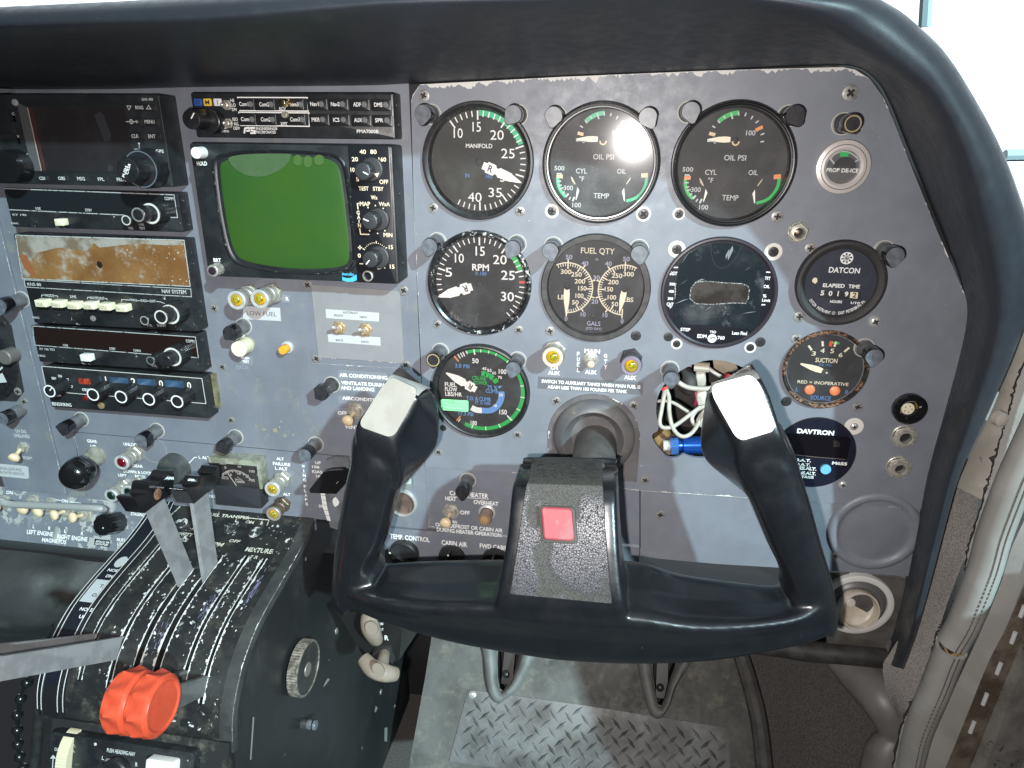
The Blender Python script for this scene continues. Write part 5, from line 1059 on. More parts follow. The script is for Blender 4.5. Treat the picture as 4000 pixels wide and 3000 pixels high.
# suction
g = Gauge('SUC', 'suction_gauge', 'suction gauge with rusty bezel and two orange source buttons', -.5); Rr = g.R
g.bezel([(Rr, 0), (Rr, 2.6), (Rr-.8, 3.4), (Rr-1.8, 3.3), (Rr-2.6, 2.4), (Rr-3.2, -.5)], BEZR); g.face(mat('dial_suction', (.022, .024, .026), .6), Rr-2.8, -.5); g.glass(GLS, Rr-2.8, 1.6, -.5, 1.)
W = H_
for p0, p1 in (((350, 1216), (378, 1256)), ((470, 1178), (474, 1222)), ((590, 1182), (572, 1226)), ((702, 1234), (658, 1270))): g.m('tick_marks', CRM).line([g.at(W, *p0), g.at(W, *p1)], 1.5, g.df+.16)
g.quad(W, [(532, 1178), (560, 1176), (552, 1224), (524, 1222)], 'red_mark', mat('red_mark', (.7, .1, .05), .5)); g.quad(W, [(560, 1180), (620, 1188), (614, 1206), (556, 1200)], 'green_mark', GRN2)
g.txt(W, [('3', 396, 1285, 36, 38), ('4', 472, 1260, 36, 40), ('5', 555, 1263, 34, 40), ('6', 628, 1298, 34, 38), ('SUCTION', 505, 1345, 190, 40)], mt=CRM, off=.015); g.txt(W, [('RED = INOPERATIVE', 474, 1540, 440, 28)], mt=CRM, off=.015)
g.txt(W, [('IN. HG.', 500, 1383, 110, 24)], 'blue_lettering', BLU, .0); g.txt(G_, [('SOURCE', 455, 342, 175, 36), ('L', 252, 268, 24, 34), ('R', 682, 292, 28, 34)], 'blue_lettering', BLU, .01); g.done()
needle(g, W, (466, 1432), (278, 1370), 4.6, 1.2, NEEDC, hub=3.4, hubpt=(500, 1447))
for u, v in ((362, 1600), (580, 1610)):
    x, z = g.at(W, u, v, .5); m = M(PAN); m.lathe(x, z, [(3.9, g.df), (3.7, g.df+1.0), (2.6, g.df+1.7), (.2, g.df+1.9)], 22); m.build('source_button', mat('orange_button', (.80, .26, .10), .4), g.root)
m = M(PAN); m.lathe(*g.at(W, 502, 1447), [(.9, g.df+1.4), (.2, g.df+1.9)], 12); m.build('pivot', CRM, g.root)
# propeller de-ice ammeter
GC['ICE'] = (*PAN.at(*B(1755, 780), 2), 22.); x_, z_ = GC['ICE'][:2]
xl = PAN.at(*B(1500, 800), 0)[0]; xr = PAN.at(*B(1993, 760), 0)[0]; Rr = (xr-xl)/2*.985; GC['ICE'] = ((xl+xr)/2, z_, Rr)
g = Gauge('ICE', 'ammeter', 'small propeller de-ice ammeter with a wide pale metal bezel', .4)
g.bezel([(Rr, 0), (Rr, 2.4), (Rr-.6, 3.4), (Rr-3.0, 4.0), (Rr-3.3, 3.6), (Rr-3.6, 4.), (Rr-5.2, 4.2), (Rr-6.9, 3.2), (Rr-7.2, .4)], mat('bezel_pale', (.56, .52, .49), .36, .25)); 
mk = M(PAN); mk.ring(g.cx, g.cz, Rr-3.45, Rr-3.15, 4.12); mk.build('bezel_groove', INK, g.root, 0)
g.face(mat('dial_ammeter', (.085, .085, .085), .5), Rr-6.8); g.glass(GLSC, Rr-6.8, 2.4, .6)
m = g.m('scale', mat('scale_grey', (.42, .44, .44), .6)); q = crom([V3((*g.at(B, *p), 0)) for p in ((1640, 715), (1690, 665), (1765, 645), (1830, 665), (1890, 715))], 6); m.line([(p.x, p.y) for p in q], .7, g.df+.14)
m.line([g.at(B, 1632, 692), g.at(B, 1682, 755)], 1.1, g.df+.16); m.line([g.at(B, 1890, 715), g.at(B, 1858, 735)], .8, g.df+.16); g.quad(B, [(1730, 648), (1805, 652), (1798, 692), (1728, 690)], 'green_mark', GRN2, .18)
x, z = g.at(B, 1765, 790); g.m('meter_cover', DIAL).ring(x, z, 0, 7.5, g.df+.2, -90, 90)
g.txt(B, [('PROP', 1668, 806, 112, 36), ('DE-ICE', 1815, 810, 146, 36)], off=.02, dd=.3); g.done()
# davtron clock
zt = PAN.at(*F_(1560, 507), 0)[1]; zb = PAN.at(*F_(1560, 1112), 0)[1]; xr = PAN.at(*F_(1868, 800), 0)[0]; Rr = (zt-zb)/2; GC['DAV'] = (xr-Rr, (zt+zb)/2, Rr)
g = Gauge('DAV', 'air_data_display', 'round dark digital temperature and altitude display behind the right yoke grip', 1.6, 'display'); Rr = g.R
g.bezel([(Rr, 0), (Rr, 1.2), (Rr-.4, 1.7), (Rr-.9, 1.6)], BLK); g.face(mat('davtron_face', (.010, .011, .022), .32), Rr-.8)
q = [g.at(F_, *p) for p in ((1180, 640), (1790, 676), (1815, 690), (1815, 740), (1790, 860), (1770, 875), (1180, 830))]; g.m('display_window', mat('window_black', (.006, .005, .007), .12, coat=.6)).poly(q, g.df+.12)
g.m('window_edge', mat('window_edge', (.13, .10, .085), .5)).line([g.at(F_, 1320, 830), g.at(F_, 1500, 850), g.at(F_, 1770, 872)], .5, g.df+.2); g.m('display_segment', mat('seg_brown', (.028, .022, .02), .2)).poly([g.at(F_, *p) for p in ((1670, 712), (1695, 708), (1730, 730), (1725, 765), (1672, 765))], g.df+.2)
g.txt(F_, [('DAVTRON', 1517, 636, 320, 42), ('M655', 1725, 908, 130, 28), ('O.A.T.', 1405, 880, 145, 26), ('O.A.T.', 1405, 917, 135, 26), ('PRES.ALT.', 1425, 950, 200, 28), ('DENS.ALT.', 1420, 990, 200, 28), ('VOLTAGE', 1405, 1022, 190, 24)], off=.045); g.done()
m = M(PAN); m.lathe(*g.at(F_, 1600, 955), [(4.1, g.df), (4., g.df+1.6), (3.6, g.df+2), (.2, g.df+2)], 24); m.build('blue_button', mat('blue_button', (.14, .42, .68), .4), g.root)
# attitude gyro edge at the far left
gx = thing('left_gauge', 'partly visible dark round gauge at the left frame edge', 'gauge', PAN(-430, -170, 0)); Wq = Wn(0, 1000)
xr = PAN.at(*Wq(140, 880), 1.5)[0]; cz_ = PAN.at(*Wq(0, 900), 1.5)[1]; m = M(PAN)
sq = [PAN.at(*Wq(*p), 1.5) for p in ((-300, 500), (20, 510), (100, 600), (210, 1170), (150, 1250), (-300, 1230))]; m.plate(sq, 1.4, 3.2); m.build('flange', BLKM, gx)
m = M(PAN); m.lathe(xr-42, cz_, [(43, 3), (42, 5.5), (39.5, 6), (37, 3.4), (1, 3.4)], 60); m.build('bezel', BLK, gx)
m = M(PAN); m.line([PAN.at(*Wq(-20, 1000), 3.6), PAN.at(*Wq(22, 960), 3.6)], 1.6, 3.7); m.poly([PAN.at(*Wq(*p), 3.6) for p in ((-40, 1040), (20, 1010), (60, 1090), (-40, 1100))], 3.65); m.build('dial_mark', WHTD, gx, 0)
x, z = PAN.at(*Wq(30, 880), 14); m = M(PAN); m.lathe(x, z, [(7, 3), (7, 13), (6, 14), (.2, 14)], 24); m.build('adjuster_knob', mat('knob_grey', (.12, .11, .10), .5), gx)
screw(*Wq(155, 1170), gx, 'ph', 0, d=3.2); screw(*Wq(22, 590), gx, 'flat', 0, d=3.2)
# ================================================================== RADIO STACK
Z1 = Wn(0, 300); Z2 = Wn(700, 300); Z4 = Wn(0, 1000)
def knob(name, parent, px, py, d, r, d0, mt=BLK, ridges=0, ring=None, rtop=None, mark=None, markmat=WHT, fr=PAN, cap=True):
    """knob whose front face centre is seen at px,py at height d, standing on height d0"""
    x, z = fr.at(px, py, d); rt_ = rtop or r*.93; m = M(fr); n = 48
    def out(rr, rid): return [(x+rr*(1+(.045 if (k//2) % 2 and rid else 0))*math.cos(2*math.pi*k/n), z+rr*(1+(.045 if (k//2) % 2 and rid else 0))*math.sin(2*math.pi*k/n)) for k in range(n)]
    m.stack([(out(r, ridges), d0), (out(r, ridges), d0+(d-d0)*.2), (out(rt_, ridges), d-.5), (out(rt_*.93, 0), d-.1), (out(rt_*.85, 0), d)])
    o = m.build(name, mt, parent, 28)
    if ring: q = M(fr); q.ring(x, z, rt_*.76, rt_*.96, d+.06); q.build('index_ring', ring, o, 0)
    if mark is not None:
        q = M(fr); a = R(mark); q.line([(x+rt_*.1*math.sin(a), z+rt_*.1*math.cos(a)), (x+rt_*.82*math.sin(a), z+rt_*.82*math.cos(a))], max(.7, r*.13), d+.08); q.build('index_mark', markmat, o, 0)
    return o
def btn(parent, pts, W, d0, d1, mt, name='button', inset=.5):
    q = pxs(PAN, [W(*p) for p in pts], d1); cx = sum(p[0] for p in q)/len(q); cz = sum(p[1] for p in q)/len(q)
    w_ = max(p[0] for p in q)-min(p[0] for p in q); h_ = max(p[1] for p in q)-min(p[1] for p in q)
    w_ = (abs(q[1][0]-q[0][0])+abs(q[2][0]-q[3][0]))/2; h_ = (abs(q[3][1]-q[0][1])+abs(q[2][1]-q[1][1]))/2
    m = M(PAN); m.rbox(cx, cz, w_, h_, d0, d1, .9, inset); return m.build(name, mt, parent)
def unit(name, label, cat, fx, d, body_d0=-6, mt=UNIT, bev=.8, r=1.2):
    """front corners tl,tr,br,bl in native pixels at height d -> axis aligned box"""
    q = pxs(PAN, fx, d); x0 = (q[0][0]+q[3][0])/2; x1 = (q[1][0]+q[2][0])/2; z1 = (q[0][1]+q[1][1])/2; z0 = (q[2][1]+q[3][1])/2
    t = thing(name, label, cat, PAN((x0+x1)/2, z0, d/2), 'avionics units in the panel'); m = M(PAN); m.rbox((x0+x1)/2, (z0+z1)/2, x1-x0, z1-z0, body_d0, d, r, bev, capb=True); m.build('case', mt, t)
    return t, (x0, x1, z0, z1)
def side_screws(t, x, d, zs, fr=None):
    f = Fr((x, 0, 0), (0, 1, 0), (0, 0, 1))
    for z, dd in zs:
        m = M(f); m.lathe(-dd, z, [(1.9, 0), (1.8, .4), (.9, .5), (.6, .1)], 14); m.build('screw', SCRB, t)
# GPS navigator -----------------------------------------------------
D1 = 20.; gps, bx_ = unit('gps_navigator', 'wide black GPS navigator with a blank screen at the top left', 'GPS navigator', [(-110, 366), (622, 370), (674, 730), (-90, 716)], D1)
sq = pxs(PAN, [Z1(165, 215), Z1(1080, 205), Z1(1145, 690), Z1(1145, 830), Z1(290, 818)], D1); 
scr = pxs(PAN, [Z1(260, 270), Z1(1090, 270), Z1(1150, 690), Z1(1100, 822), Z1(395, 806)], D1)
x0, x1 = PAN.at(*Z1(268, 540), D1)[0], PAN.at(*Z1(1120, 540), D1)[0]; z1, z0 = PAN.at(*Z1(700, 262), D1)[1], PAN.at(*Z1(700, 818), D1)[1]
xo = PAN.at(*Z1(175, 400), D1)[0]
m = M(PAN); o_ = [(xo, z0-1), (x1+1, z0-1), (x1+1, z1+4.5), (xo, z1+4.5)]; i_ = [(x0+3, z0), (x1, z0), (x1, z1), (x0+3, z1)]
m.grid([[PAN(*p, D1+.15) for p in o_], [PAN(*p, D1+.15) for p in [(xo+1.5, z0-.5), (x1+.4, z0-.5), (x1+.4, z1+.5), (xo+1.5, z1+.8)]]], cu=True); m.build('screen_bezel', mat('screen_bezel', (.016, .018, .02), .35), gps)
m = M(PAN); m.poly([(xo+1.2, z0-.2), (x0+3.4, z0-.2), (x0+3.4, z1-.5), (xo+1.2, z1+3.4)], D1+.28); m.build('sloped_bezel_edge', mat('bezel_edge_grey', (.075, .075, .078), .5), gps, 0)
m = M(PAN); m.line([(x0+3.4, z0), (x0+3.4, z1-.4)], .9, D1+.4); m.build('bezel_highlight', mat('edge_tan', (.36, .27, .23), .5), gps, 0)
m = M(PAN); m.poly([(x0+4.9, z0+.2), (x0+7.4, z0+.2), (x0+7.4, z1-.4), (x0+4.9, z1-.4)], D1+.36); m.build('red_edge', mat('lcd_red_edge', (.06, .02, .02), .4), gps, 0)
m = M(PAN); m.poly([(x0+3.4, z0), (x1, z0), (x1, z1), (x0+3.4, z1)], D1+.3); m.build('screen', mat('lcd_dark', (.019, .017, .018), .16, c2=(.024, .022, .023), nsc=30, coat=.3), gps, 0)
m = M(PAN)
for pts, k in (([(815, 330), (860, 300), (895, 330), (960, 500), (955, 545), (905, 560), (880, 500)], 1), ([(930, 775), (950, 755), (975, 775), (975, 810), (950, 825), (930, 805)], 1)): m.poly([PAN.at(*Z1(*p), D1+.3) for p in pts], D1+.36)
m.build('finger_smudge', mat('smudge', (.034, .034, .040), .35), gps, 0)
m = M(PAN)
m.tpx(Z1, [('GNS 430', 1272, 195, 98, 24), ('RNG', 1203, 265, 70, 32), ('MENU', 1292, 388, 86, 32), ('CLR', 1166, 512, 62, 34), ('ENT', 1312, 514, 62, 34), ('GPS', 1380, 644, 68, 32), ('DEFAULT', 1210, 632, 94, 20), ('NAV', 1188, 660, 42, 18), ('CDI', 363, 877, 50, 28), ('OBS', 532, 877, 60, 30), ('MSG', 700, 880, 66, 32), ('FPL', 873, 885, 56, 30), ('PROC', 1050, 888, 84, 32), ('COM', 130, 640, 60, 26), ('VLOC', 208, 675, 74, 26), ('C', 114, 320, 22, 26), ('V', 157, 515, 22, 26)], D1+.55, off=.02)
for pts in ([(1097, 252), (1132, 252), (1115, 285)], [(1266, 278), (1304, 278), (1284, 246)]): m.line([PAN.at(*Z1(*p), D1+.5) for p in pts], .5, D1+.55, True)
x, z = PAN.at(*Z1(1145, 388), D1); m.line([(x-5, z), (x+5, z)], .55, D1+.55); m.ring(x-.6, z, 1.1, 1.7, D1+.55); m.poly([(x+5.5, z), (x+3.4, z+1.2), (x+3.4, z-1.2)], D1+.55); m.line([PAN.at(*Z1(1203, 578), D1), PAN.at(*Z1(1206, 615), D1)], .4, D1+.3); m.disc(*PAN.at(*Z1(1203, 577), D1), .8, D1+.3)
for u, v in ((124, 352), (130, 378), (164, 545), (170, 570)): x, z = PAN.at(*Z1(u, v), D1); m.poly([(x-1.3, z+1), (x+1.3, z+1), (x, z-1.2)], D1+.3)
m.build('lettering', WHTD, gps, 0)
for u0, u1, v0, v1 in ((1150, 1345, 238, 300), (1120, 1225, 360, 428), (1248, 1370, 360, 430), (1135, 1245, 482, 542), (1275, 1388, 485, 545), (320, 415, 855, 900), (490, 585, 855, 905), (660, 760, 858, 908), (840, 930, 860, 910), (1005, 1100, 866, 915)):
    btn(gps, [(u0, v0), (u1, v0), (u1+8, v1), (u0+8, v1)], Z1, D1-.5, D1+.45, mat('soft_key', (.017, .018, .02), .45))
for u0, u1, v0, v1 in ((70, 160, 280, 400), (130, 210, 490, 600), (-20, 120, 390, 500)): btn(gps, [(u0, v0), (u1, v0), (u1+8, v1), (u0+8, v1)], Z1, D1-.5, D1+.3, MT['soft_key'])
k1 = knob('outer_knob', gps, *Z1(1215, 800), D1+13, 14.2, D1, ridges=1); k2 = knob('inner_knob', gps, *Z1(1100, 805), D1+27, 9.0, D1+13, ridges=1)
q = M(PAN); x, z = PAN.at(*Z1(1215, 800), D1+13); q.ring(x, z, 12.4, 13.2, D1+13.08); q.build('knob_edge', mat('edge_steel_blue', (.10, .13, .15), .3), k1, 0)
q = M(PAN); q.tpx(Z1, [('PUSH', 1078, 820, 92, 26), ('CRSR', 1108, 795, 92, 26)], D1+27.1, off=.02, rot=62); q.build('knob_lettering', WHT, k2, 0)
knob('volume_knob', gps, *Z1(40, 780), D1+14, 13, D1, mt=BLKG); knob('light_sensor', gps, *Z1(122, 222), D1+1.2, 2.6, D1, mt=mat('sensor_grey', (.3, .31, .3), .5))
m = M(PAN); m.plate([PAN.at(*Z1(-40, 105), -.3), PAN.at(*Z1(132, 108), -.3), PAN.at(*Z1(132, 140), -.3), PAN.at(*Z1(-40, 145), -.3)], -.4, 6); o = m.build('rack_clip', GREY2, None, org=PAN(*PAN.at(*Z1(100, 120), 0))); tag(o, 'short grey metal clip above the GPS navigator corner', 'clip')
# audio panel --------------------------------------------------------
D2 = 16.; aud, ab_ = unit('audio_panel', 'black audio selector panel with rows of square buttons under the glareshield', 'audio panel', [(742, 362), (1530, 362), (1550, 549), (765, 533)], D2, bev=1.6)
fr0 = [Z2(505, 180), Z2(1108, 180), Z2(1115, 295), Z2(515, 290)]
m = M(PAN)
for pts in (((505, 190), (505, 178), (1108, 180), (1115, 297), (520, 292)), ((516, 318), (516, 306), (1122, 312), (1125, 428), (528, 420))): m.line([PAN.at(*Z2(*p), D2) for p in pts], .75, D2+.12)
m.tpx(Z2, [('Com1', 557, 235, 80, 36), ('Com2', 733, 238, 84, 36), ('Com3', 988, 238, 86, 36), ('RCV', 893, 276, 56, 28), ('Com1', 575, 366, 84, 36), ('Com2', 747, 368, 84, 36), ('Com3', 1000, 368, 84, 36), ('XMT', 905, 406, 60, 28), ('Nav1', 1168, 235, 72, 36), ('Nav2', 1348, 236, 76, 36), ('ADF', 1536, 239, 66, 36), ('DME', 1720, 241, 72, 36), ('MKR', 1180, 370, 70, 36), ('ICS', 1357, 372, 54, 36), ('AUX', 1545, 374, 68, 36), ('SPR', 1728, 376, 70, 36), ('HI', 458, 205, 30, 30), ('LO', 468, 244, 40, 30), ('T/M', 473, 283, 46, 28), ('ISO', 483, 367, 44, 30), ('ALL', 494, 405, 44, 30), ('CREW', 495, 444, 56, 28), ('PUSH', 385, 440, 56, 22), ('OFF/EMG', 390, 470, 78, 20), ('PMA7000B', 1628, 472, 188, 32), ('ENGINEERING®', 755, 447, 185, 26), ('INCORPORATED', 750, 478, 168, 26)], D2+.6, off=.016)
for pts in (((562, 488), (570, 445), (600, 440), (612, 455), (606, 466), (580, 468)), ((655, 442), (618, 442), (618, 462), (655, 468), (655, 486), (615, 486))): m.line([PAN.at(*Z2(*p), D2) for p in pts], 1.3, D2+.12)
m.build('lettering', WHT, aud, 0)
for u, v in ((558, 237), (735, 240), (985, 240), (572, 368), (748, 370), (1000, 370), (1190, 238), (1370, 240), (1555, 243), (1740, 245), (1205, 372), (1382, 374), (1568, 378), (1750, 380)):
    btn(aud, [(u-88, v-54), (u+88, v-52), (u+92, v+54), (u-84, v+52)], Z2, D2-.5, D2+.5, mat('square_key', (.014, .015, .017), .4), inset=.7)
m = M(PAN)
for u, v in ((617, 236), (793, 238), (1052, 238), (630, 368), (806, 369), (1062, 369), (1228, 236), (1410, 236), (1598, 239), (1784, 242), (1240, 369), (1418, 371), (1605, 374), (1794, 376)): x, z = PAN.at(*Z2(u, v), D2+.5); m.lathe(x, z, [(2.0, D2+.4), (1.9, D2+.9), (1.3, D2+1.0), (1.2, D2+.7), (.1, D2+.6)], 14)
m.build('led_lenses', mat('led_grey', (.16, .17, .18), .3), aud)
for u, v, mt_, le in ((157, 220, mat('marker_blue', (.03, .08, .34), .35), 'O'), (240, 220, mat('marker_amber', (.75, .50, .05), .35), 'M'), (328, 220, mat('marker_white', (.72, .73, .74), .35), 'I')):
    o = btn(aud, [(u-34, v-33), (u+34, v-33), (u+36, v+33), (u-32, v+33)], Z2, D2, D2+1.2, mt_, 'marker_lamp'); q = M(PAN); q.tpx(Z2, [(le, u+2, v, 36 if le != 'I' else 8, 40)], D2+1.3, off=.01); q.build('lamp_letter', INK, o, 0)
def toggle(name, label, parent, base, tip, d0, dt, r0, r1, mt, nut=4.6, collar=NICK, cat='toggle switch', fr=PAN, group=None, flat=1.):
    bx, bz = fr.at(*base, d0); tx_, tz_ = fr.at(*tip, dt); p0 = fr(bx, bz, d0); p1 = fr(tx_, tz_, dt)
    t = parent or thing(name, label, cat, p0, group)
    f = fr.sub(bx, bz, d0); m = M(f)
    m.stack([(ngon(0, 0, nut*1.25, 6), 0), (ngon(0, 0, nut*1.25, 6), 1.), (ngon(0, 0, nut*1.1, 6), 1.3)]); m.lathe(0, 0, [(nut*.82, 1.2), (nut*.82, 4.2), (nut*.62, 4.6), (nut*.55, 3.6), (.2, 3.6)], 22); m.build('mounting_nut' if not parent else 'toggle_nut', collar, t)
    m = M(); ax = (p1-p0); pr = [(0.1, r0*.8), (.5, r0*.9), (.62, r1*.85), (.72, r1), (.88, r1), (.95, r1*.8), (1., r1*.3)]; a_ = p0+fr.n*3*(1 if nut > 3 else .3) if hasattr(fr, 'n') else p0
    m.tube([a_.lerp(p1, k) for k, _ in pr], [r for _, r in pr], 16, flat=flat); m.build('lever' if not parent else 'toggle_lever', mt, t, 60); return t
toggle('t', '', aud, Z2(418, 245), Z2(362, 240), D2, D2+10, 1.1, 1.4, CHR, 3.); toggle('t', '', aud, Z2(430, 402), Z2(380, 398), D2, D2+10, 1.1, 1.4, CHR, 3.)
knob('toggle_tip', aud, *Z2(884, 222), D2+10, 3., D2+1, mt=mat('gold_tip', (.72, .56, .30), .2, 1.), rtop=2.5); knob('toggle_base', aud, *Z2(905, 328), D2+3, 2.4, D2, mt=NICK)
k = knob('volume_knob_base', aud, *Z2(260, 385), D2+8, 8.4, D2); k = knob('volume_knob', aud, *Z2(100, 368), D2+22, 7.2, D2+6, mark=38)
side_screws(aud, ab_[1]+.1, 8, [(ab_[3]-8, 9), (ab_[2]+10, 6)])
# weather radar ------------------------------------------------------
D3 = 23.; rad, rb_ = unit('weather_radar', 'black weather radar indicator with a large blank green screen', 'weather radar', [(736, 562), (1527, 565), (1561, 1110), (815, 1080)], D3, bev=1.5, r=2)
sp_ = [(330, 760), (370, 710), (440, 690), (560, 668), (760, 660), (960, 664), (1160, 676), (1300, 692), (1370, 730), (1410, 800), (1440, 980), (1465, 1200), (1485, 1400), (1492, 1560), (1478, 1620), (1440, 1650), (1330, 1672), (1100, 1680), (860, 1665), (650, 1630), (520, 1590), (460, 1520), (420, 1400), (380, 1200), (345, 960)]
cc = [V3((*PAN.at(*Z2(*p), D3), 0)) for p in sp_]; loop = crom(cc, 4, True); ce = sum(loop, V3())/len(loop)
m = M(PAN); m.stack([([((p.x-ce.x)*k+ce.x, (p.y-ce.y)*k2+ce.y) for p in loop], d) for k, k2, d in ((1.075, 1.06, D3+.05), (1.06, 1.045, D3+1.1), (1.03, 1.025, D3+.9), (1.0, 1., D3-.2), (.985, .985, D3-.8))], cap=False); m.build('screen_surround', mat('surround_black', (.011, .012, .014), .4, chips=((.16, .17, .14), 500, .62, 60, .45)), rad, 60)
m = M(PAN); m.stack([([((p.x-ce.x)*k+ce.x, (p.y-ce.y)*k+ce.y) for p in loop], d) for k, d in ((1., D3-.6), (.97, D3-.1), (.9, D3+.5), (.75, D3+1.2), (.5, D3+1.8), (.25, D3+2.1), (.02, D3+2.2))]); so_ = m.build('screen', CRT, rad, 80)
def dome_d(x, z):
    k = min(1., max(abs(x-ce.x)/62, abs(z-ce.y)/52)); return D3+2.2-2.0*k*k+.12
m = M(PAN); arcp = [(435, 700), (470, 770), (530, 820), (600, 850), (690, 862), (790, 845), (880, 800), (940, 750), (968, 690), (960, 667), (760, 664), (560, 672)]
q = crom([V3((*PAN.at(*Z2(*p), D3), 0)) for p in arcp], 3, True); mc = sum(q, V3())/len(q)
m.grid([[PAN((p.x-mc.x)*k+mc.x, (p.y-mc.y)*k+mc.y, dome_d((p.x-mc.x)*k+mc.x, (p.y-mc.y)*k+mc.y)+.1) for p in q] for k in (1, .8, .5, .2, .02)], cu=True); m.build('worn_film_arc', mat('film_arc', (.062, .108, .05), .32, c2=(.054, .10, .044), nsc=200), so_, 80)
m = M(PAN)
for u, v, a, b_ in ((1030, 720, 40, 48), (1118, 730, 40, 52), (1215, 718, 46, 46)):
    q = [PAN.at(*Z2(u+a*math.cos(k*.5236)*(1 if k % 3 else .9), v+b_*math.sin(k*.5236)), D3) for k in range(12)]; b0 = len(m.v); m.v += [PAN(x, z, dome_d(x, z)+.12) for x, z in q]; m.f.append(tuple(range(b0, b0+12)))
m.build('finger_prints', mat('finger_print', (.052, .108, .028), .4), so_, 0)
cpx = pxs(PAN, [Z2(1450, 590), Z2(1812, 596), Wa(1885, 240), Wa(1550, 228)], D3); cx0 = (cpx[0][0]+cpx[3][0])/2; cx1 = (cpx[1][0]+cpx[2][0])/2; cz1 = (cpx[0][1]+cpx[1][1])/2; cz0 = (cpx[2][1]+cpx[3][1])/2
m = M(PAN); m.rbox((cx0+cx1)/2, (cz0+cz1)/2, cx1-cx0, cz1-cz0, D3-.4, D3+.8, 1.5, .4); m.build('control_strip', mat('strip_black', (.012, .013, .016), .3, bump=.03), rad)
m = M(PAN); m.tpx(Z2, [('HOLD', 196, 749, 88, 36), ('BRT', 328, 1585, 64, 34)], D3+.12, off=.025); m.build('lettering', WHT, rad, 0)
m = M(PAN); m.tpx(Z2, [('40', 1586, 648, 56, 38), ('80', 1678, 648, 56, 38), ('20', 1518, 712, 54, 38), ('160', 1755, 714, 66, 38), ('10', 1498, 803, 36, 36), ('5', 1541, 886, 26, 36), ('OFF', 1768, 908, 76, 38), ('TEST', 1593, 965, 86, 36), ('STBY', 1720, 968, 92, 36), ('Wx', 1685, 1043, 58, 36), ('MAP', 1605, 1098, 90, 38), ('WxA', 1773, 1100, 96, 36), ('G', 1546, 1174, 26, 36), ('A', 1551, 1212, 28, 36), ('I', 1554, 1250, 8, 34), ('N', 1557, 1284, 26, 34), ('MIN', 1804, 1367, 76, 36), ('15', 1829, 1472, 36, 36), ('0', 1556, 1545, 26, 36)], D3+.95, off=.022)
m.tpx(Wa, [('15', 1840, 92, 40, 36)], D3+.95, off=.022)
for pts in (((1555, 1095), (1540, 1095), (1546, 1145)), ((1560, 1308), (1568, 1360), (1645, 1362)), ((1562, 1457), (1562, 1493)), ((1545, 1475), (1580, 1475)), ((1558, 1614), (1590, 1616))): m.line([PAN.at(*Z2(*p), D3+.8) for p in pts], .8, D3+.93)
m.poly([PAN.at(*Z2(*p), D3+.8) for p in ((1696, 835), (1742, 826), (1724, 866))], D3+4)
cxk, czk = PAN.at(*Z2(1700, 1548), D3+.8); rk = abs(PAN.at(*Z2(1815, 1548), D3+.8)[0]-cxk)
for k in range(27):
    a = -62+k*9.6 if k < 14 else 114+(k-14)*5.
    big = k in (0, 7, 12, 14, 20)
    m.tick(cxk, czk, a if k < 14 else a, rk*.9, rk*(1.08 if big else .98), .65 if big else .45, D3+.93)
cxk2, czk2 = PAN.at(*Z2(1705, 1232), D3+.8)
for u, v in ((1632, 1130), (1695, 1112), (1763, 1137), (1778, 1330), (1715, 1353), (1647, 1330)): x, z = PAN.at(*Z2(u, v), D3+.8); m.disc(x, z, .55, D3+.93, 8)
m.build('cream_lettering', mat('radar_cream', (.74, .62, .46), .6), rad, 0)
for (u, v), (u2, v2), mk in (((1660, 800), (1582, 818), 116), ((1715, 1235), (1643, 1250), 292), ((1720, 1562), (1648, 1580), 222)):
    knob('knob_skirt', rad, *Z2(u, v), D3+3, 8.6, D3+.6, mt=mat('skirt_grey', (.028, .028, .03), .5), rtop=8.2); knob('selector_knob', rad, *Z2(u2, v2), D3+13, 6.2, D3+2.5, ridges=1, mark=mk, mt=mat('knob_satin', (.03, .032, .036), .4))
o = knob('hold_button', rad, *Z2(142, 658), D3+9, 4.3, D3, mt=WHTP, rtop=4.1); o = knob('brightness_knob', rad, *Wa(285, 130), D3+9, 4.8, D3, mt=NICK, ridges=1); q = M(PAN); x, z = PAN.at(*Wa(285, 130), D3+9); q.lathe(x, z, [(3.2, D3+9), (3., D3+9.6), (.2, D3+9.8)], 20); q.build('knob_cap', mat('purple_black', (.03, .02, .03), .2), o)
m = M(PAN); x, z = PAN.at(*Wa(1632, 172), D3+.8); m.lathe(x, z, [(4.2, D3+.7), (4.1, D3+1.8), (3.2, D3+2.), (2.8, D3-2), (.2, D3-2)], 26); m.build('jack', NICK, rad)
m = M(PAN); m.poly([PAN.at(*Wa(*p), D3) for p in ((1408, 178), (1440, 190), (1480, 190), (1533, 158), (1535, 208), (1500, 222), (1450, 222), (1410, 210))], D3+.14); m.tpx(Wa, [('Bendix', 1460, 156, 106, 26)], D3+.14, off=.03); m.build('maker_badge', mat('badge_blue', (.06, .40, .66), .5), rad, 0)
side_screws(rad, rb_[1]+.1, 8, [(rb_[3]-34, 10), (rb_[2]+14, 10)])
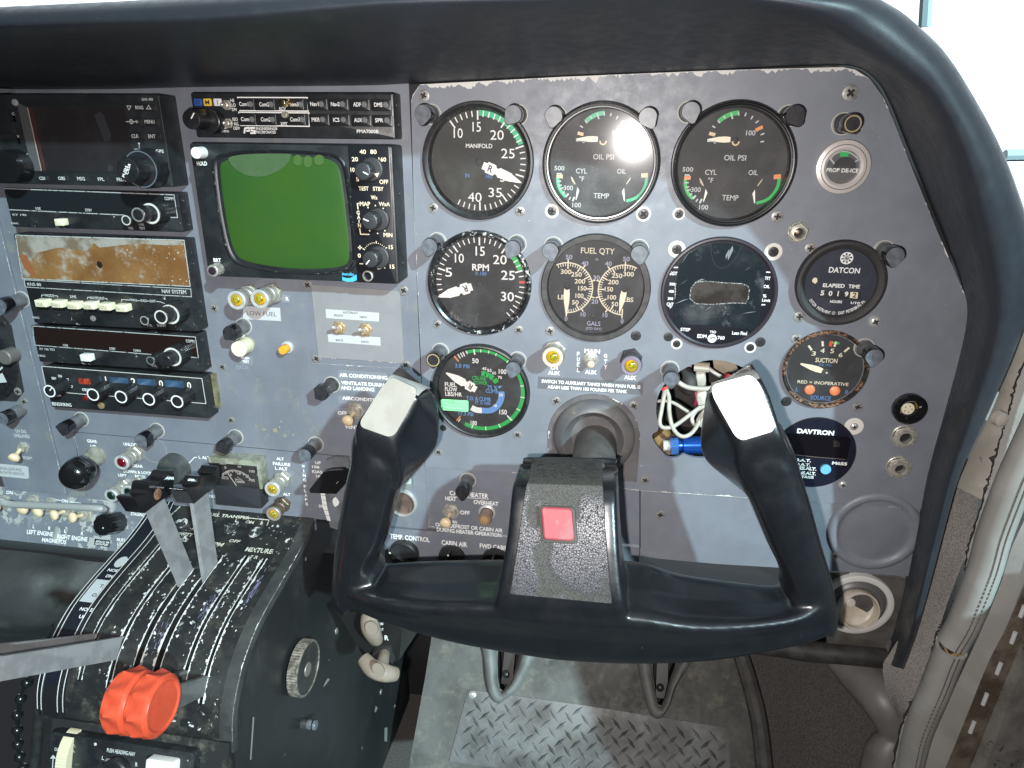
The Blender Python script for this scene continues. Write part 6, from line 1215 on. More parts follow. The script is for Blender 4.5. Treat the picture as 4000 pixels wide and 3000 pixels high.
# COM 1 --------------------------------------------------------------
def com(name, label, W, fx, d, win, line, title, txts, sw, kn, swmat, knmid=BLK):
    t, b_ = unit(name, label, 'radio', fx, d, mt=UNITW, bev=.7)
    m = M(PAN); m.poly(pxs(PAN, [W(*p) for p in win], d), d+.1); m.build('display_window', mat('radio_window', (.012, .015, .017), .2, coat=.3) if 'upper' in label else mat('radio_window_red', (.014, .008, .007), .15, coat=.4), t, 0)
    m = M(PAN)
    for l in line: m.line([PAN.at(*W(*p), d) for p in l], .65, d+.16)
    m.build('border_line', mat('border_grey', (.40, .42, .41), .5, c2=(.1, .1, .1), nsc=400, lo=.56, hi=.62), t, 0)
    m = M(PAN); m.tpx(W, txts, d+.2, off=.012); m.build('lettering', WHTD, t, 0)
    btn(t, sw, W, d, d+5.5, swmat, 'transfer_button')
    for i, (u, v, dd, r, d0, ring) in enumerate(kn): knob(('small_knob', 'outer_knob', 'inner_knob')[i], t, *W(u, v), d+dd, r, d+d0, ridges=1, ring=ring, mt=UNITW if i == 0 else BLK)
    side_screws(t, b_[1]+.1, 8, [(b_[3]-6, 8), (b_[2]+5, 5)])
    return t, b_
RING = mat('knob_ring', (.52, .52, .48), .5)
D4 = 13.
c1, cb_ = com('comm_radio', 'upper black comm radio with blank window under the GPS navigator', Z1, [(14, 733), (690, 760), (722, 912), (48, 882)], D4, [(45, 975), (1500, 1025), (1520, 1215), (1100, 1190), (80, 1145)], [((36, 965), (1505, 1020), (1535, 1215), (1470, 1215)), ((80, 1148), (1108, 1196))], '', [('USE', 328, 1137, 46, 22), ('STBY', 765, 1152, 58, 24), ('COMM', 1460, 1052, 78, 28), ('VOL', 1130, 1308, 44, 22), ('PULL', 1222, 1275, 46, 20), ('TEST', 1228, 1308, 52, 22), ('KY 196', 168, 1192, 120, 18), ('KING', 128, 1266, 60, 16)], [(466, 1225), (545, 1232), (548, 1290), (472, 1286)], [(1090, 1240, 14, 4.3, 0, RING), (1300, 1182, 13, 8.8, 0, RING), (1192, 1192, 24, 5.9, 12, mat('ring_dim', (.18, .18, .17), .5))], CREAM)
# KNS80 --------------------------------------------------------------
D5 = 14.; nav, nb_ = unit('nav_computer', 'black navigation unit with peeling amber display and six cream push buttons', 'navigation unit', [(58, 912), (718, 938), (778, 1290), (128, 1266)], D5, mt=UNITW)
Zk = Wn(0, 850)
ap_ = [Z1(135, 1368), Z1(1592, 1412), Z4(1645, 262), Z4(195, 195)]
m = M(PAN); qa = pxs(PAN, ap_, D5); m.poly(qa, D5+.1); o = m.build('amber_display', mat('amber_display', (.16, .075, .026), .22, c2=(.25, .135, .05), nsc=26, lo=.35, hi=.7, coat=.4, dust=((.36, .33, .28), 34, .53, .68, .85), chips=((.45, .42, .36), 300, .64, 60, .5), bump=.5, bsc=160), nav, 0)
m = M(PAN); rnd = random.Random(12); mx_ = [((1-b)*((1-a)*qa[0][0]+a*qa[1][0])+b*((1-a)*qa[3][0]+a*qa[2][0]), (1-b)*((1-a)*qa[0][1]+a*qa[1][1])+b*((1-a)*qa[3][1]+a*qa[2][1])) for a, b in [(0, 0), (.5, 0), (.98, .02), (1, .1), (.9, .12), (.72, .10), (.5, .22), (.47, .12), (.42, .30), (.25, .25), (.12, .38), (.06, .6), (.05, .95), (0, 1)]]
m.poly(mx_, D5+.16); m.build('peeling_film', mat('film_dusty', (.30, .285, .25), .4, c2=(.16, .12, .08), nsc=60, lo=.4, hi=.62, bump=.6, bsc=300), o, 0)
def lerp4(a, b): return ((1-b)*((1-a)*qa[0][0]+a*qa[1][0])+b*((1-a)*qa[3][0]+a*qa[2][0]), (1-b)*((1-a)*qa[0][1]+a*qa[1][1])+b*((1-a)*qa[3][1]+a*qa[2][1]))
m = M(PAN); x, z = lerp4(.485, .6); m.poly([(x+2.6*math.cos(k*.4), z+2.9*math.sin(k*.4)) for k in range(16)], D5+.2); m.build('burn_spot', mat('burn_brown', (.02, .012, .008), .4), o, 0)
m = M(PAN); m.poly([lerp4(a, b) for a, b in ((.0, .42), (.05, .45), (.085, .9), (.06, .93), (.02, .75))], D5+.22); m.build('orange_edge', mat('edge_orange', (.26, .095, .04), .4), o, 0)
m = M(PAN); m.text('88888', *lerp4(.72, .42), 36, 7, D5+.2, off=-.005); m.text('888', *lerp4(.86, .78), 18, 6, D5+.2); m.build('ghost_digits', mat('ghost_amber', (.19, .095, .034), .3), o, 0)
m = M(PAN); m.line(qa, .7, D5+.26, True); m.line([PAN.at(*Z4(*p), D5) for p in ((210, 205), (1650, 285), (1655, 352), (220, 268))], .6, D5+.2, True); m.build('border_line', MT['border_grey'], nav, 0)
m = M(PAN); m.tpx(Z4, [('KNS 80', 295, 245, 118, 28), ('NAV SYSTEM', 1503, 308, 210, 34), ('MODE', 430, 342, 74, 24), ('DME', 632, 352, 52, 24), ('WAYPOINT', 838, 364, 130, 26), ('FREQ', 1152, 382, 62, 22), ('RAD', 1242, 386, 50, 22), ('DST', 1320, 390, 50, 22), ('KING', 310, 532, 56, 18), ('VOL', 1290, 598, 50, 20), ('IDENT', 1395, 600, 76, 22)], D5+.2, off=.012)
for pts in (((360, 355), (362, 336), (388, 338)), ((470, 342), (498, 345), (502, 360)), ((757, 372), (758, 356), (775, 358)), ((905, 366), (925, 368), (928, 384)), ((1052, 395), (1052, 376), (1118, 380)), ((1186, 385), (1214, 386)), ((1270, 388), (1292, 390)), ((1350, 393), (1385, 395), (1425, 410))): m.line([PAN.at(*Z4(*p), D5) for p in pts], .5, D5+.2)
m.build('lettering', WHTD, nav, 0)
for u, v, s_ in ((345, 412, 'VOR'), (485, 418, 'RNAV'), (622, 430, 'HOLD'), (760, 432, 'USE'), (898, 442, 'DSP'), (1040, 453, 'DATA')):
    o = btn(nav, [(u-48, v-32), (u+50, v-28), (u+52, v+32), (u-46, v+30)], Z4, D5, D5+7, CREAM, 'push_button', .8); q = M(PAN); q.tpx(Z4, [(s_, u-2, v+4, 72 if len(s_) > 3 else 54, 28)], D5+7.08, off=.0); q.build('button_lettering', mat('faint_ink', (.22, .2, .14), .6), o, 0)
knob('outer_knob', nav, *Z4(1470, 505), D5+13, 9., D5, ridges=1, ring=RING, mt=UNITW); knob('inner_knob', nav, *Z4(1390, 528), D5+24, 6.3, D5+12, ridges=1, ring=RING); knob('volume_knob', nav, *Z4(1248, 558), D5+15, 4.2, D5, ridges=1, ring=mat('ring_dim2', (.3, .29, .25), .5))
m = M(PAN); x, z = PAN.at(*Z4(805, 540), D5); m.lathe(x, z, [(2.6, D5+.1), (2.4, D5+.5), (.2, D5+.6)], 18); m.build('set_screw', SCRW, nav)
side_screws(nav, nb_[1]+.1, 8, [(nb_[3]-20, 8), (nb_[3]-52, 6), (nb_[2]+12, 8)])
# COM 2 ---------------------------------------------------------------
c2, _ = com('comm_radio', 'lower black comm radio with dark red window above the transponder', Z4, [(122, 1268), (770, 1310), (795, 1455), (152, 1412)], D4, [(295, 612), (1690, 705), (1710, 872), (1320, 850), (320, 762)], [((283, 605), (1690, 700), (1715, 880), (1640, 872)), ((305, 770), (1310, 850)), ((283, 605), (300, 770))], '', [('USE', 567, 772, 42, 20), ('STBY', 972, 802, 54, 22), ('CHAN', 1184, 817, 62, 22), ('COMM', 1643, 735, 74, 26), ('KY 196 TSO', 408, 806, 130, 20), ('KING', 360, 862, 60, 18), ('VOL', 1330, 948, 46, 20), ('PULL', 1430, 952, 50, 22)], [(688, 852), (775, 856), (782, 915), (694, 910)], [(1300, 905, 14, 4.2, 0, mat('ring_dim3', (.16, .16, .15), .5)), (1490, 872, 13, 9, 0, RING), (1415, 908, 24, 6., 12, None)], WHTP)
# transponder -----------------------------------------------------------
D6 = 14.; xp, xb_ = unit('transponder', 'black transponder set to 1200 with a row of white ringed knobs', 'transponder', [(163, 1430), (787, 1477), (827, 1638), (200, 1588)], D6, bev=.8)
m = M(PAN); m.poly(pxs(PAN, [Z4(*p) for p in ((860, 1040), (1662, 1085), (1668, 1150), (1600, 1140), (870, 1085))], D6), D6+.1); m.build('code_window', mat('code_blue', (.035, .085, .16), .25, c2=(.03, .06, .11), nsc=60, coat=.3), xp, 0)
m = M(PAN)
for u in (912, 1150, 1390, 1632): x, z = PAN.at(*Z4(u, 1040+(u-860)*.092+24), D6); m.poly([(x-4.4, z-5), (x+4.4, z-5), (x+4.4, z+6), (x-4.4, z+6)], D6+.15)
m.build('digit_drums', INK, xp, 0)
m = M(PAN); m.tpx(Z4, [('1', 914, 1068, 22, 54), ('2', 1152, 1085, 40, 58), ('0', 1391, 1102, 34, 56), ('0', 1634, 1118, 34, 56)], D6+.25, off=.015); m.tpx(Z4, [('SBY', 467, 1057, 42, 22), ('ON', 517, 1037, 32, 22), ('ALT', 577, 1068, 38, 24), ('TST', 612, 1128, 38, 22), ('IDENT', 742, 1156, 62, 24), ('BENDIX/KING', 533, 1282, 168, 30), ('76A', 502, 1203, 52, 20)], D6+.2, off=.012); m.build('lettering', WHT, xp, 0)
m = M(PAN)
for l in (((360, 952), (1745, 1058), (1780, 1275), (1440, 1248)), ((360, 952), (400, 1150)), ((550, 1178), (790, 1200)), ((930, 1208), (1010, 1215)), ((1170, 1226), (1250, 1233))): m.line([PAN.at(*Z4(*p), D6) for p in l], .65, D6+.16)
m.build('border_line', RING, xp, 0)
btn(xp, [(672, 1058), (772, 1064), (778, 1112), (680, 1108)], Z4, D6, D6+.8, mat('ident_red', (.42, .06, .03), .25, c2=(.2, .02, .01), nsc=300, coat=.6), 'ident_lamp')
for u, v in ((428, 1168), (803, 1198), (1045, 1218), (1285, 1238), (1530, 1258)): knob('code_knob' if u > 500 else 'mode_knob', xp, *Z4(u, v), D6+17, 6.6, D6, ridges=1, ring=mat('ring_white', (.75, .75, .74), .5), mark=40 if u < 500 else None, rtop=5.9)
m = M(PAN); m.lathe(*PAN.at(*Z4(875, 1292), D6), [(3.2, D6), (3., D6+.6), (.2, D6+.8)], 18); m.build('brass_screw', mat('brass_screw', (.5, .38, .2), .4, .6), xp); m = M(PAN); m.lathe(*PAN.at(*Z4(738, 1228), D6), [(2.6, D6), (2., D6+.8), (.2, D6+1.)], 14); m.build('reply_lamp', mat('lamp_dark_red', (.16, .01, .01), .2), xp)
side_screws(xp, xb_[1]+.1, 8, [(xb_[3]-5, 9), (xb_[2]+8, 6)])
m = M(PAN); q = [(xb_[1]+.4, xb_[2]+6), (xb_[1]+3.6, xb_[2]+6), (xb_[1]+3.6, xb_[3]-1), (xb_[1]+.4, xb_[3]-1)]; m.plate(q, -.4, 4); o = m.build('rack_bracket', mat('olive_bracket', (.26, .24, .13), .45, .3, c2=(.14, .13, .08), nsc=90), None, org=PAN(*q[0], 2)); tag(o, 'thin olive metal rack bracket right of the transponder', 'bracket')
# ================================================================== CONTROL YOKE
def bake(m, name, mt, parent, vox=1.25, sm=22):
    me = bpy.data.meshes.new('tmp'); me.from_pydata([q*.001 for q in m.v], [], m.f); me.update()
    o = bpy.data.objects.new('tmp', me); COL.objects.link(o)
    r_ = o.modifiers.new('r', 'REMESH'); r_.mode = 'VOXEL'; r_.voxel_size = vox*.001
    s_ = o.modifiers.new('s', 'SMOOTH'); s_.factor = .5; s_.iterations = sm
    dg = bpy.context.evaluated_depsgraph_get(); dg.update(); ne = bpy.data.meshes.new_from_object(o.evaluated_get(dg)); bpy.data.objects.remove(o)
    ne.name = name; base = V3(parent['_o'])*.001
    for v in ne.vertices: v.co -= base
    ne.polygons.foreach_set('use_smooth', [True]*len(ne.polygons)); ne.materials.clear(); ne.materials.append(mt)
    q = bpy.data.objects.new(name, ne); COL.objects.link(q); q.parent = parent; q['_o'] = list(parent['_o']); return q
BK = lambda p, y, dz=0, dx=0: p + V3((dx, y, dz))
def sect(tb, rg, bf, back=38):
    """rounded section: top back edge, ridge, bottom front, bottom back"""
    bb = BK(bf, back); c = (tb+rg+bf+bb)/4; pts = crom([tb, tb.lerp(rg, .5), rg, rg.lerp(bf, .5), bf, bf.lerp(bb, .5), bb, bb.lerp(tb, .5)], 3, True); return pts
def loftm(m, secs, k=4):
    cols = list(zip(*secs)); cols = [crom(list(c), k) for c in cols]; rows = [list(r_) for r_ in zip(*cols)]; n = len(rows[0]); b = m.grid(rows, cu=True)
    m.f.append(tuple(range(b, b+n))[::-1]); m.f.append(tuple(range(b+(len(rows)-1)*n, b+len(rows)*n)))
yoke = thing('control_yoke', 'large black control yoke with two grips and a grey centre pad with a red button', 'control yoke', P(2200, 2100, 100))
m = M()
S_ = [((1365, 2312, 124), (1470, 2205, 84), (1340, 2368, 116)), ((1497, 2352, 134), (1600, 2192, 86), (1515, 2438, 127)), ((1700, 2376, 138), (1790, 2184, 88), (1730, 2503, 130)), ((1904, 2378, 141), (1960, 2182, 88), (1950, 2547, 132)), ((2200, 2405, 143), (2220, 2180, 90), (2200, 2583, 134)), ((2480, 2420, 141), (2490, 2190, 90), (2470, 2596, 132)), ((2714, 2449, 137), (2660, 2238, 88), (2750, 2587, 129)), ((2931, 2441, 132), (2890, 2272, 88), (2980, 2553, 126)), ((3110, 2412, 126), (3020, 2285, 86), (3185, 2508, 120)), ((3205, 2360, 120), (3060, 2255, 84), (3266, 2462, 114))]
loftm(m, [sect(P(*t), P(*r_), P(*b)) for r_, t, b in S_])
def hsect(l, r, d, t, n=16, e=.75):
    a, b = P(*l, d), P(*r, d); c = (a+b)/2; u = (b-a)/2; w_ = V3((0, 1, 0))*t; o = []
    for k in range(n):
        th = 2*math.pi*k/n; cx_, sy_ = math.cos(th), math.sin(th); cx_ = math.copysign(abs(cx_)**e, cx_); sy_ = math.copysign(abs(sy_)**e, sy_); o.append(c+u*cx_+w_*sy_)
    return o
LH = [((1345, 2385), (1500, 2215), 102, 20), ((1310, 2320), (1478, 2185), 102, 20), ((1313, 2215), (1482, 2150), 102, 20), ((1322, 2100), (1512, 2100), 102, 20), ((1347, 1950), (1550, 1958), 101, 20), ((1366, 1850), (1572, 1868), 100, 20), ((1383, 1780), (1580, 1790), 99, 21), ((1388, 1700), (1560, 1740), 98, 20), ((1400, 1660), (1570, 1700), 97, 18)]
RH = [((3040, 2275), (3255, 2462), 100, 20), ((3045, 2235), (3266, 2385), 100, 20), ((3028, 2180), (3240, 2235), 101, 20), ((2987, 2100), (3201, 2100), 101, 20), ((2925, 1955), (3160, 1945), 101, 20), ((2893, 1880), (3133, 1860), 100, 20), ((2870, 1820), (3108, 1775), 99, 21), ((2870, 1750), (3070, 1695), 98, 20), ((2860, 1720), (3050, 1650), 97, 18)]
loftm(m, [hsect(*h) for h in LH]); loftm(m, [hsect(*h) for h in RH])
def block(slices, lobe_right):
    """stacked slices: front left, front right (px, px, d), lobe edge (px, py, d) at the back, thickness"""
    rows = []
    for fl, fr_, lo, th in slices:
        a_, b_, c_ = P(*fl), P(*fr_), P(*lo)
        e_ = BK(a_ if lobe_right else b_, th); q = [a_, b_, c_, e_] if lobe_right else [a_, b_, e_, c_]; o = []
        for i in range(4):
            u, v, w_ = q[i-1], q[i], q[(i+1) % 4]; o += [v.lerp(u, .14), v.lerp((u+w_)/2, .04), v.lerp(w_, .14)]
        rows.append(o)
    loftm(m, rows, 4)
LB = ([P(1500, 1484, 104), P(1640, 1548, 104), P(1541, 1727, 118), P(1380, 1671, 118)], [P(1545, 1466, 76), P(1690, 1527, 76)])
RB = ([P(2762, 1536, 104), P(2974, 1477, 104), P(3052, 1690, 118), P(2880, 1742, 118)], [P(2768, 1508, 76), P(2932, 1450, 76)])
block([((1503, 1484, 102), (1636, 1548, 102), (1690, 1529, 76), 30), ((1500, 1492, 105), (1640, 1560, 105), (1706, 1556, 74), 36), ((1462, 1555, 109), (1612, 1612, 109), (1724, 1625, 72), 40), ((1420, 1613, 114), (1576, 1672, 114), (1727, 1695, 70), 42), ((1382, 1672, 118), (1546, 1730, 118), (1716, 1748, 70), 42), ((1384, 1740, 118), (1556, 1790, 118), (1680, 1795, 72), 40), ((1378, 1830, 115), (1570, 1860, 114), (1625, 1850, 78), 36), ((1362, 1905, 112), (1560, 1915, 112), (1578, 1900, 84), 30)], True)
block([((2766, 1534, 102), (2968, 1478, 102), (2772, 1510, 76), 30), ((2763, 1545, 105), (2978, 1486, 105), (2757, 1545, 74), 36), ((2790, 1600, 109), (3010, 1550, 109), (2742, 1610, 72), 40), ((2832, 1668, 114), (3034, 1620, 114), (2727, 1690, 70), 42), ((2880, 1742, 118), (3056, 1690, 118), (2725, 1750, 70), 42), ((2884, 1800, 118), (3082, 1755, 118), (2752, 1808, 72), 40), ((2895, 1870, 115), (3118, 1830, 114), (2828, 1868, 78), 36), ((2915, 1935, 112), (3150, 1905, 112), (2896, 1915, 84), 30)], False)
HS = [((2038, 1822), (2410, 1826), 70, 16), ((2024, 1845), (2416, 1848), 86, 24), ((2000, 1900), (2410, 1915), 108, 44), ((1980, 2080), (2416, 2092), 125, 48), ((1955, 2246), (2428, 2262), 137, 48), ((1935, 2360), (2445, 2385), 143, 44), ((1935, 2450), (2450, 2490), 140, 40)]
def hubs(l, r_, d, back):
    a_, b_ = P(*l, d), P(*r_, d); c, e = BK(b_, back), BK(a_, back); q = [a_, b_, c, e]; o = []
    for i in range(4):
        u, v, w_ = q[i-1], q[i], q[(i+1) % 4]; o += [v.lerp(u, .08), v.lerp((u+w_)/2, .03), v.lerp(w_, .08)]
    return o
loftm(m, [hubs(*h) for h in HS], 3)
yb = bake(m, 'yoke_body', YOKE, yoke)
def qmap(f4, u, v): return f4[3].lerp(f4[2], u).lerp(f4[0].lerp(f4[1], u), v)
PWL = mat('plate_beige', (.25, .24, .21), .55, c2=(.215, .205, .18), nsc=60, bump=.08)
PWR = mat('plate_sunlit', (.78, .77, .76), .4, c2=(.70, .69, .68), nsc=50)  # sunlight on the right plate is painted in as this whiter copy
for (f4, b4), mt_ in ((LB, PWL), (RB, PWR)):
    n_ = (f4[1]-f4[0]).cross(f4[0]-f4[3]).normalized()
    if n_.y > 0: n_ = -n_
    rr = rrect(.5, .5, .87, .87, .16, 5); m = M()
    top = [i for i, (u, v) in enumerate(rr)]
    q = [qmap(f4, u, v if v < .7 else .7+(v-.7)*1.75)+n_*1.1 for u, v in rr]; q2 = [p+n_*.9 for p in q]; m.grid([q, q2], cu=True); m.fan(q2); m.build('grip_plate', mt_, yoke, 30)
    m = M(); e0 = [f4[0].lerp(f4[1], k)+n_*1.9 for k in (.07, .5, .97)]; up = V3((0, 0, 1.5)); e1 = [b4[0].lerp(b4[1], k)+up*1.1 for k in (.05, .5, .97)]
    em = [a_.lerp(b_, .25)+n_*.9+up*.9 for a_, b_ in zip(e0, e1)]; m.grid([e0, em, [a_.lerp(b_, .6)+up*1.3 for a_, b_ in zip(e0, e1)], e1]); m.build('plate_flap', mat('flap_metal', (.52, .51, .48), .42, .1, c2=(.42, .41, .38), nsc=60), yoke, 40)
# centre pad
pm = bpy.data.materials.new('crackle_pad'); pm.use_nodes = True; t = pm.node_tree; b = t.nodes['Principled BSDF']; L = t.links.new; tc = N(t, 'ShaderNodeTexCoord')
vo = N(t, 'ShaderNodeTexVoronoi', feature='DISTANCE_TO_EDGE'); vo.inputs['Scale'].default_value = 640; L(tc.outputs['Object'], vo.inputs[0])
vc = N(t, 'ShaderNodeTexVoronoi'); vc.inputs['Scale'].default_value = 640; L(tc.outputs['Object'], vc.inputs[0])
cell = mrange(t, vo.outputs[0], .0006*420, .0011*420 if False else .28)
cell = mrange(t, vo.outputs['Distance'], .02, .09)
ns_ = N(t, 'ShaderNodeTexNoise'); ns_.inputs['Scale'].default_value = 26; ns_.inputs['Detail'].default_value = 3; L(tc.outputs['Object'], ns_.inputs[0])
sx_ = N(t, 'ShaderNodeSeparateXYZ'); L(tc.outputs['Object'], sx_.inputs[0])
zz_ = mth(t, 'MULTIPLY', mrange(t, sx_.outputs[2], -.032, -.018), mrange(t, sx_.outputs[2], .050, .038))
msk = mth(t, 'MULTIPLY', mrange(t, ns_.outputs[0], .40, .47), zz_)
f_ = mth(t, 'MULTIPLY', cell, msk)
fine = N(t, 'ShaderNodeTexNoise'); fine.inputs['Scale'].default_value = 900; L(tc.outputs['Object'], fine.inputs[0])
m1 = N(t, 'ShaderNodeMix', data_type='RGBA'); L(mrange(t, fine.outputs[0], .4, .6), m1.inputs[0]); m1.inputs[6].default_value = (.026, .0255, .0225, 1); m1.inputs[7].default_value = (.052, .051, .045, 1)
m2 = N(t, 'ShaderNodeMix', data_type='RGBA'); L(mth(t, 'MULTIPLY', msk, mth(t, 'SUBTRACT', 1., cell)), m2.inputs[0]); L(m1.outputs[2], m2.inputs[6]); m2.inputs[7].default_value = (.02, .02, .024, 1)
m3 = N(t, 'ShaderNodeMix', data_type='RGBA'); L(f_, m3.inputs[0]); L(m2.outputs[2], m3.inputs[6]); m3.inputs[7].default_value = (.088, .084, .093, 1)
L(m3.outputs[2], b.inputs['Base Color']); L(mrange(t, f_, 0, 1, .7, .38), b.inputs['Roughness'])
bp = N(t, 'ShaderNodeBump'); bp.inputs['Strength'].default_value = .7; bp.inputs['Distance'].default_value = .0008; L(mth(t, 'ADD', mth(t, 'MULTIPLY', f_, 1.), mth(t, 'MULTIPLY', fine.outputs[0], .35)), bp.inputs['Height']); L(bp.outputs[0], b.inputs['Normal'])
pr_ = [((2086, 1786), (2346, 1794), 62), ((2075, 1815), (2352, 1822), 82), ((2062, 1880), (2355, 1888), 107.5), ((2052, 1915), (2358, 1925), 112.5), ((2028, 2080), (2368, 2092), 127), ((2005, 2230), (2382, 2252), 138), ((1992, 2318), (2390, 2356), 143)]
rowp = [[P(*l, d), P(*r_, d)] for l, r_, d in pr_]
cl = crom([q[0] for q in rowp], 5); cr = crom([q[1] for q in rowp], 5); nn = V3((0, -.85, .5)).normalized()
m = M(); gr = []
for i, (a_, b_) in enumerate(zip(cl, cr)):
    e = .0 if 1 < i < len(cl)-2 else .03
    gr.append([a_.lerp(b_, k)+nn*(2.4 if 0 < k < 1 else .4) for k in [0, .012+e, .1, .25, .5, .75, .9, .988-e, 1]])
gr.insert(0, [p-nn*2.2 for p in gr[0]]); gr.append([p-nn*2.4+V3((0, 0, -.5)) for p in gr[-1]])
m.grid(gr); pad = m.build('centre_pad', pm, yoke, 50)
m = M(); rnd = random.Random(23)
for _ in range(150):
    v = rnd.uniform(.3, .95); u = rnd.uniform(.06, .94); i = 1+v*8.; i0 = int(i); f_ = i-i0; a_ = cl[i0].lerp(cl[i0+1], f_); b_ = cr[i0].lerp(cr[i0+1], f_); c = a_.lerp(b_, u)+nn*2.6; tt = (b_-a_).normalized(); up = (cl[i0+1]-cl[i0]).normalized(); l = rnd.uniform(1, 4.5)
    m.fan([c-tt*l, c-tt*l*.3+up*.28, c+tt*l, c+tt*l*.2-up*.28])
m.build('dark_cracks', mat('pad_crack', (.014, .015, .02), .7), pad, 0)
pc = P(2181, 2048, 126.5); exb = (P(2240, 2052, 126.5)-P(2120, 2046, 126.5)).normalized(); ezb = (P(2175, 1990, 121)-P(2185, 2110, 130)).normalized(); FB = Fr(pc, exb, ezb); FB.n = exb.cross(ezb)
m = M(FB); m.rbox(0, 0, 24, 24, -1, 3.2, 3, .8); m.build('button_recess', mat('recess_grey', (.05, .048, .042), .7), yoke)
m = M(FB); m.rbox(0, .6, 20.5, 21.5, 2, 5.4, 2.6, 1.4); m.build('red_button', mat('faded_red', (.27, .040, .05), .55, c2=(.27, .085, .09), nsc=70, lo=.45, hi=.7, dust=((.2, .17, .13), 160, .58, .75, .6)), yoke, 15)
# column and collar
SX, SZ = 98.5, -219.5
col = thing('control_column', 'worn black control column tube coming out of the panel behind the yoke', 'control column', PAN(SX, SZ, 20))
m = M(PAN); m.lathe(SX-2, SZ, [(17, -20), (17, 82)], 40); m.build('tube', mat('column_black', (.075, .072, .067), .5, c2=(.105, .10, .093), nsc=60, bump=.15, bsc=900), col)
cr0 = PAN.at(2160, 1700, 2)[0]; cr1 = PAN.at(2482, 1700, 2)[0]; rc = (cr1-cr0)/2; ccx = (cr0+cr1)/2; ccz = PAN.at(2318, 1561, 3)[1]-rc
cg = thing('column_collar', 'worn dark grey round collar on the panel around the control column', 'collar', PAN(ccx, ccz, 0))
fl = [(ccx+rc*1.12*math.cos(R(a)), ccz+rc*1.12*math.sin(R(a))) for a in range(0, 181, 8)] + [(ccx-rc*1.12, ccz-rc*1.15), (ccx+rc*1.12, ccz-rc*1.15)]
m = M(PAN); m.plate(fl, 0, 1.2); m.build('flange', mat('flange_grey', (.115, .11, .112), .5, c2=(.085, .08, .08), nsc=40), cg)
m = M(PAN); rag(m, fl[:12], 0, 1.5, 1.26, 1, seed=61, gap=.5); rag(m, fl[22:24], 0, 1.2, 1.26, 1, seed=62, gap=.4); m.build('chipped_paint', MT['primer_chip'], cg, 0)
m = M(PAN); m.lathe(ccx, ccz, [(rc, 1), (rc-.4, 3.5), (rc-2.5, 6), (rc-6.5, 8), (rc-8.2, 9.), (rc-8.9, 9.1), (rc-9.5, 8.3), (rc-12.5, 3.5), (17.5, .5)], 64, cap=False); m.build('boss', mat('collar_paint', (.085, .085, .09), .42, c2=(.12, .115, .11), nsc=45, lo=.4, hi=.65, chips=((.30, .26, .13), 220, .66, 40, .5), bump=.15), cg, 60)

# ================================================================== ENGINE LEVERS
def xplate(m, pts, x0, x1):
    loops = [[V3((p.y, p.z, 0)) for p in pts]]; tri = tessellate_polygon(loops)
    for X in (x0, x1):
        b = len(m.v)
        for p in pts: m.add((X, p.y, p.z))
        for t_ in tri: m.f.append(tuple(b+i for i in t_))
    m.grid([[V3((X, p.y, p.z)) for p in pts] for X in (x0, x1)], cu=True)
def bevel(o, w_, seg=2):
    md = o.modifiers.new('bevel', 'BEVEL'); md.width = w_*.001; md.segments = seg; md.limit_method = 'ANGLE'; md.angle_limit = R(40); md.use_clamp_overlap = True
def lever(name, label, X, barpx, W, bmat=STEEL, tx=1.7):
    pts = [dX(*W(*p), X) for p in barpx]; t_ = thing(name, label, 'engine lever', sum(pts, V3())/len(pts)); m = M(); xplate(m, pts, X-tx, X+tx); m.build('bar', bmat, t_, 30); return t_
def smooth_px(pts): return pts
for i, lab, bar, grip in ((2, 'left of the two raised throttle levers with a stepped black grip and copper screw', [(470, 800), (800, 1555), (830, 1640), (1010, 1540), (955, 1430), (650, 680)], [(450, 845), (345, 690), (352, 672), (392, 655), (440, 650), (478, 632), (500, 600), (508, 545), (520, 512), (545, 500), (610, 495), (660, 482), (695, 455), (715, 410), (735, 388), (758, 386), (774, 420), (770, 520), (745, 640), (650, 695)]),
                          (3, 'right of the two raised throttle levers with a chipped black grip', [(960, 720), (1085, 1530), (1110, 1640), (1260, 1520), (1222, 1350), (1120, 600)], [(990, 742), (905, 600), (912, 580), (950, 565), (1000, 560), (1035, 545), (1056, 515), (1064, 470), (1080, 448), (1110, 440), (1165, 432), (1205, 415), (1228, 375), (1245, 340), (1262, 330), (1270, 350), (1268, 470), (1215, 570), (1110, 640)])):
    X = slots[i][0]; t_ = lever('throttle_lever', lab, X, bar, Wt); pts = [dX(*Wt(*p), X+7.5) for p in grip]; m = M(); xplate(m, pts, X-7.5, X+7.5); o = m.build('grip', mat('grip_black', (.008, .008, .009), .18, spec=.55, coat=.3), t_, 25); bevel(o, 1.2, 3)
    if i == 2:
        c = dX(*Wt(597, 636), X+7.5); f = Fr(c, (0, 1, 0), (0, 0, 1)); m = M(f); m.lathe(0, 0, [(4.6, -.5), (4.4, .3), (3.8, .5), (.2, .5)], 22); m.build('copper_screw', mat('copper_worn', (.33, .18, .11), .5, .3, c2=(.18, .09, .06), nsc=300), o)
lever('propeller_lever', 'nearer grey propeller lever bar pulled back across the left frame edge', slots[1][0], [(1062, 520), (1040, 545), (990, 722), (0, 905), (-300, 960), (-300, 640), (0, 692), (600, 598)], Wp)
lever('propeller_lever', 'farther grey propeller lever bar pulled back at the left frame edge', slots[0][0], [(870, 490), (840, 560), (500, 615), (0, 690), (-300, 730), (-300, 600), (0, 585), (400, 545)], Wp)
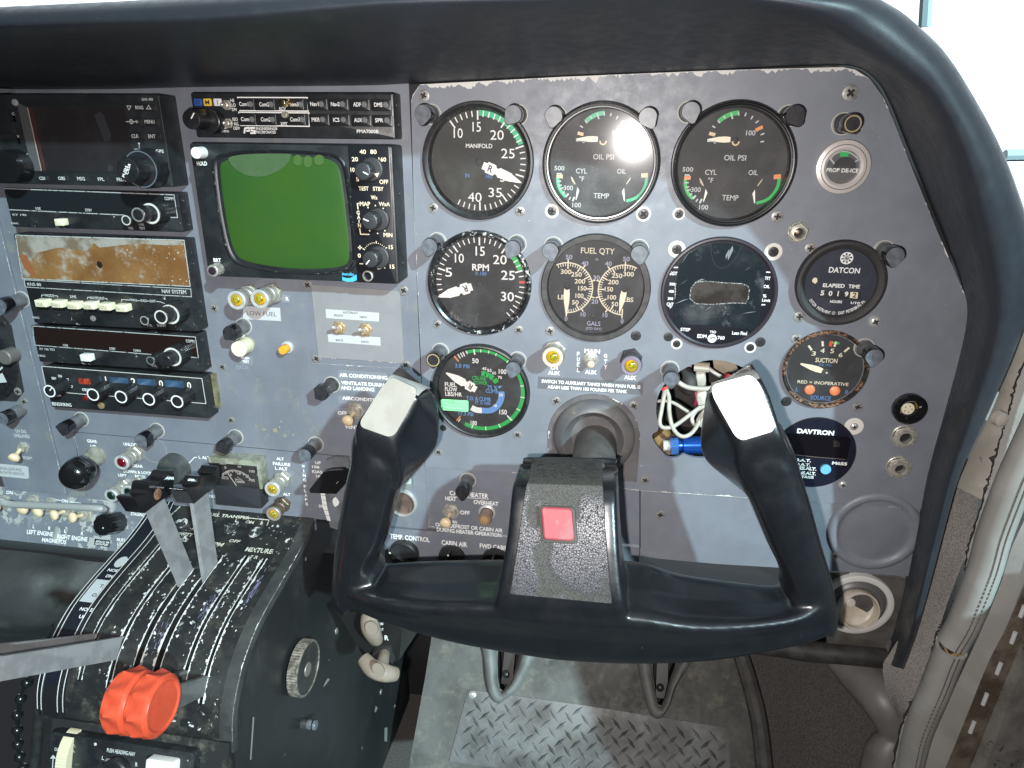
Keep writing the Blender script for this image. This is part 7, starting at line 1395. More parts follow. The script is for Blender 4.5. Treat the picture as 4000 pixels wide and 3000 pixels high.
for i, lab, bar in ((4, 'left of the two red fluted mixture knobs on its grey lever bar', [(1610, 810), (1575, 925), (1380, 1010), (1150, 1100), (1100, 1000), (1400, 880)]), (5, 'right of the two red fluted mixture knobs on its grey lever bar', [(1810, 850), (1780, 1015), (1540, 1135), (1350, 1180), (1340, 1010), (1530, 940)])):
    X = slots[i][0]; t_ = lever('mixture_lever', lab, X, bar, Wp, mat('lever_dark', (.21, .215, .215), .5, .5, c2=(.14, .14, .14), nsc=60))
    X6 = slots[5][0]; C6 = dX(*Wp(1438, 1125), X6+9.8)
    hw = (slots[5][0]-slots[4][0])/2-.25; rk = 21; rows_ = []; n_ = 80
    def flute(x, r_, am): return [V3((X+x, C6.y+r_*(1+am*(.45-abs(math.sin(4.5*a))))*math.cos(a), C6.z+r_*(1+am*(.45-abs(math.sin(4.5*a))))*math.sin(a))) for a in [2*math.pi*k/n_ for k in range(n_)]]
    for x, r_, am in ((-hw, .2, 0), (-hw, .70, 0), (-hw+.2, .80, .0), (-hw+1.3, .93, .03), (-hw*.35, 1.0, .2), (0, 1.0, .15), (hw*.45, .99, .06), (hw-2, .97, .0), (hw-.8, .90, .05), (hw, .85, 0), (hw+.1, .79, 0), (hw-.9, .73, 0), (hw-1.3, .55, 0), (hw-.9, .42, 0), (hw-1.2, .3, 0), (hw-.9, .12, 0), (hw-.9, .01, 0)): rows_.append(flute(x, rk*r_, am))
    m = M(); m.grid(rows_, cu=True); m.build('knob', REDK, t_, 24)
# ================================================================== SMALL THINGS ON THE PANELS
# post lights: one prototype per look, copied with their parts
def post_proto(kind):
    t = thing('post_light', 'x', 'post light', (0, 0, 0)); m = M(PAN)
    body = {'g': mat('post_grey', (.15, .155, .16), .5, c2=(.10, .10, .105), nsc=180, dust=((.30, .28, .2), 160, .55, .72, .6)), 'k': mat('post_dark', (.035, .035, .035), .45, c2=(.06, .06, .055), nsc=150)}[kind[0]]
    m.lathe(0, 0, [(5.1, 0), (5.0, .8), (4.3, 1.1), (4.2, 13), (4.2, 15)], 24, cap=False); m.build('post', body, t, 30)
    m = M(PAN); m.lathe(0, 0, [(5.6, 0), (5.5, .5), (4.4, .6)], 24, cap=False); m.build('base_ring', mat('post_ring', (.42, .41, .37), .5), t)
    if kind[1] == 'd': out = [(4.6*math.cos(a), 4.6*math.sin(a)) for a in [R(-30+240*k/22) for k in range(23)]]+[(-4.3, -3.4), (-3.4, -4.4), (3.4, -4.4), (4.3, -3.4)]
    else: out = [(4.7*math.cos(a), 4.7*math.sin(a)) for a in [R(-18+216*k/22) for k in range(23)]]+[(-1.3, -5.6), (-.5, -6.1), (.5, -6.1), (1.3, -5.6)]
    sc_o = lambda k: [(x*k, z*k) for x, z in out]
    m = M(PAN); m.stack([(sc_o(.86), 13.2), (sc_o(.98), 13.8), (sc_o(1), 15), (sc_o(1), 22.2), (sc_o(.96), 23)]); c = m.build('cap', BLKG, t, 30)
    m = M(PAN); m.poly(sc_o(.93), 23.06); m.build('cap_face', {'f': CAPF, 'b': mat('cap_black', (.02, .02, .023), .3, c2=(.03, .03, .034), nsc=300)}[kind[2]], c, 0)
    if kind[2] == 'b' and kind[1] == 'd' and len(kind) > 3:
        m = M(PAN); m.ring(0, 0, 3.3, 3.9, 23.15); m.build('brass_ring', mat('ring_brass', (.34, .26, .13), .5), c, 0)
    proto_done(t); return t
PP = {}
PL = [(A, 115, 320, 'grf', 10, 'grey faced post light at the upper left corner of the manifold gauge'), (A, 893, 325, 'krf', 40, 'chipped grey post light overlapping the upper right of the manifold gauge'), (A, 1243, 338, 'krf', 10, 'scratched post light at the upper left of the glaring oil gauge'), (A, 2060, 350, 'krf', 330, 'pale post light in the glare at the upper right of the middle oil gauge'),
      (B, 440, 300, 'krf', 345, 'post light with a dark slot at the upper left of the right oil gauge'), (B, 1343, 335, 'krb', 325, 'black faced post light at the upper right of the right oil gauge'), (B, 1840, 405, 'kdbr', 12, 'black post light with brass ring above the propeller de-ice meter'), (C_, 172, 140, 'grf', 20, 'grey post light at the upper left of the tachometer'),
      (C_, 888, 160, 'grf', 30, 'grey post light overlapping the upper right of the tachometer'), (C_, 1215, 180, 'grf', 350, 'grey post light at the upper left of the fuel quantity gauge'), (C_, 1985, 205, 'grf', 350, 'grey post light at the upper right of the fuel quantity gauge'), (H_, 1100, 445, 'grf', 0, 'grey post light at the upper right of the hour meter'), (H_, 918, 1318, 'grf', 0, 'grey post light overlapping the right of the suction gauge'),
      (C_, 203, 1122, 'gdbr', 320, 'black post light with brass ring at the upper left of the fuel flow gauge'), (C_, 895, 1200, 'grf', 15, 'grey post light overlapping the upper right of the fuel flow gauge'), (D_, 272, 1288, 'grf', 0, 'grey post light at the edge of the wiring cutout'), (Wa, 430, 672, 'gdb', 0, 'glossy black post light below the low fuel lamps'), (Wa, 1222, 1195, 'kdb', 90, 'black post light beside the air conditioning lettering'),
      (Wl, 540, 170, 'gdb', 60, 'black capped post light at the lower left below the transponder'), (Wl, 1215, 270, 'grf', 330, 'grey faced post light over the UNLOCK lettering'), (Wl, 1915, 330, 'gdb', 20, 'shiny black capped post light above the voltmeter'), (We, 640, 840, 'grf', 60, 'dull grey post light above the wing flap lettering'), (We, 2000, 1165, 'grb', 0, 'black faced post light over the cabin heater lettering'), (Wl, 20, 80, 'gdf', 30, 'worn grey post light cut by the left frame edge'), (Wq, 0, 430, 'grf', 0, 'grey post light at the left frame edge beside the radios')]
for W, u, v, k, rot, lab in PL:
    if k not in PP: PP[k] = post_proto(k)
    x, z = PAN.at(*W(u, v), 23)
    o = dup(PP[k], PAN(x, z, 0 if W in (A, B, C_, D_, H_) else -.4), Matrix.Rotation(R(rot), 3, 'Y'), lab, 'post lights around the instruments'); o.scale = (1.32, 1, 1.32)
def kill(o):
    for c in list(o.children): kill(c)
    bpy.data.objects.remove(o)
for t in PP.values(): kill(t)
fs = Fr((XR+.7, 0, 0), (0, 1, 0), (0, 0, 1)); pl = thing('post_light', 'small grey post light low on the pedestal right side', 'post light', dX(*Wf(600, 1340), XR), 'post lights around the instruments')
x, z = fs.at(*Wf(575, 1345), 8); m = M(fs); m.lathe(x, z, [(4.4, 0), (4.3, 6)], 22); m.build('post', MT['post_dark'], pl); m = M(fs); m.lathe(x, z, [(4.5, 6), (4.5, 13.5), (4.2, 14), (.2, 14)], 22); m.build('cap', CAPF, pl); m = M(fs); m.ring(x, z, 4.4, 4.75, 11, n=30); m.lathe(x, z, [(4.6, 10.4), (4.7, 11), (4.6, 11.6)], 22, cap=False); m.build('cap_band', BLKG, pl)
# press to test lamps
def lamp(lab, W, u, v, d, r, lens, inner, body=NICK, ring=ALU, group='press to test lamps', base=-.4, knurl=True):
    x, z = PAN.at(*W(u, v), d); t = thing('indicator_lamp', lab, 'indicator lamp', PAN(x, z, base), group); n = 56
    m = M(PAN); m.stack([(ngon(x, z, r*1.12, 6, 15), base), (ngon(x, z, r*1.12, 6, 15), base+d*.22), (ngon(x, z, r*1.02, 6, 15), base+d*.25)]); m.build('mounting_nut', body, t)
    def kn(rr): return [(x+rr*(1+(.035 if k % 2 and knurl else 0))*math.cos(2*math.pi*k/n), z+rr*(1+(.035 if k % 2 and knurl else 0))*math.sin(2*math.pi*k/n)) for k in range(n)]
    m = M(PAN); m.stack([(kn(r*.86), base+d*.22), (kn(r*.86), d*.45), (circ(x, z, r*.8, n), d*.47), (circ(x, z, r*.8, n), d*.53), (kn(r*.92), d*.55), (kn(r*.93), d*.86)], cap=False); m.build('knurled_body', body, t, 25)
    m = M(PAN); m.lathe(x, z, [(r*.95, d*.84), (r, d*.88), (r*.98, d-.5), (r*.9, d), (r*.66, d-.2), (r*.62, d-1.2)], 48, cap=False); m.build('ring', ring, t, 40)
    m = M(PAN); m.lathe(x, z, [(r*.64, d-1.4), (r*.6, d-.5), (r*.48, d+.5), (r*.3, d+1.), (r*.05, d+1.1)], 32); o = m.build('lens', lens, t, 70)
    if inner: m = M(PAN); m.lathe(x+r*.12, z+r*.1, [(r*.42, d+.1), (r*.36, d+1.05), (r*.16, d+1.45), (.05, d+1.5)], 24); m.build('lens_centre', inner, o, 70)
    return t
lamp('left amber low fuel lamp above the LOW FUEL label', Wa, 490, 385, 25, 7.8, AMB, AMBD); lamp('right amber low fuel lamp touching the top of the LOW FUEL label', Wa, 690, 375, 25, 7.8, AMB, AMBD)
lamp('amber lamp with a pale tan ring left of the fuel quantity switch', C_, 1235, 1100, 20, 8.2, AMB, AMBD, ring=mat('ring_tan', (.56, .44, .35), .5), base=0); lamp('amber lamp with a purple ring right of the fuel quantity switch', C_, 1913, 1175, 20, 7.8, AMB, AMBD, ring=mat('ring_purple', (.20, .165, .22), .45), base=0, body=mat('dark_body', (.06, .055, .06), .4, .5))
lamp('amber alternator failure lamp right of the voltmeter', We, 358, 1135, 22, 7.3, AMB, AMBD); lamp('brown bodied amber lamp at the edge of the pedestal top', We, 368, 1350, 20, 6.9, AMB, AMBD, body=mat('body_brown', (.20, .15, .11), .5, .6, c2=(.12, .09, .07), nsc=300), ring=mat('ring_dull', (.34, .30, .26), .5, .4))
lamp('dark red gear unlocked lamp beside the gear lever', Wl, 1045, 462, 22, 7.3, REDL, None); lamp('dark green gear down lamp beside the throttle grip', Wl, 955, 748, 22, 6.8, GRNL, None); lamp('mostly hidden gear lamp behind the left throttle grip', Wl, 1105, 720, 18, 7.5, GRNL, None)
# switches
GA = 'toggle switches on the panels'
toggle('toggle_switch', 'metal autopilot toggle switch between FRONT and BACK', None, Wa(1385, 620), Wa(1322, 615), .9, 14, 1.4, 1.6, CHR, 5., BRS, group=GA); toggle('toggle_switch', 'metal autopilot toggle switch between NAV1 and NAV2', None, Wa(1612, 638), Wa(1548, 635), .9, 14, 1.4, 1.6, CHR, 5., BRS, group=GA)
toggle('toggle_switch', 'ivory aircondition toggle switch partly hidden by the left yoke grip', None, Wa(1525, 1335), Wa(1440, 1445), -.4, 17, 2.2, 5., IVORY, 6.6, group=GA); toggle('toggle_switch', 'small brass fuel quantity toggle between MAIN and AUX', None, C_(1566, 1112), C_(1566, 1165), 0, 12, 1.8, 3., mat('toggle_tan', (.62, .52, .38), .35), 5.2, group=GA)
toggle('toggle_switch', 'ivory cabin heat toggle switch under the HEAT lettering', None, Wx(358, 1100), Wx(300, 1225), -1.6, 17, 2.2, 5., IVORY, 6.6, group=GA); toggle('toggle_switch', 'ivory toggle switch under the LH DG UNSLAVED lettering', None, Wl(205, 322), Wl(105, 440), 1.4, 17, 2.2, 5., IVORY, 5., group=GA)
for (u, v), (u2, v2), lab in (((290, 795), (175, 882), 'first ivory magneto switch from the left under the guard bar'), ((440, 820), (300, 905), 'second ivory magneto switch from the left under the guard bar'), ((590, 870), (438, 922), 'third ivory magneto switch from the left under the guard bar'), ((745, 905), (598, 938), 'rightmost ivory magneto switch under the guard bar'), ((40, 800), (-60, 850), 'orange based switch at the left end of the guard bar')):
    toggle('toggle_switch', lab, None, Wl(u, v), Wl(u2, v2), 0, 15, 2.2, 5.2, IVORY, 6.4, fr=SWP, group=GA)
def push(name, lab, W, u, v, d, r, mt, collar, rc, base=-.4, cat='push button'):
    x, z = PAN.at(*W(u, v), d); t = thing(name, lab, cat, PAN(x, z, base)); m = M(PAN); m.lathe(x, z, [(rc, base), (rc, base+2), (rc*.85, base+3), (r*1.02, base+3.2)], 28, cap=False); m.build('collar', collar, t)
    m = M(PAN); m.lathe(x, z, [(r*.94, base), (r*.94, d*.3), (r, d*.45), (r, d-.8), (r*.88, d), (.2, d)], 28); m.build('plunger', mt, t); return t
push('push_button', 'white autopilot push test button with a round cap', Wa, 508, 808, 16, 6.8, CREAM, mat('collar_olive', (.34, .33, .22), .5), 6.4); push('push_button', 'small orange push button in a metal collar', Wa, 890, 818, 10, 3.7, mat('orange_plastic', (.78, .34, .03), .4), ALU, 5.4)
t = push('overheat_lamp', 'brown tinted overheat lamp on a metal washer', Wx, 645, 1178, 13, 5.8, mat('tinted_brown', (.24, .16, .10), .2, coat=.6), ALU, 7.6, base=-1.6, cat='indicator lamp'); x, z = PAN.at(*Wx(645, 1178), 13); m = M(PAN); m.lathe(x, z, [(4, 13), (3.4, 14), (1.6, 14.6), (.2, 14.7)], 20); m.build('lens', mat('lens_amber_dull', (.40, .25, .13), .15, coat=1.), t)
def jack(name, lab, W, u, v, ro, ri, mt=NICK, hexn=True, cat='jack'):
    x, z = PAN.at(*W(u, v), 2); t = thing(name, lab, cat, PAN(x, z, 0)); m = M(PAN)
    if hexn: m.lathe(x, z, [(ro, 0), (ro, 1.2), (ro*.95, 1.5), (ro*.9, 1.5)], 36, cap=False); m.stack([(ngon(x, z, ro*.97, 6, 20), 1.4), (ngon(x, z, ro*.97, 6, 20), 3.2), (ngon(x, z, ro*.88, 6, 20), 3.6), (ngon(x, z, ro*.6, 6, 20), 3.6)], cap=False)
    m.lathe(x, z, [(ro*.64, 3.4), (ro*.62, 5.4), (ri*1.15, 5.6), (ri, 4.8), (ri, .2)], 32, cap=False); m.build('nut', mt, t); m = M(PAN); m.disc(x, z, ri*1.05, .3, 24); m.build('bore', DARK, t, 0); return t
jack('headset_jack', 'upper of the two metal headset jacks at the panel right edge', G_, 1180, 680, 9.4, 4.2); jack('headset_jack', 'lower of the two metal headset jacks at the panel right edge', G_, 1132, 945, 9.4, 3.6)
t = jack('hex_socket', 'small hex nut socket above the hour meter', B, 1367, 1345, 7.2, 3.2, mat('hex_metal', (.50, .49, .42), .4, .7)); x, z = PAN.at(*B(1360, 1340), 3); m = M(PAN); m.lathe(x, z, [(1.5, -1), (1.4, 2.6), (.2, 3)], 12); m.build('pin', BRS, t)
x, z = PAN.at(*G_(1228, 442), 3); t = thing('headset_connector', 'black round headset connector with a cream pin insert', 'connector', PAN(x, z, 0)); m = M(PAN); m.lathe(x, z, [(12.2, 0), (12, 3.4), (10.6, 4.6), (7.4, 4.6), (6.6, 3.6), (6.4, -3)], 44, cap=False); m.build('ring', BLKG, t); m = M(PAN); m.disc(x, z, 6.6, .25, 24); m.build('bore', DARK, t, 0)
m = M(PAN); m.lathe(x-.6, z-.4, [(4.6, .2), (4.6, .8), (4.2, 1.2), (.2, 1.2)], 26); m.build('pin_insert', CREAM, t); m = M(PAN)
for k in range(5): m.disc(x-.6+2.6*math.cos(k*1.2566), z-.4+2.6*math.sin(k*1.2566), .5, 1.26, 10)
m.build('pin_holes', INK, t, 0); m = M(PAN)
for a in (40, 225): m.ring(x, z, 4.9, 6.2, .5, a, a+50)
m.build('spring_contacts', mat('gold_contact', (.62, .42, .10), .3, .8), t, 0)
# LOW FUEL label
q = pxs(PAN, [Wa(553, 432), Wa(872, 448), Wa(880, 562), Wa(553, 545)], -.4); o = M(PAN); o.plate(q, -.4, -.2); t = o.build('low_fuel_label', STK, None, 0, org=PAN(*q[0], -.2)); tag(t, 'white printed label reading LOW FUEL under two amber lamps', 'label'); o = M(PAN); o.tpx(Wa, [('LOW FUEL', 712, 498, 256, 38)], -.12, off=-.006); o.build('lettering', INK, t, 0)
# gear lever
x, z = PAN.at(*Wl(822, 405), 2); gp = PAN(x, z, -.4); t = thing('gear_lever', 'landing gear lever with a large glossy black ribbed knob', 'lever', gp)
m = M(PAN); m.lathe(x, z, [(9.5, -.4), (9.2, 3), (7.6, 5.5), (7, 9), (5, 9.4)], 32); m.build('boss', mat('boss_cream', (.36, .35, .29), .5, .3, c2=(.24, .23, .18), nsc=120), t)
kc = P(*Wl(668, 550), 36); m = M(); m.tube([gp+V3((0, -6, 0)), kc], 4, 14); m.build('shaft', mat('shaft_cream', (.38, .36, .28), .45, .4), t)
ax = (kc-gp).normalized(); e1 = ax.orthogonal().normalized(); e1 = (V3((1, 0, 0))-ax*ax.x).normalized(); e2 = ax.cross(e1); FK = Fr(kc, e1, e2); FK.n = ax
m = M(FK); rk = 13.6; pr = [(5, -15), (9.5, -14), (12.6, -10), (rk, -4), (rk, -1.8), (rk-.7, -1.4), (rk-.7, -.7), (rk, -.3), (rk, 1.2), (rk-.7, 1.6), (rk-.7, 2.3), (rk, 2.7), (rk*.96, 6), (rk*.82, 9.5), (rk*.5, 12), (.3, 13)]; m.lathe(0, 0, pr, 48); m.build('knob', BLKG, t, 60)
m = M(PAN); m.plate(pxs(PAN, [Wl(640, 690), Wl(750, 650), Wl(758, 735), Wl(590, 745)], 0), -.4, 3); m.build('stop_plate', mat('clear_plate', (.20, .21, .21), .3), t)
# voltmeter
vt = thing('voltmeter', 'square voltmeter with a black dial in a stained clear case', 'voltmeter', P(*Wl(2060, 620), 5)); DV = 12.
q = pxs(PAN, [Wt(1175, 250), Wt(1700, 275), Wt(1745, 300), Wt(1760, 780), Wt(1232, 750)], DV)
x0_, x1_ = PAN.at(*Wt(1165, 320), DV)[0], PAN.at(*Wt(1680, 440), DV)[0]; zt_, zm_, zb_ = PAN.at(*Wt(1450, 318), DV)[1], PAN.at(*Wt(1450, 557), DV)[1], PAN.at(*Wt(1450, 765), DV)[1]; 
m = M(PAN); m.rbox((x0_+x1_)/2, (zm_+zb_)/2, x1_-x0_, zm_-zb_, -.4, DV+1, 1, .6); m.build('lower_cover', mat('cover_satin', (.028, .029, .033), .45), vt)
m = M(PAN); m.box((x0_+x1_)/2, (zt_+zm_)/2, x1_-x0_-1, zt_-zm_-.5, -.4, DV-2.5); m.build('dial_box', DIAL, vt)
fr_ = mat('clear_case', (.30, .31, .25), .3, c2=(.18, .18, .13), nsc=120, lo=.4, hi=.6, coat=.5); m = M(PAN); e = 3.
for a_, b_, c_, d_ in ((x0_-e*.3, x1_+e, zt_, zt_+e+2), (x1_, x1_+e, zm_, zt_)): m.plate([(a_, c_), (b_, c_), (b_, d_), (a_, d_)], -.4, DV)
m.build('case_frame', fr_, vt, 0); m = M(PAN); m.poly([(x0_, zm_), (x1_, zm_), (x1_, zt_), (x0_, zt_)], DV-.3); m.build('glass', GLSC, vt, 0)
dd = DV-2.5; m = M(PAN); m.tpx(Wt, [('VOLTS', 1315, 460, 92, 30), ('Cessna', 1485, 498, 100, 34), ('0', 1328, 350, 22, 26), ('100', 1615, 390, 60, 28), ('0', 1388, 428, 20, 26), ('10', 1476, 415, 36, 26), ('20', 1562, 440, 40, 28), ('30', 1622, 487, 44, 28), ('50', 1480, 340, 38, 20), ('125', 1690, 430, 40, 26), ('AMPS', 1300, 310, 70, 16)], dd+.2, off=.02)
cxv, czv = PAN.at(*Wt(1455, 560), dd); rv = abs(PAN.at(*Wt(1455, 375), dd)[1]-czv)
for k in range(33):
    a = -48+k*3.3; m.tick(cxv, czv, a, rv*(.9 if k % 4 else .84), rv, .45 if k % 4 else .7, dd+.2)
m.ring(cxv, czv, rv-.4, rv, dd+.18, -48, 58); m.line([PAN.at(*Wt(1462, 553), dd), PAN.at(*Wt(1345, 385), dd)], .9, dd+.9); m.line([PAN.at(*Wt(1285, 535), dd), PAN.at(*Wt(1690, 578), dd)], .3, dd+.2); m.line([PAN.at(*Wt(1430, 470), dd), PAN.at(*Wt(1515, 487), dd), PAN.at(*Wt(1455, 450), dd)], .5, dd+.2); m.build('scale', WHT, vt, 0)
m = M(PAN); rag(m, [(x0_-1, zt_+e+2.2), (x1_+e, zt_+e+2.2)], .3, 2.6, DV+.06, -1, seed=71, gap=.2); m.build('glue_stain', mat('glue_yellow', (.36, .33, .18), .6, c2=(.2, .2, .15), nsc=300), vt, 0)
x, z = PAN.at(*Wt(750, 360), 6); t = centre; m = M(PAN); m.lathe(x, z-2, [(15, -.4), (14.5, 6), (12, 11), (6, 13.5), (.3, 14)], 36); m.build('selector_knob', mat('knob_smoky', (.05, .055, .055), .25, c2=(.09, .09, .075), nsc=60, coat=.3), t)
m = M(PAN); x, z = PAN.at(*Wl(1325, 345), -.4); m.ring(x, z, 13, 13.4, -.3, 0, 360, 50); m.build('round_scratch', mat('scratch_pale', (.33, .33, .30), .6), centre, 0)
x, z = SWP.at(*Wl(925, 1000), 10); 
def knob2(t, fr, px, py, d, r, d0, mt): return knob('knob', t, px, py, d, r, d0, mt=mt, ridges=1, fr=fr, rtop=r*.95)
t = swp; k_ = knob2(t, SWP, *Wl(885, 998), 20, 10.2, 0, BLKG); q = M(SWP); x, z = SWP.at(*Wl(885, 998), 20); q.disc(x+1, z-2.6, .8, 20.1, 12); q.build('index_dot', WHTD, k_, 0)
# flap lever
fl = thing('flap_lever', 'black paddle wing flap lever beside the left yoke grip', 'lever', P(*We(850, 1070), 30))
q = [We(830, 870), We(915, 838), We(1015, 845), We(1035, 900), We(985, 1200), We(965, 1420), We(940, 1470), We(870, 1450), We(840, 1330), We(815, 1180), We(800, 1000)]
m = M(PAN); m.plate(pxs(PAN, q, 1), -3, 3); m.build('quadrant_plate', mat('flap_plate', (.16, .175, .195), .5, c2=(.11, .115, .12), nsc=60, chips=((.22, .13, .07), 240, .62, 50, .5)), fl)
m = M(PAN); q = [We(790, 1010), We(780, 1170), We(800, 1290), We(838, 1400), We(868, 1405), We(838, 1290), We(818, 1170), We(815, 1010)]; m.poly(pxs(PAN, q, 3), 3.1); m.build('white_scale', WHT, fl, 0)
m = M(PAN); 
for v in (1180, 1222, 1265, 1310, 1355): m.line([PAN.at(*We(788+(v-1180)*.2, v), 3), PAN.at(*We(822+(v-1180)*.2, v+3), 3)], .4, 3.2)
m.build('scale_marks', INK, fl, 0)
pd = [P(*We(850, 970), 42), P(*We(960, 965), 42), P(*We(1028, 1000), 36), P(*We(1010, 1060), 36), P(*We(915, 1172), 46), P(*We(690, 1162), 52), P(*We(680, 1135), 52), P(*We(800, 985), 44)]
nn = (pd[4]-pd[0]).cross(pd[1]-pd[7]).normalized(); nn = nn if nn.y < 0 else -nn; m = M(); b0 = [p-nn*5 for p in pd]; c = sum(pd, V3())/8; m.grid([b0, pd], cu=True); m.fan(pd); m.fan(b0[::-1]); o = m.build('paddle', BLKG, fl, 20); bevel(o, 1.5, 3)
m = M(); m.tube([P(*We(930, 1000), 2), P(*We(900, 1050), 40)], 3.5, 10); m.build('arm', STEEL, fl)
m = M(PAN); x, z = PAN.at(*We(905, 1240), 3.2); m.poly([(x+3.4*math.cos(k*.63)*random.uniform(.6, 1.2), z+5*math.sin(k*.63)*random.uniform(.6, 1.2)) for k in range(10)], 3.25); m.build('paint_blob', WHT, fl, 0)
# lighter, heater knobs, indicator
x0_ = PAN.at(*We(1400, 1290), 3)[0]; x1_ = PAN.at(*We(1603, 1290), 3)[0]; zt_ = PAN.at(*We(1500, 1150), 3)[1]; zb_ = PAN.at(*We(1500, 1375), 3)[1]; r_ = (zt_-zb_)/2
x, z = x1_-r_, (zt_+zb_)/2; t = thing('cigarette_lighter', 'chrome ringed cigarette lighter socket behind the left yoke horn', 'lighter', PAN(x, z, -1.6)); m = M(PAN); m.lathe(x, z, [(r_, -1.6), (r_*.99, 2), (r_*.93, 3), (r_*.86, 2.6), (r_*.84, 0)], 48, cap=False); m.build('ring', CHR, t, 50); m = M(PAN); m.disc(x, z, r_*.86, .4, 40); m.build('element_face', mat('lighter_brown', (.15, .10, .075), .5, c2=(.09, .06, .05), nsc=120), t, 0)
for u, v, r_, lab, a in ((1240, 128, 14, 'round black temperature control knob behind the yoke', -48), (1585, 158, 12.5, 'round black cabin air knob behind the yoke', 0), (1900, 180, 12.5, 'round black forward cabin air knob mostly hidden by the yoke', 0)):
    x, z = PAN.at(*Wf(u, v), 4); t = lower; m = M(PAN); m.lathe(x, z-1, [(r_, -2.2), (r_*.97, 3), (r_*.9, 4.2), (.3, 4.4)], 44); k_ = m.build('knob', mat('knob_dish', (.02, .02, .021), .4), t); f = PAN.sub(x, z-1, 4.2, -a*-1 if False else a*-1)
    m = M(f); m.stack([([(-r_*.16, -r_*.9), (r_*.16, -r_*.9), (r_*.1, r_*.92), (-r_*.1, r_*.92)], 0), ([(-r_*.1, -r_*.85), (r_*.1, -r_*.85), (r_*.05, r_*.9), (-r_*.05, r_*.9)], 8)]); m.build('handle', BLK, k_); m = M(f); m.poly([(-r_*.06, r_*.8), (r_*.06, r_*.8), (r_*.05, r_*.95), (-r_*.05, r_*.95)], 8.2); m.build('pointer_mark', CRM, k_, 0)
q = pxs(PAN, [We(1480, 965), We(1580, 960), We(1580, 1105), We(1470, 1108)], 0); m = M(PAN); m.plate(q, -1.6, 4); o = m.build('annunciator', mat('annun_frame', (.20, .22, .21), .4), None, org=PAN(*q[0], 0)); tag(o, 'pale rectangular annunciator peeking out beside the left yoke horn', 'annunciator'); q2 = pxs(PAN, [We(1480, 985), We(1562, 980), We(1562, 1085), We(1480, 1088)], 4); m = M(PAN); m.poly(q2, 4.1); m.tpx(We, [('BATTERY', 1470, 1052, 110, 24)], 4.2, off=.02); m.build('lens', mat('annun_lens', (.42, .50, .47), .3), o, 0)
# trim wheel and fuel handles on the pedestal side
tw = thing('trim_wheel', 'knurled metal rimmed trim wheel on the pedestal right side', 'trim wheel', dX(*Wf(560, 940), XR)); fs = Fr((XR+.7, 0, 0), (0, 1, 0), (0, 0, 1))
cx_, cz_ = fs.at(*Wf(563, 940), 12); rw_ = abs(fs.at(*Wf(563, 755), 12)[1]-fs.at(*Wf(563, 1125), 12)[1])/2; n = 120
def kn(rr, k0): return [(cx_+rr*(1+(.022 if k % 2 else 0)*k0)*math.cos(2*math.pi*k/n), cz_+rr*(1+(.022 if k % 2 else 0)*k0)*math.sin(2*math.pi*k/n)) for k in range(n)]
m = M(fs); m.stack([(kn(rw_, 1), 3), (kn(rw_, 1), 11.5), (kn(rw_*.98, 0), 12.2), (kn(rw_*.93, 0), 12.2), (kn(rw_*.92, 0), 11)], cap=False); m.build('knurled_rim', mat('rim_worn', (.30, .27, .235), .4, .4, c2=(.14, .12, .10), nsc=220), tw, 20)
m = M(fs); m.lathe(cx_, cz_, [(rw_*.93, 11.2), (rw_*.5, 11.4), (.3, 11.4)], 48); m.build('disc', mat('wheel_black', (.022, .022, .022), .5, c2=(.035, .034, .033), nsc=60), tw); m = M(fs); m.lathe(cx_-1, cz_-.5, [(6.4, 11.4), (6, 12.2), (.3, 12.4)], 24); m.build('hub', mat('hub_tan', (.24, .21, .18), .5, .4), tw); m = M(fs); m.lathe(cx_, cz_, [(8, 0), (8, 4)], 20); m.build('axle', BLK, tw)
fb = thing('fuel_selector_box', 'black bracket box holding the fuel crossfeed handles under the panel', 'bracket', P(*Wf(1060, 700), -10))
q = [Wf(760, 520), Wf(960, 545), Wf(1240, 640), Wf(1215, 880), Wf(1150, 910), Wf(960, 860)]
f4 = [P(*p, 22) for p in q]; m = M(); bk_ = [p+V3((0, 70, -20)) for p in f4]; m.grid([bk_, f4], cu=True); m.fan(f4); m.build('box', mat('fuel_box', (.014, .014, .014), .4, bump=.1), fb, 20)
m = M(PAN); m.tpx(Wf, [('R', 1125, 722, 30, 34), ('OFF', 1085, 622, 34, 18), ('OUT', 1085, 660, 34, 18)], 22.6, off=.02); m.build('lettering', WHT, fb, 0)
m = M(); m.tube([P(*Wf(1110, 750), 6), P(*Wf(1100, 870), 26)], [13, 11], 20); m.build('collar', mat('collar_black', (.03, .03, .028), .3), fb)
BEI = mat('handle_beige', (.29, .24, .195), .45, c2=(.24, .195, .155), nsc=60)
h1 = fb; m = M(); m.tube(crom([P(*Wf(1108, 830), 24), P(*Wf(1100, 880), 36), P(*Wf(1085, 940), 46)], 4), [5.5, 5.4, 5.4, 5.4, 5.6, 5.9, 6.4, 7, 7.6], 14); m.tube(crom([P(*Wf(958, 868), 42), P(*Wf(1010, 930), 48), P(*Wf(1065, 958), 50), P(*Wf(1130, 978), 48), P(*Wf(1192, 982), 42)], 5), [6.2+2.2*math.sin(math.pi*k/20) for k in range(21)], 16, flat=.8); h1 = m.build('handle', BEI, fb, 50)
c = P(*Wf(1062, 955), 59); f = Fr(c, (1, -.1, -.25), (0, .3, 1)); m = M(f); m.lathe(0, 0, [(6., -2), (6., -.4), (5.7, 0), (.2, .1)], 26); m.build('centre_cap', mat('handle_cap', (.25, .21, .17), .45), h1)
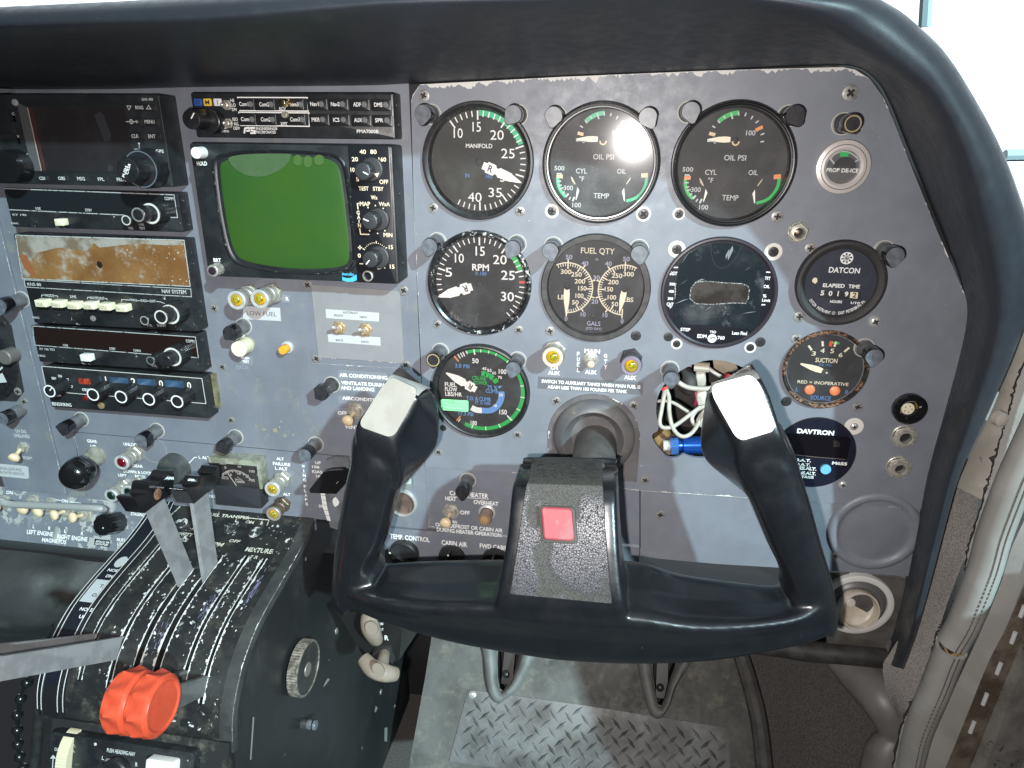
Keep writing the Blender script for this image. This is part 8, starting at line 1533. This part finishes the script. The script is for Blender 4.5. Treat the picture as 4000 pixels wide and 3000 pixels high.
h2_ = fb; m = M(); m.tube(crom([P(*Wf(985, 555), 30), P(*Wf(1000, 620), 36), P(*Wf(1020, 680), 36), P(*Wf(1050, 740), 30)], 5), [6.5+2.6*math.sin(math.pi*k/15) for k in range(16)], 16, flat=.85); h2_ = m.build('handle', BEI, fb, 50); c = P(*Wf(1012, 655), 46); f = Fr(c, (1, -.1, -.1), (0, .3, 1)); m = M(f); m.lathe(0, 0, [(6., -3), (6., -.4), (5.7, 0), (.2, .1)], 26); m.build('centre_cap', MT['handle_cap'], h2_)
m = M(); m.tube([P(*Wf(1195, 650), 14), P(*Wf(1200, 760), 14)], 4.5, 12); m.build('handle', BEI, fb, 50)
for u, v in ((765, 672), (1085, 1110)):
    x, z = fs.at(*Wf(u, v), .5); f = fs.sub(x, z, .2); m = M(f); m.lathe(0, 0, [(3.6, 0), (3.3, .8), (.2, 1)], 18); m.build('screw', SCRW, ped)
for pts in (((535, 150), (545, 135), (548, 160), (538, 172)), ((700, 1012), (716, 1020), (690, 1055), (668, 1078), (676, 1050)), ((1045, 1210), (1060, 1225), (1045, 1260), (1038, 1250)), ((1110, 1370), (1130, 1366), (1128, 1470), (1108, 1465)), ((1180, 1200), (1190, 1208), (1178, 1232)), ((708, 875), (716, 882), (706, 888)), ((160, 1290), (172, 1292), (150, 1600), (140, 1600)), ((945, 1505), (952, 1508), (946, 1530)), ((395, 1555), (398, 1560), (380, 1580))): m = M(fs); m.poly([fs.at(*Wf(*p), .3) for p in pts], .35); m.build('paint_scratch', mat('scratch_grey', (.25, .25, .23), .6), ped, 0)
# wiring in the cutout
WWH = mat('wire_white', (.48, .46, .41), .4, c2=(.38, .355, .30), nsc=60)
def wire(lab, pts, r, mt=WWH, W=F_, grp='loose wires in the panel cutout'):
    q = crom([P(*W(u, v), d) for u, v, d in pts], 8); m = M(); m.tube(q, r, 10); o = m.build('wire', mt, None, 60, org=q[len(q)//2]); tag(o, lab, 'wire', grp); return o
wire('thick white wire looping down at the left of the cutout', [(215, 255, -6), (205, 330, -8), (185, 450, -6), (170, 540, -4), (185, 590, -4), (240, 600, -4), (310, 575, -6), (400, 510, -10), (520, 420, -18)], 1.7)
wire('long white wire sagging from the cutout left edge to the blue fitting', [(225, 262, -8), (250, 340, -8), (252, 450, -6), (270, 560, -4), (310, 640, -3), (370, 675, -3), (440, 650, -4), (500, 570, -10), (560, 450, -20)], 1.7)
wire('white wire crossing from the cutout left edge to the bundle', [(150, 370, -14), (230, 368, -12), (300, 390, -14), (380, 440, -16), (460, 490, -20)], 1.4)
wire('white wire running along the top of the cutout behind the grip', [(330, 205, -16), (400, 245, -14), (500, 262, -12), (620, 255, -14), (760, 200, -20)], 2.)
wire('white wire lying diagonally across the top of the cutout', [(560, 60, -22), (640, 120, -20), (720, 170, -18), (800, 230, -22)], 1.6)
wire('cream wire coil end near the bundle bottom', [(600, 430, -20), (545, 520, -12), (500, 580, -12), (460, 560, -14), (450, 510, -16), (490, 450, -18), (560, 410, -22)], 1.6); wire('cream wire loop right of the bundle', [(610, 480, -20), (590, 560, -12), (540, 585, -12), (500, 540, -16), (545, 460, -22)], 1.5)
m = M()
for k in range(7): m.tube(crom([P(*F_(500+9*k, 60), -30), P(*F_(495+10*k, 150), -26), P(*F_(505+9*k, 260), -28), P(*F_(500+11*k, 340), -26), P(*F_(520+9*k, 420), -26)], 5), 1.25, 6)
o = m.build('wire_bundle', WWH, None, 60, org=P(*F_(520, 200), -26)); tag(o, 'tied vertical bundle of thin white wires in the cutout', 'wire bundle')
m = M()
for k in range(14): m.tube([P(*F_(640+13*k, 10+2*k), -40), P(*F_(655+15*k, 130), -46)], 1.3, 6)
for k in range(5): m.tube([P(*F_(380+14*k, 110-16*k), -44), P(*F_(350+20*k, 210), -50)], 1.2, 6)
o = m.build('wire_bundle', mat('wire_tan', (.50, .43, .33), .5, c2=(.38, .32, .24), nsc=40), None, 60, org=P(*F_(720, 60), -40)); tag(o, 'fanned tan wires at the top of the cutout', 'wire bundle')
m = M(); m.tube([P(*F_(470, 70), -22), P(*F_(600, 80), -20)], 4, 10); o = m.build('cable_tie', mat('tie_clear', (.40, .37, .30), .4), None, org=P(*F_(530, 75), -22)); tag(o, 'clear plastic tie around the wire bundle', 'cable tie')
m = M(); m.tube(crom([P(*F_(390, 120), -30), P(*F_(430, 210), -22), P(*F_(420, 260), -24), P(*F_(385, 230), -30)], 5), 6, 12); o = m.build('black_hose', RUBB, None, 60, org=P(*F_(420, 200), -26)); tag(o, 'short black rubber hose inside the cutout', 'hose')
c = P(*F_(758, 170), -14); f = Fr(c, (1, 0, 0), (0, 0, 1)); m = M(f); m.lathe(0, 0, [(1.5, -8), (3, -4), (3.9, 0), (3.2, 3), (.3, 4)], 16); o = m.build('red_terminal', mat('terminal_red', (.70, .06, .06), .35), None, 60, org=c); tag(o, 'small red wire terminal above the right yoke grip', 'terminal')
wire('short red wire at the cutout left corner', [(190, 270, -4), (215, 258, -3), (240, 245, -4)], 1.2, mat('wire_red', (.6, .05, .04), .4)); wire('magenta wire beside the bundle', [(480, 290, -30), (490, 350, -28), (478, 400, -30)], 1.6, mat('wire_magenta', (.35, .03, .10), .4))
bf = thing('hose_fitting', 'blue anodised hose fitting at the bottom of the cutout', 'fitting', P(*F_(370, 755), -12)); BA = mat('blue_anodised', (.02, .12, .55), .2, .7)
a_, b_ = P(*F_(240, 752), -14), P(*F_(560, 748), -14)
def along(k): return a_.lerp(b_, k)
m = M(); m.tube([along(.06), along(.08), along(.27), along(.29)], [6.5, 8, 8, 6.5], 6); m.build('hex_nut', mat('blue_pale', (.10, .28, .75), .22, .6), bf, 20); m = M(); m.tube([along(.28), along(.3), along(.4), along(.42), along(1.)], [5, 5.2, 5.2, 7.4, 7.6], 24); m.build('sleeve', BA, bf, 30); m = M(); m.tube([along(-.12), along(.07)], 4.5, 14); m.build('tube_end', mat('tube_white', (.5, .5, .46), .5), bf)
m = M(); m.tube([P(*F_(120, 640), -26), P(*F_(235, 790), -26)], 12, 16); o = m.build('brown_tube', mat('tube_brown', (.22, .14, .06), .4, c2=(.10, .06, .03), nsc=80), None, 60, org=P(*F_(180, 720), -26)); tag(o, 'brown tube visible in the lower left lobe of the cutout', 'tube')
for o in COL.objects:
    if '_o' in o: del o['_o']
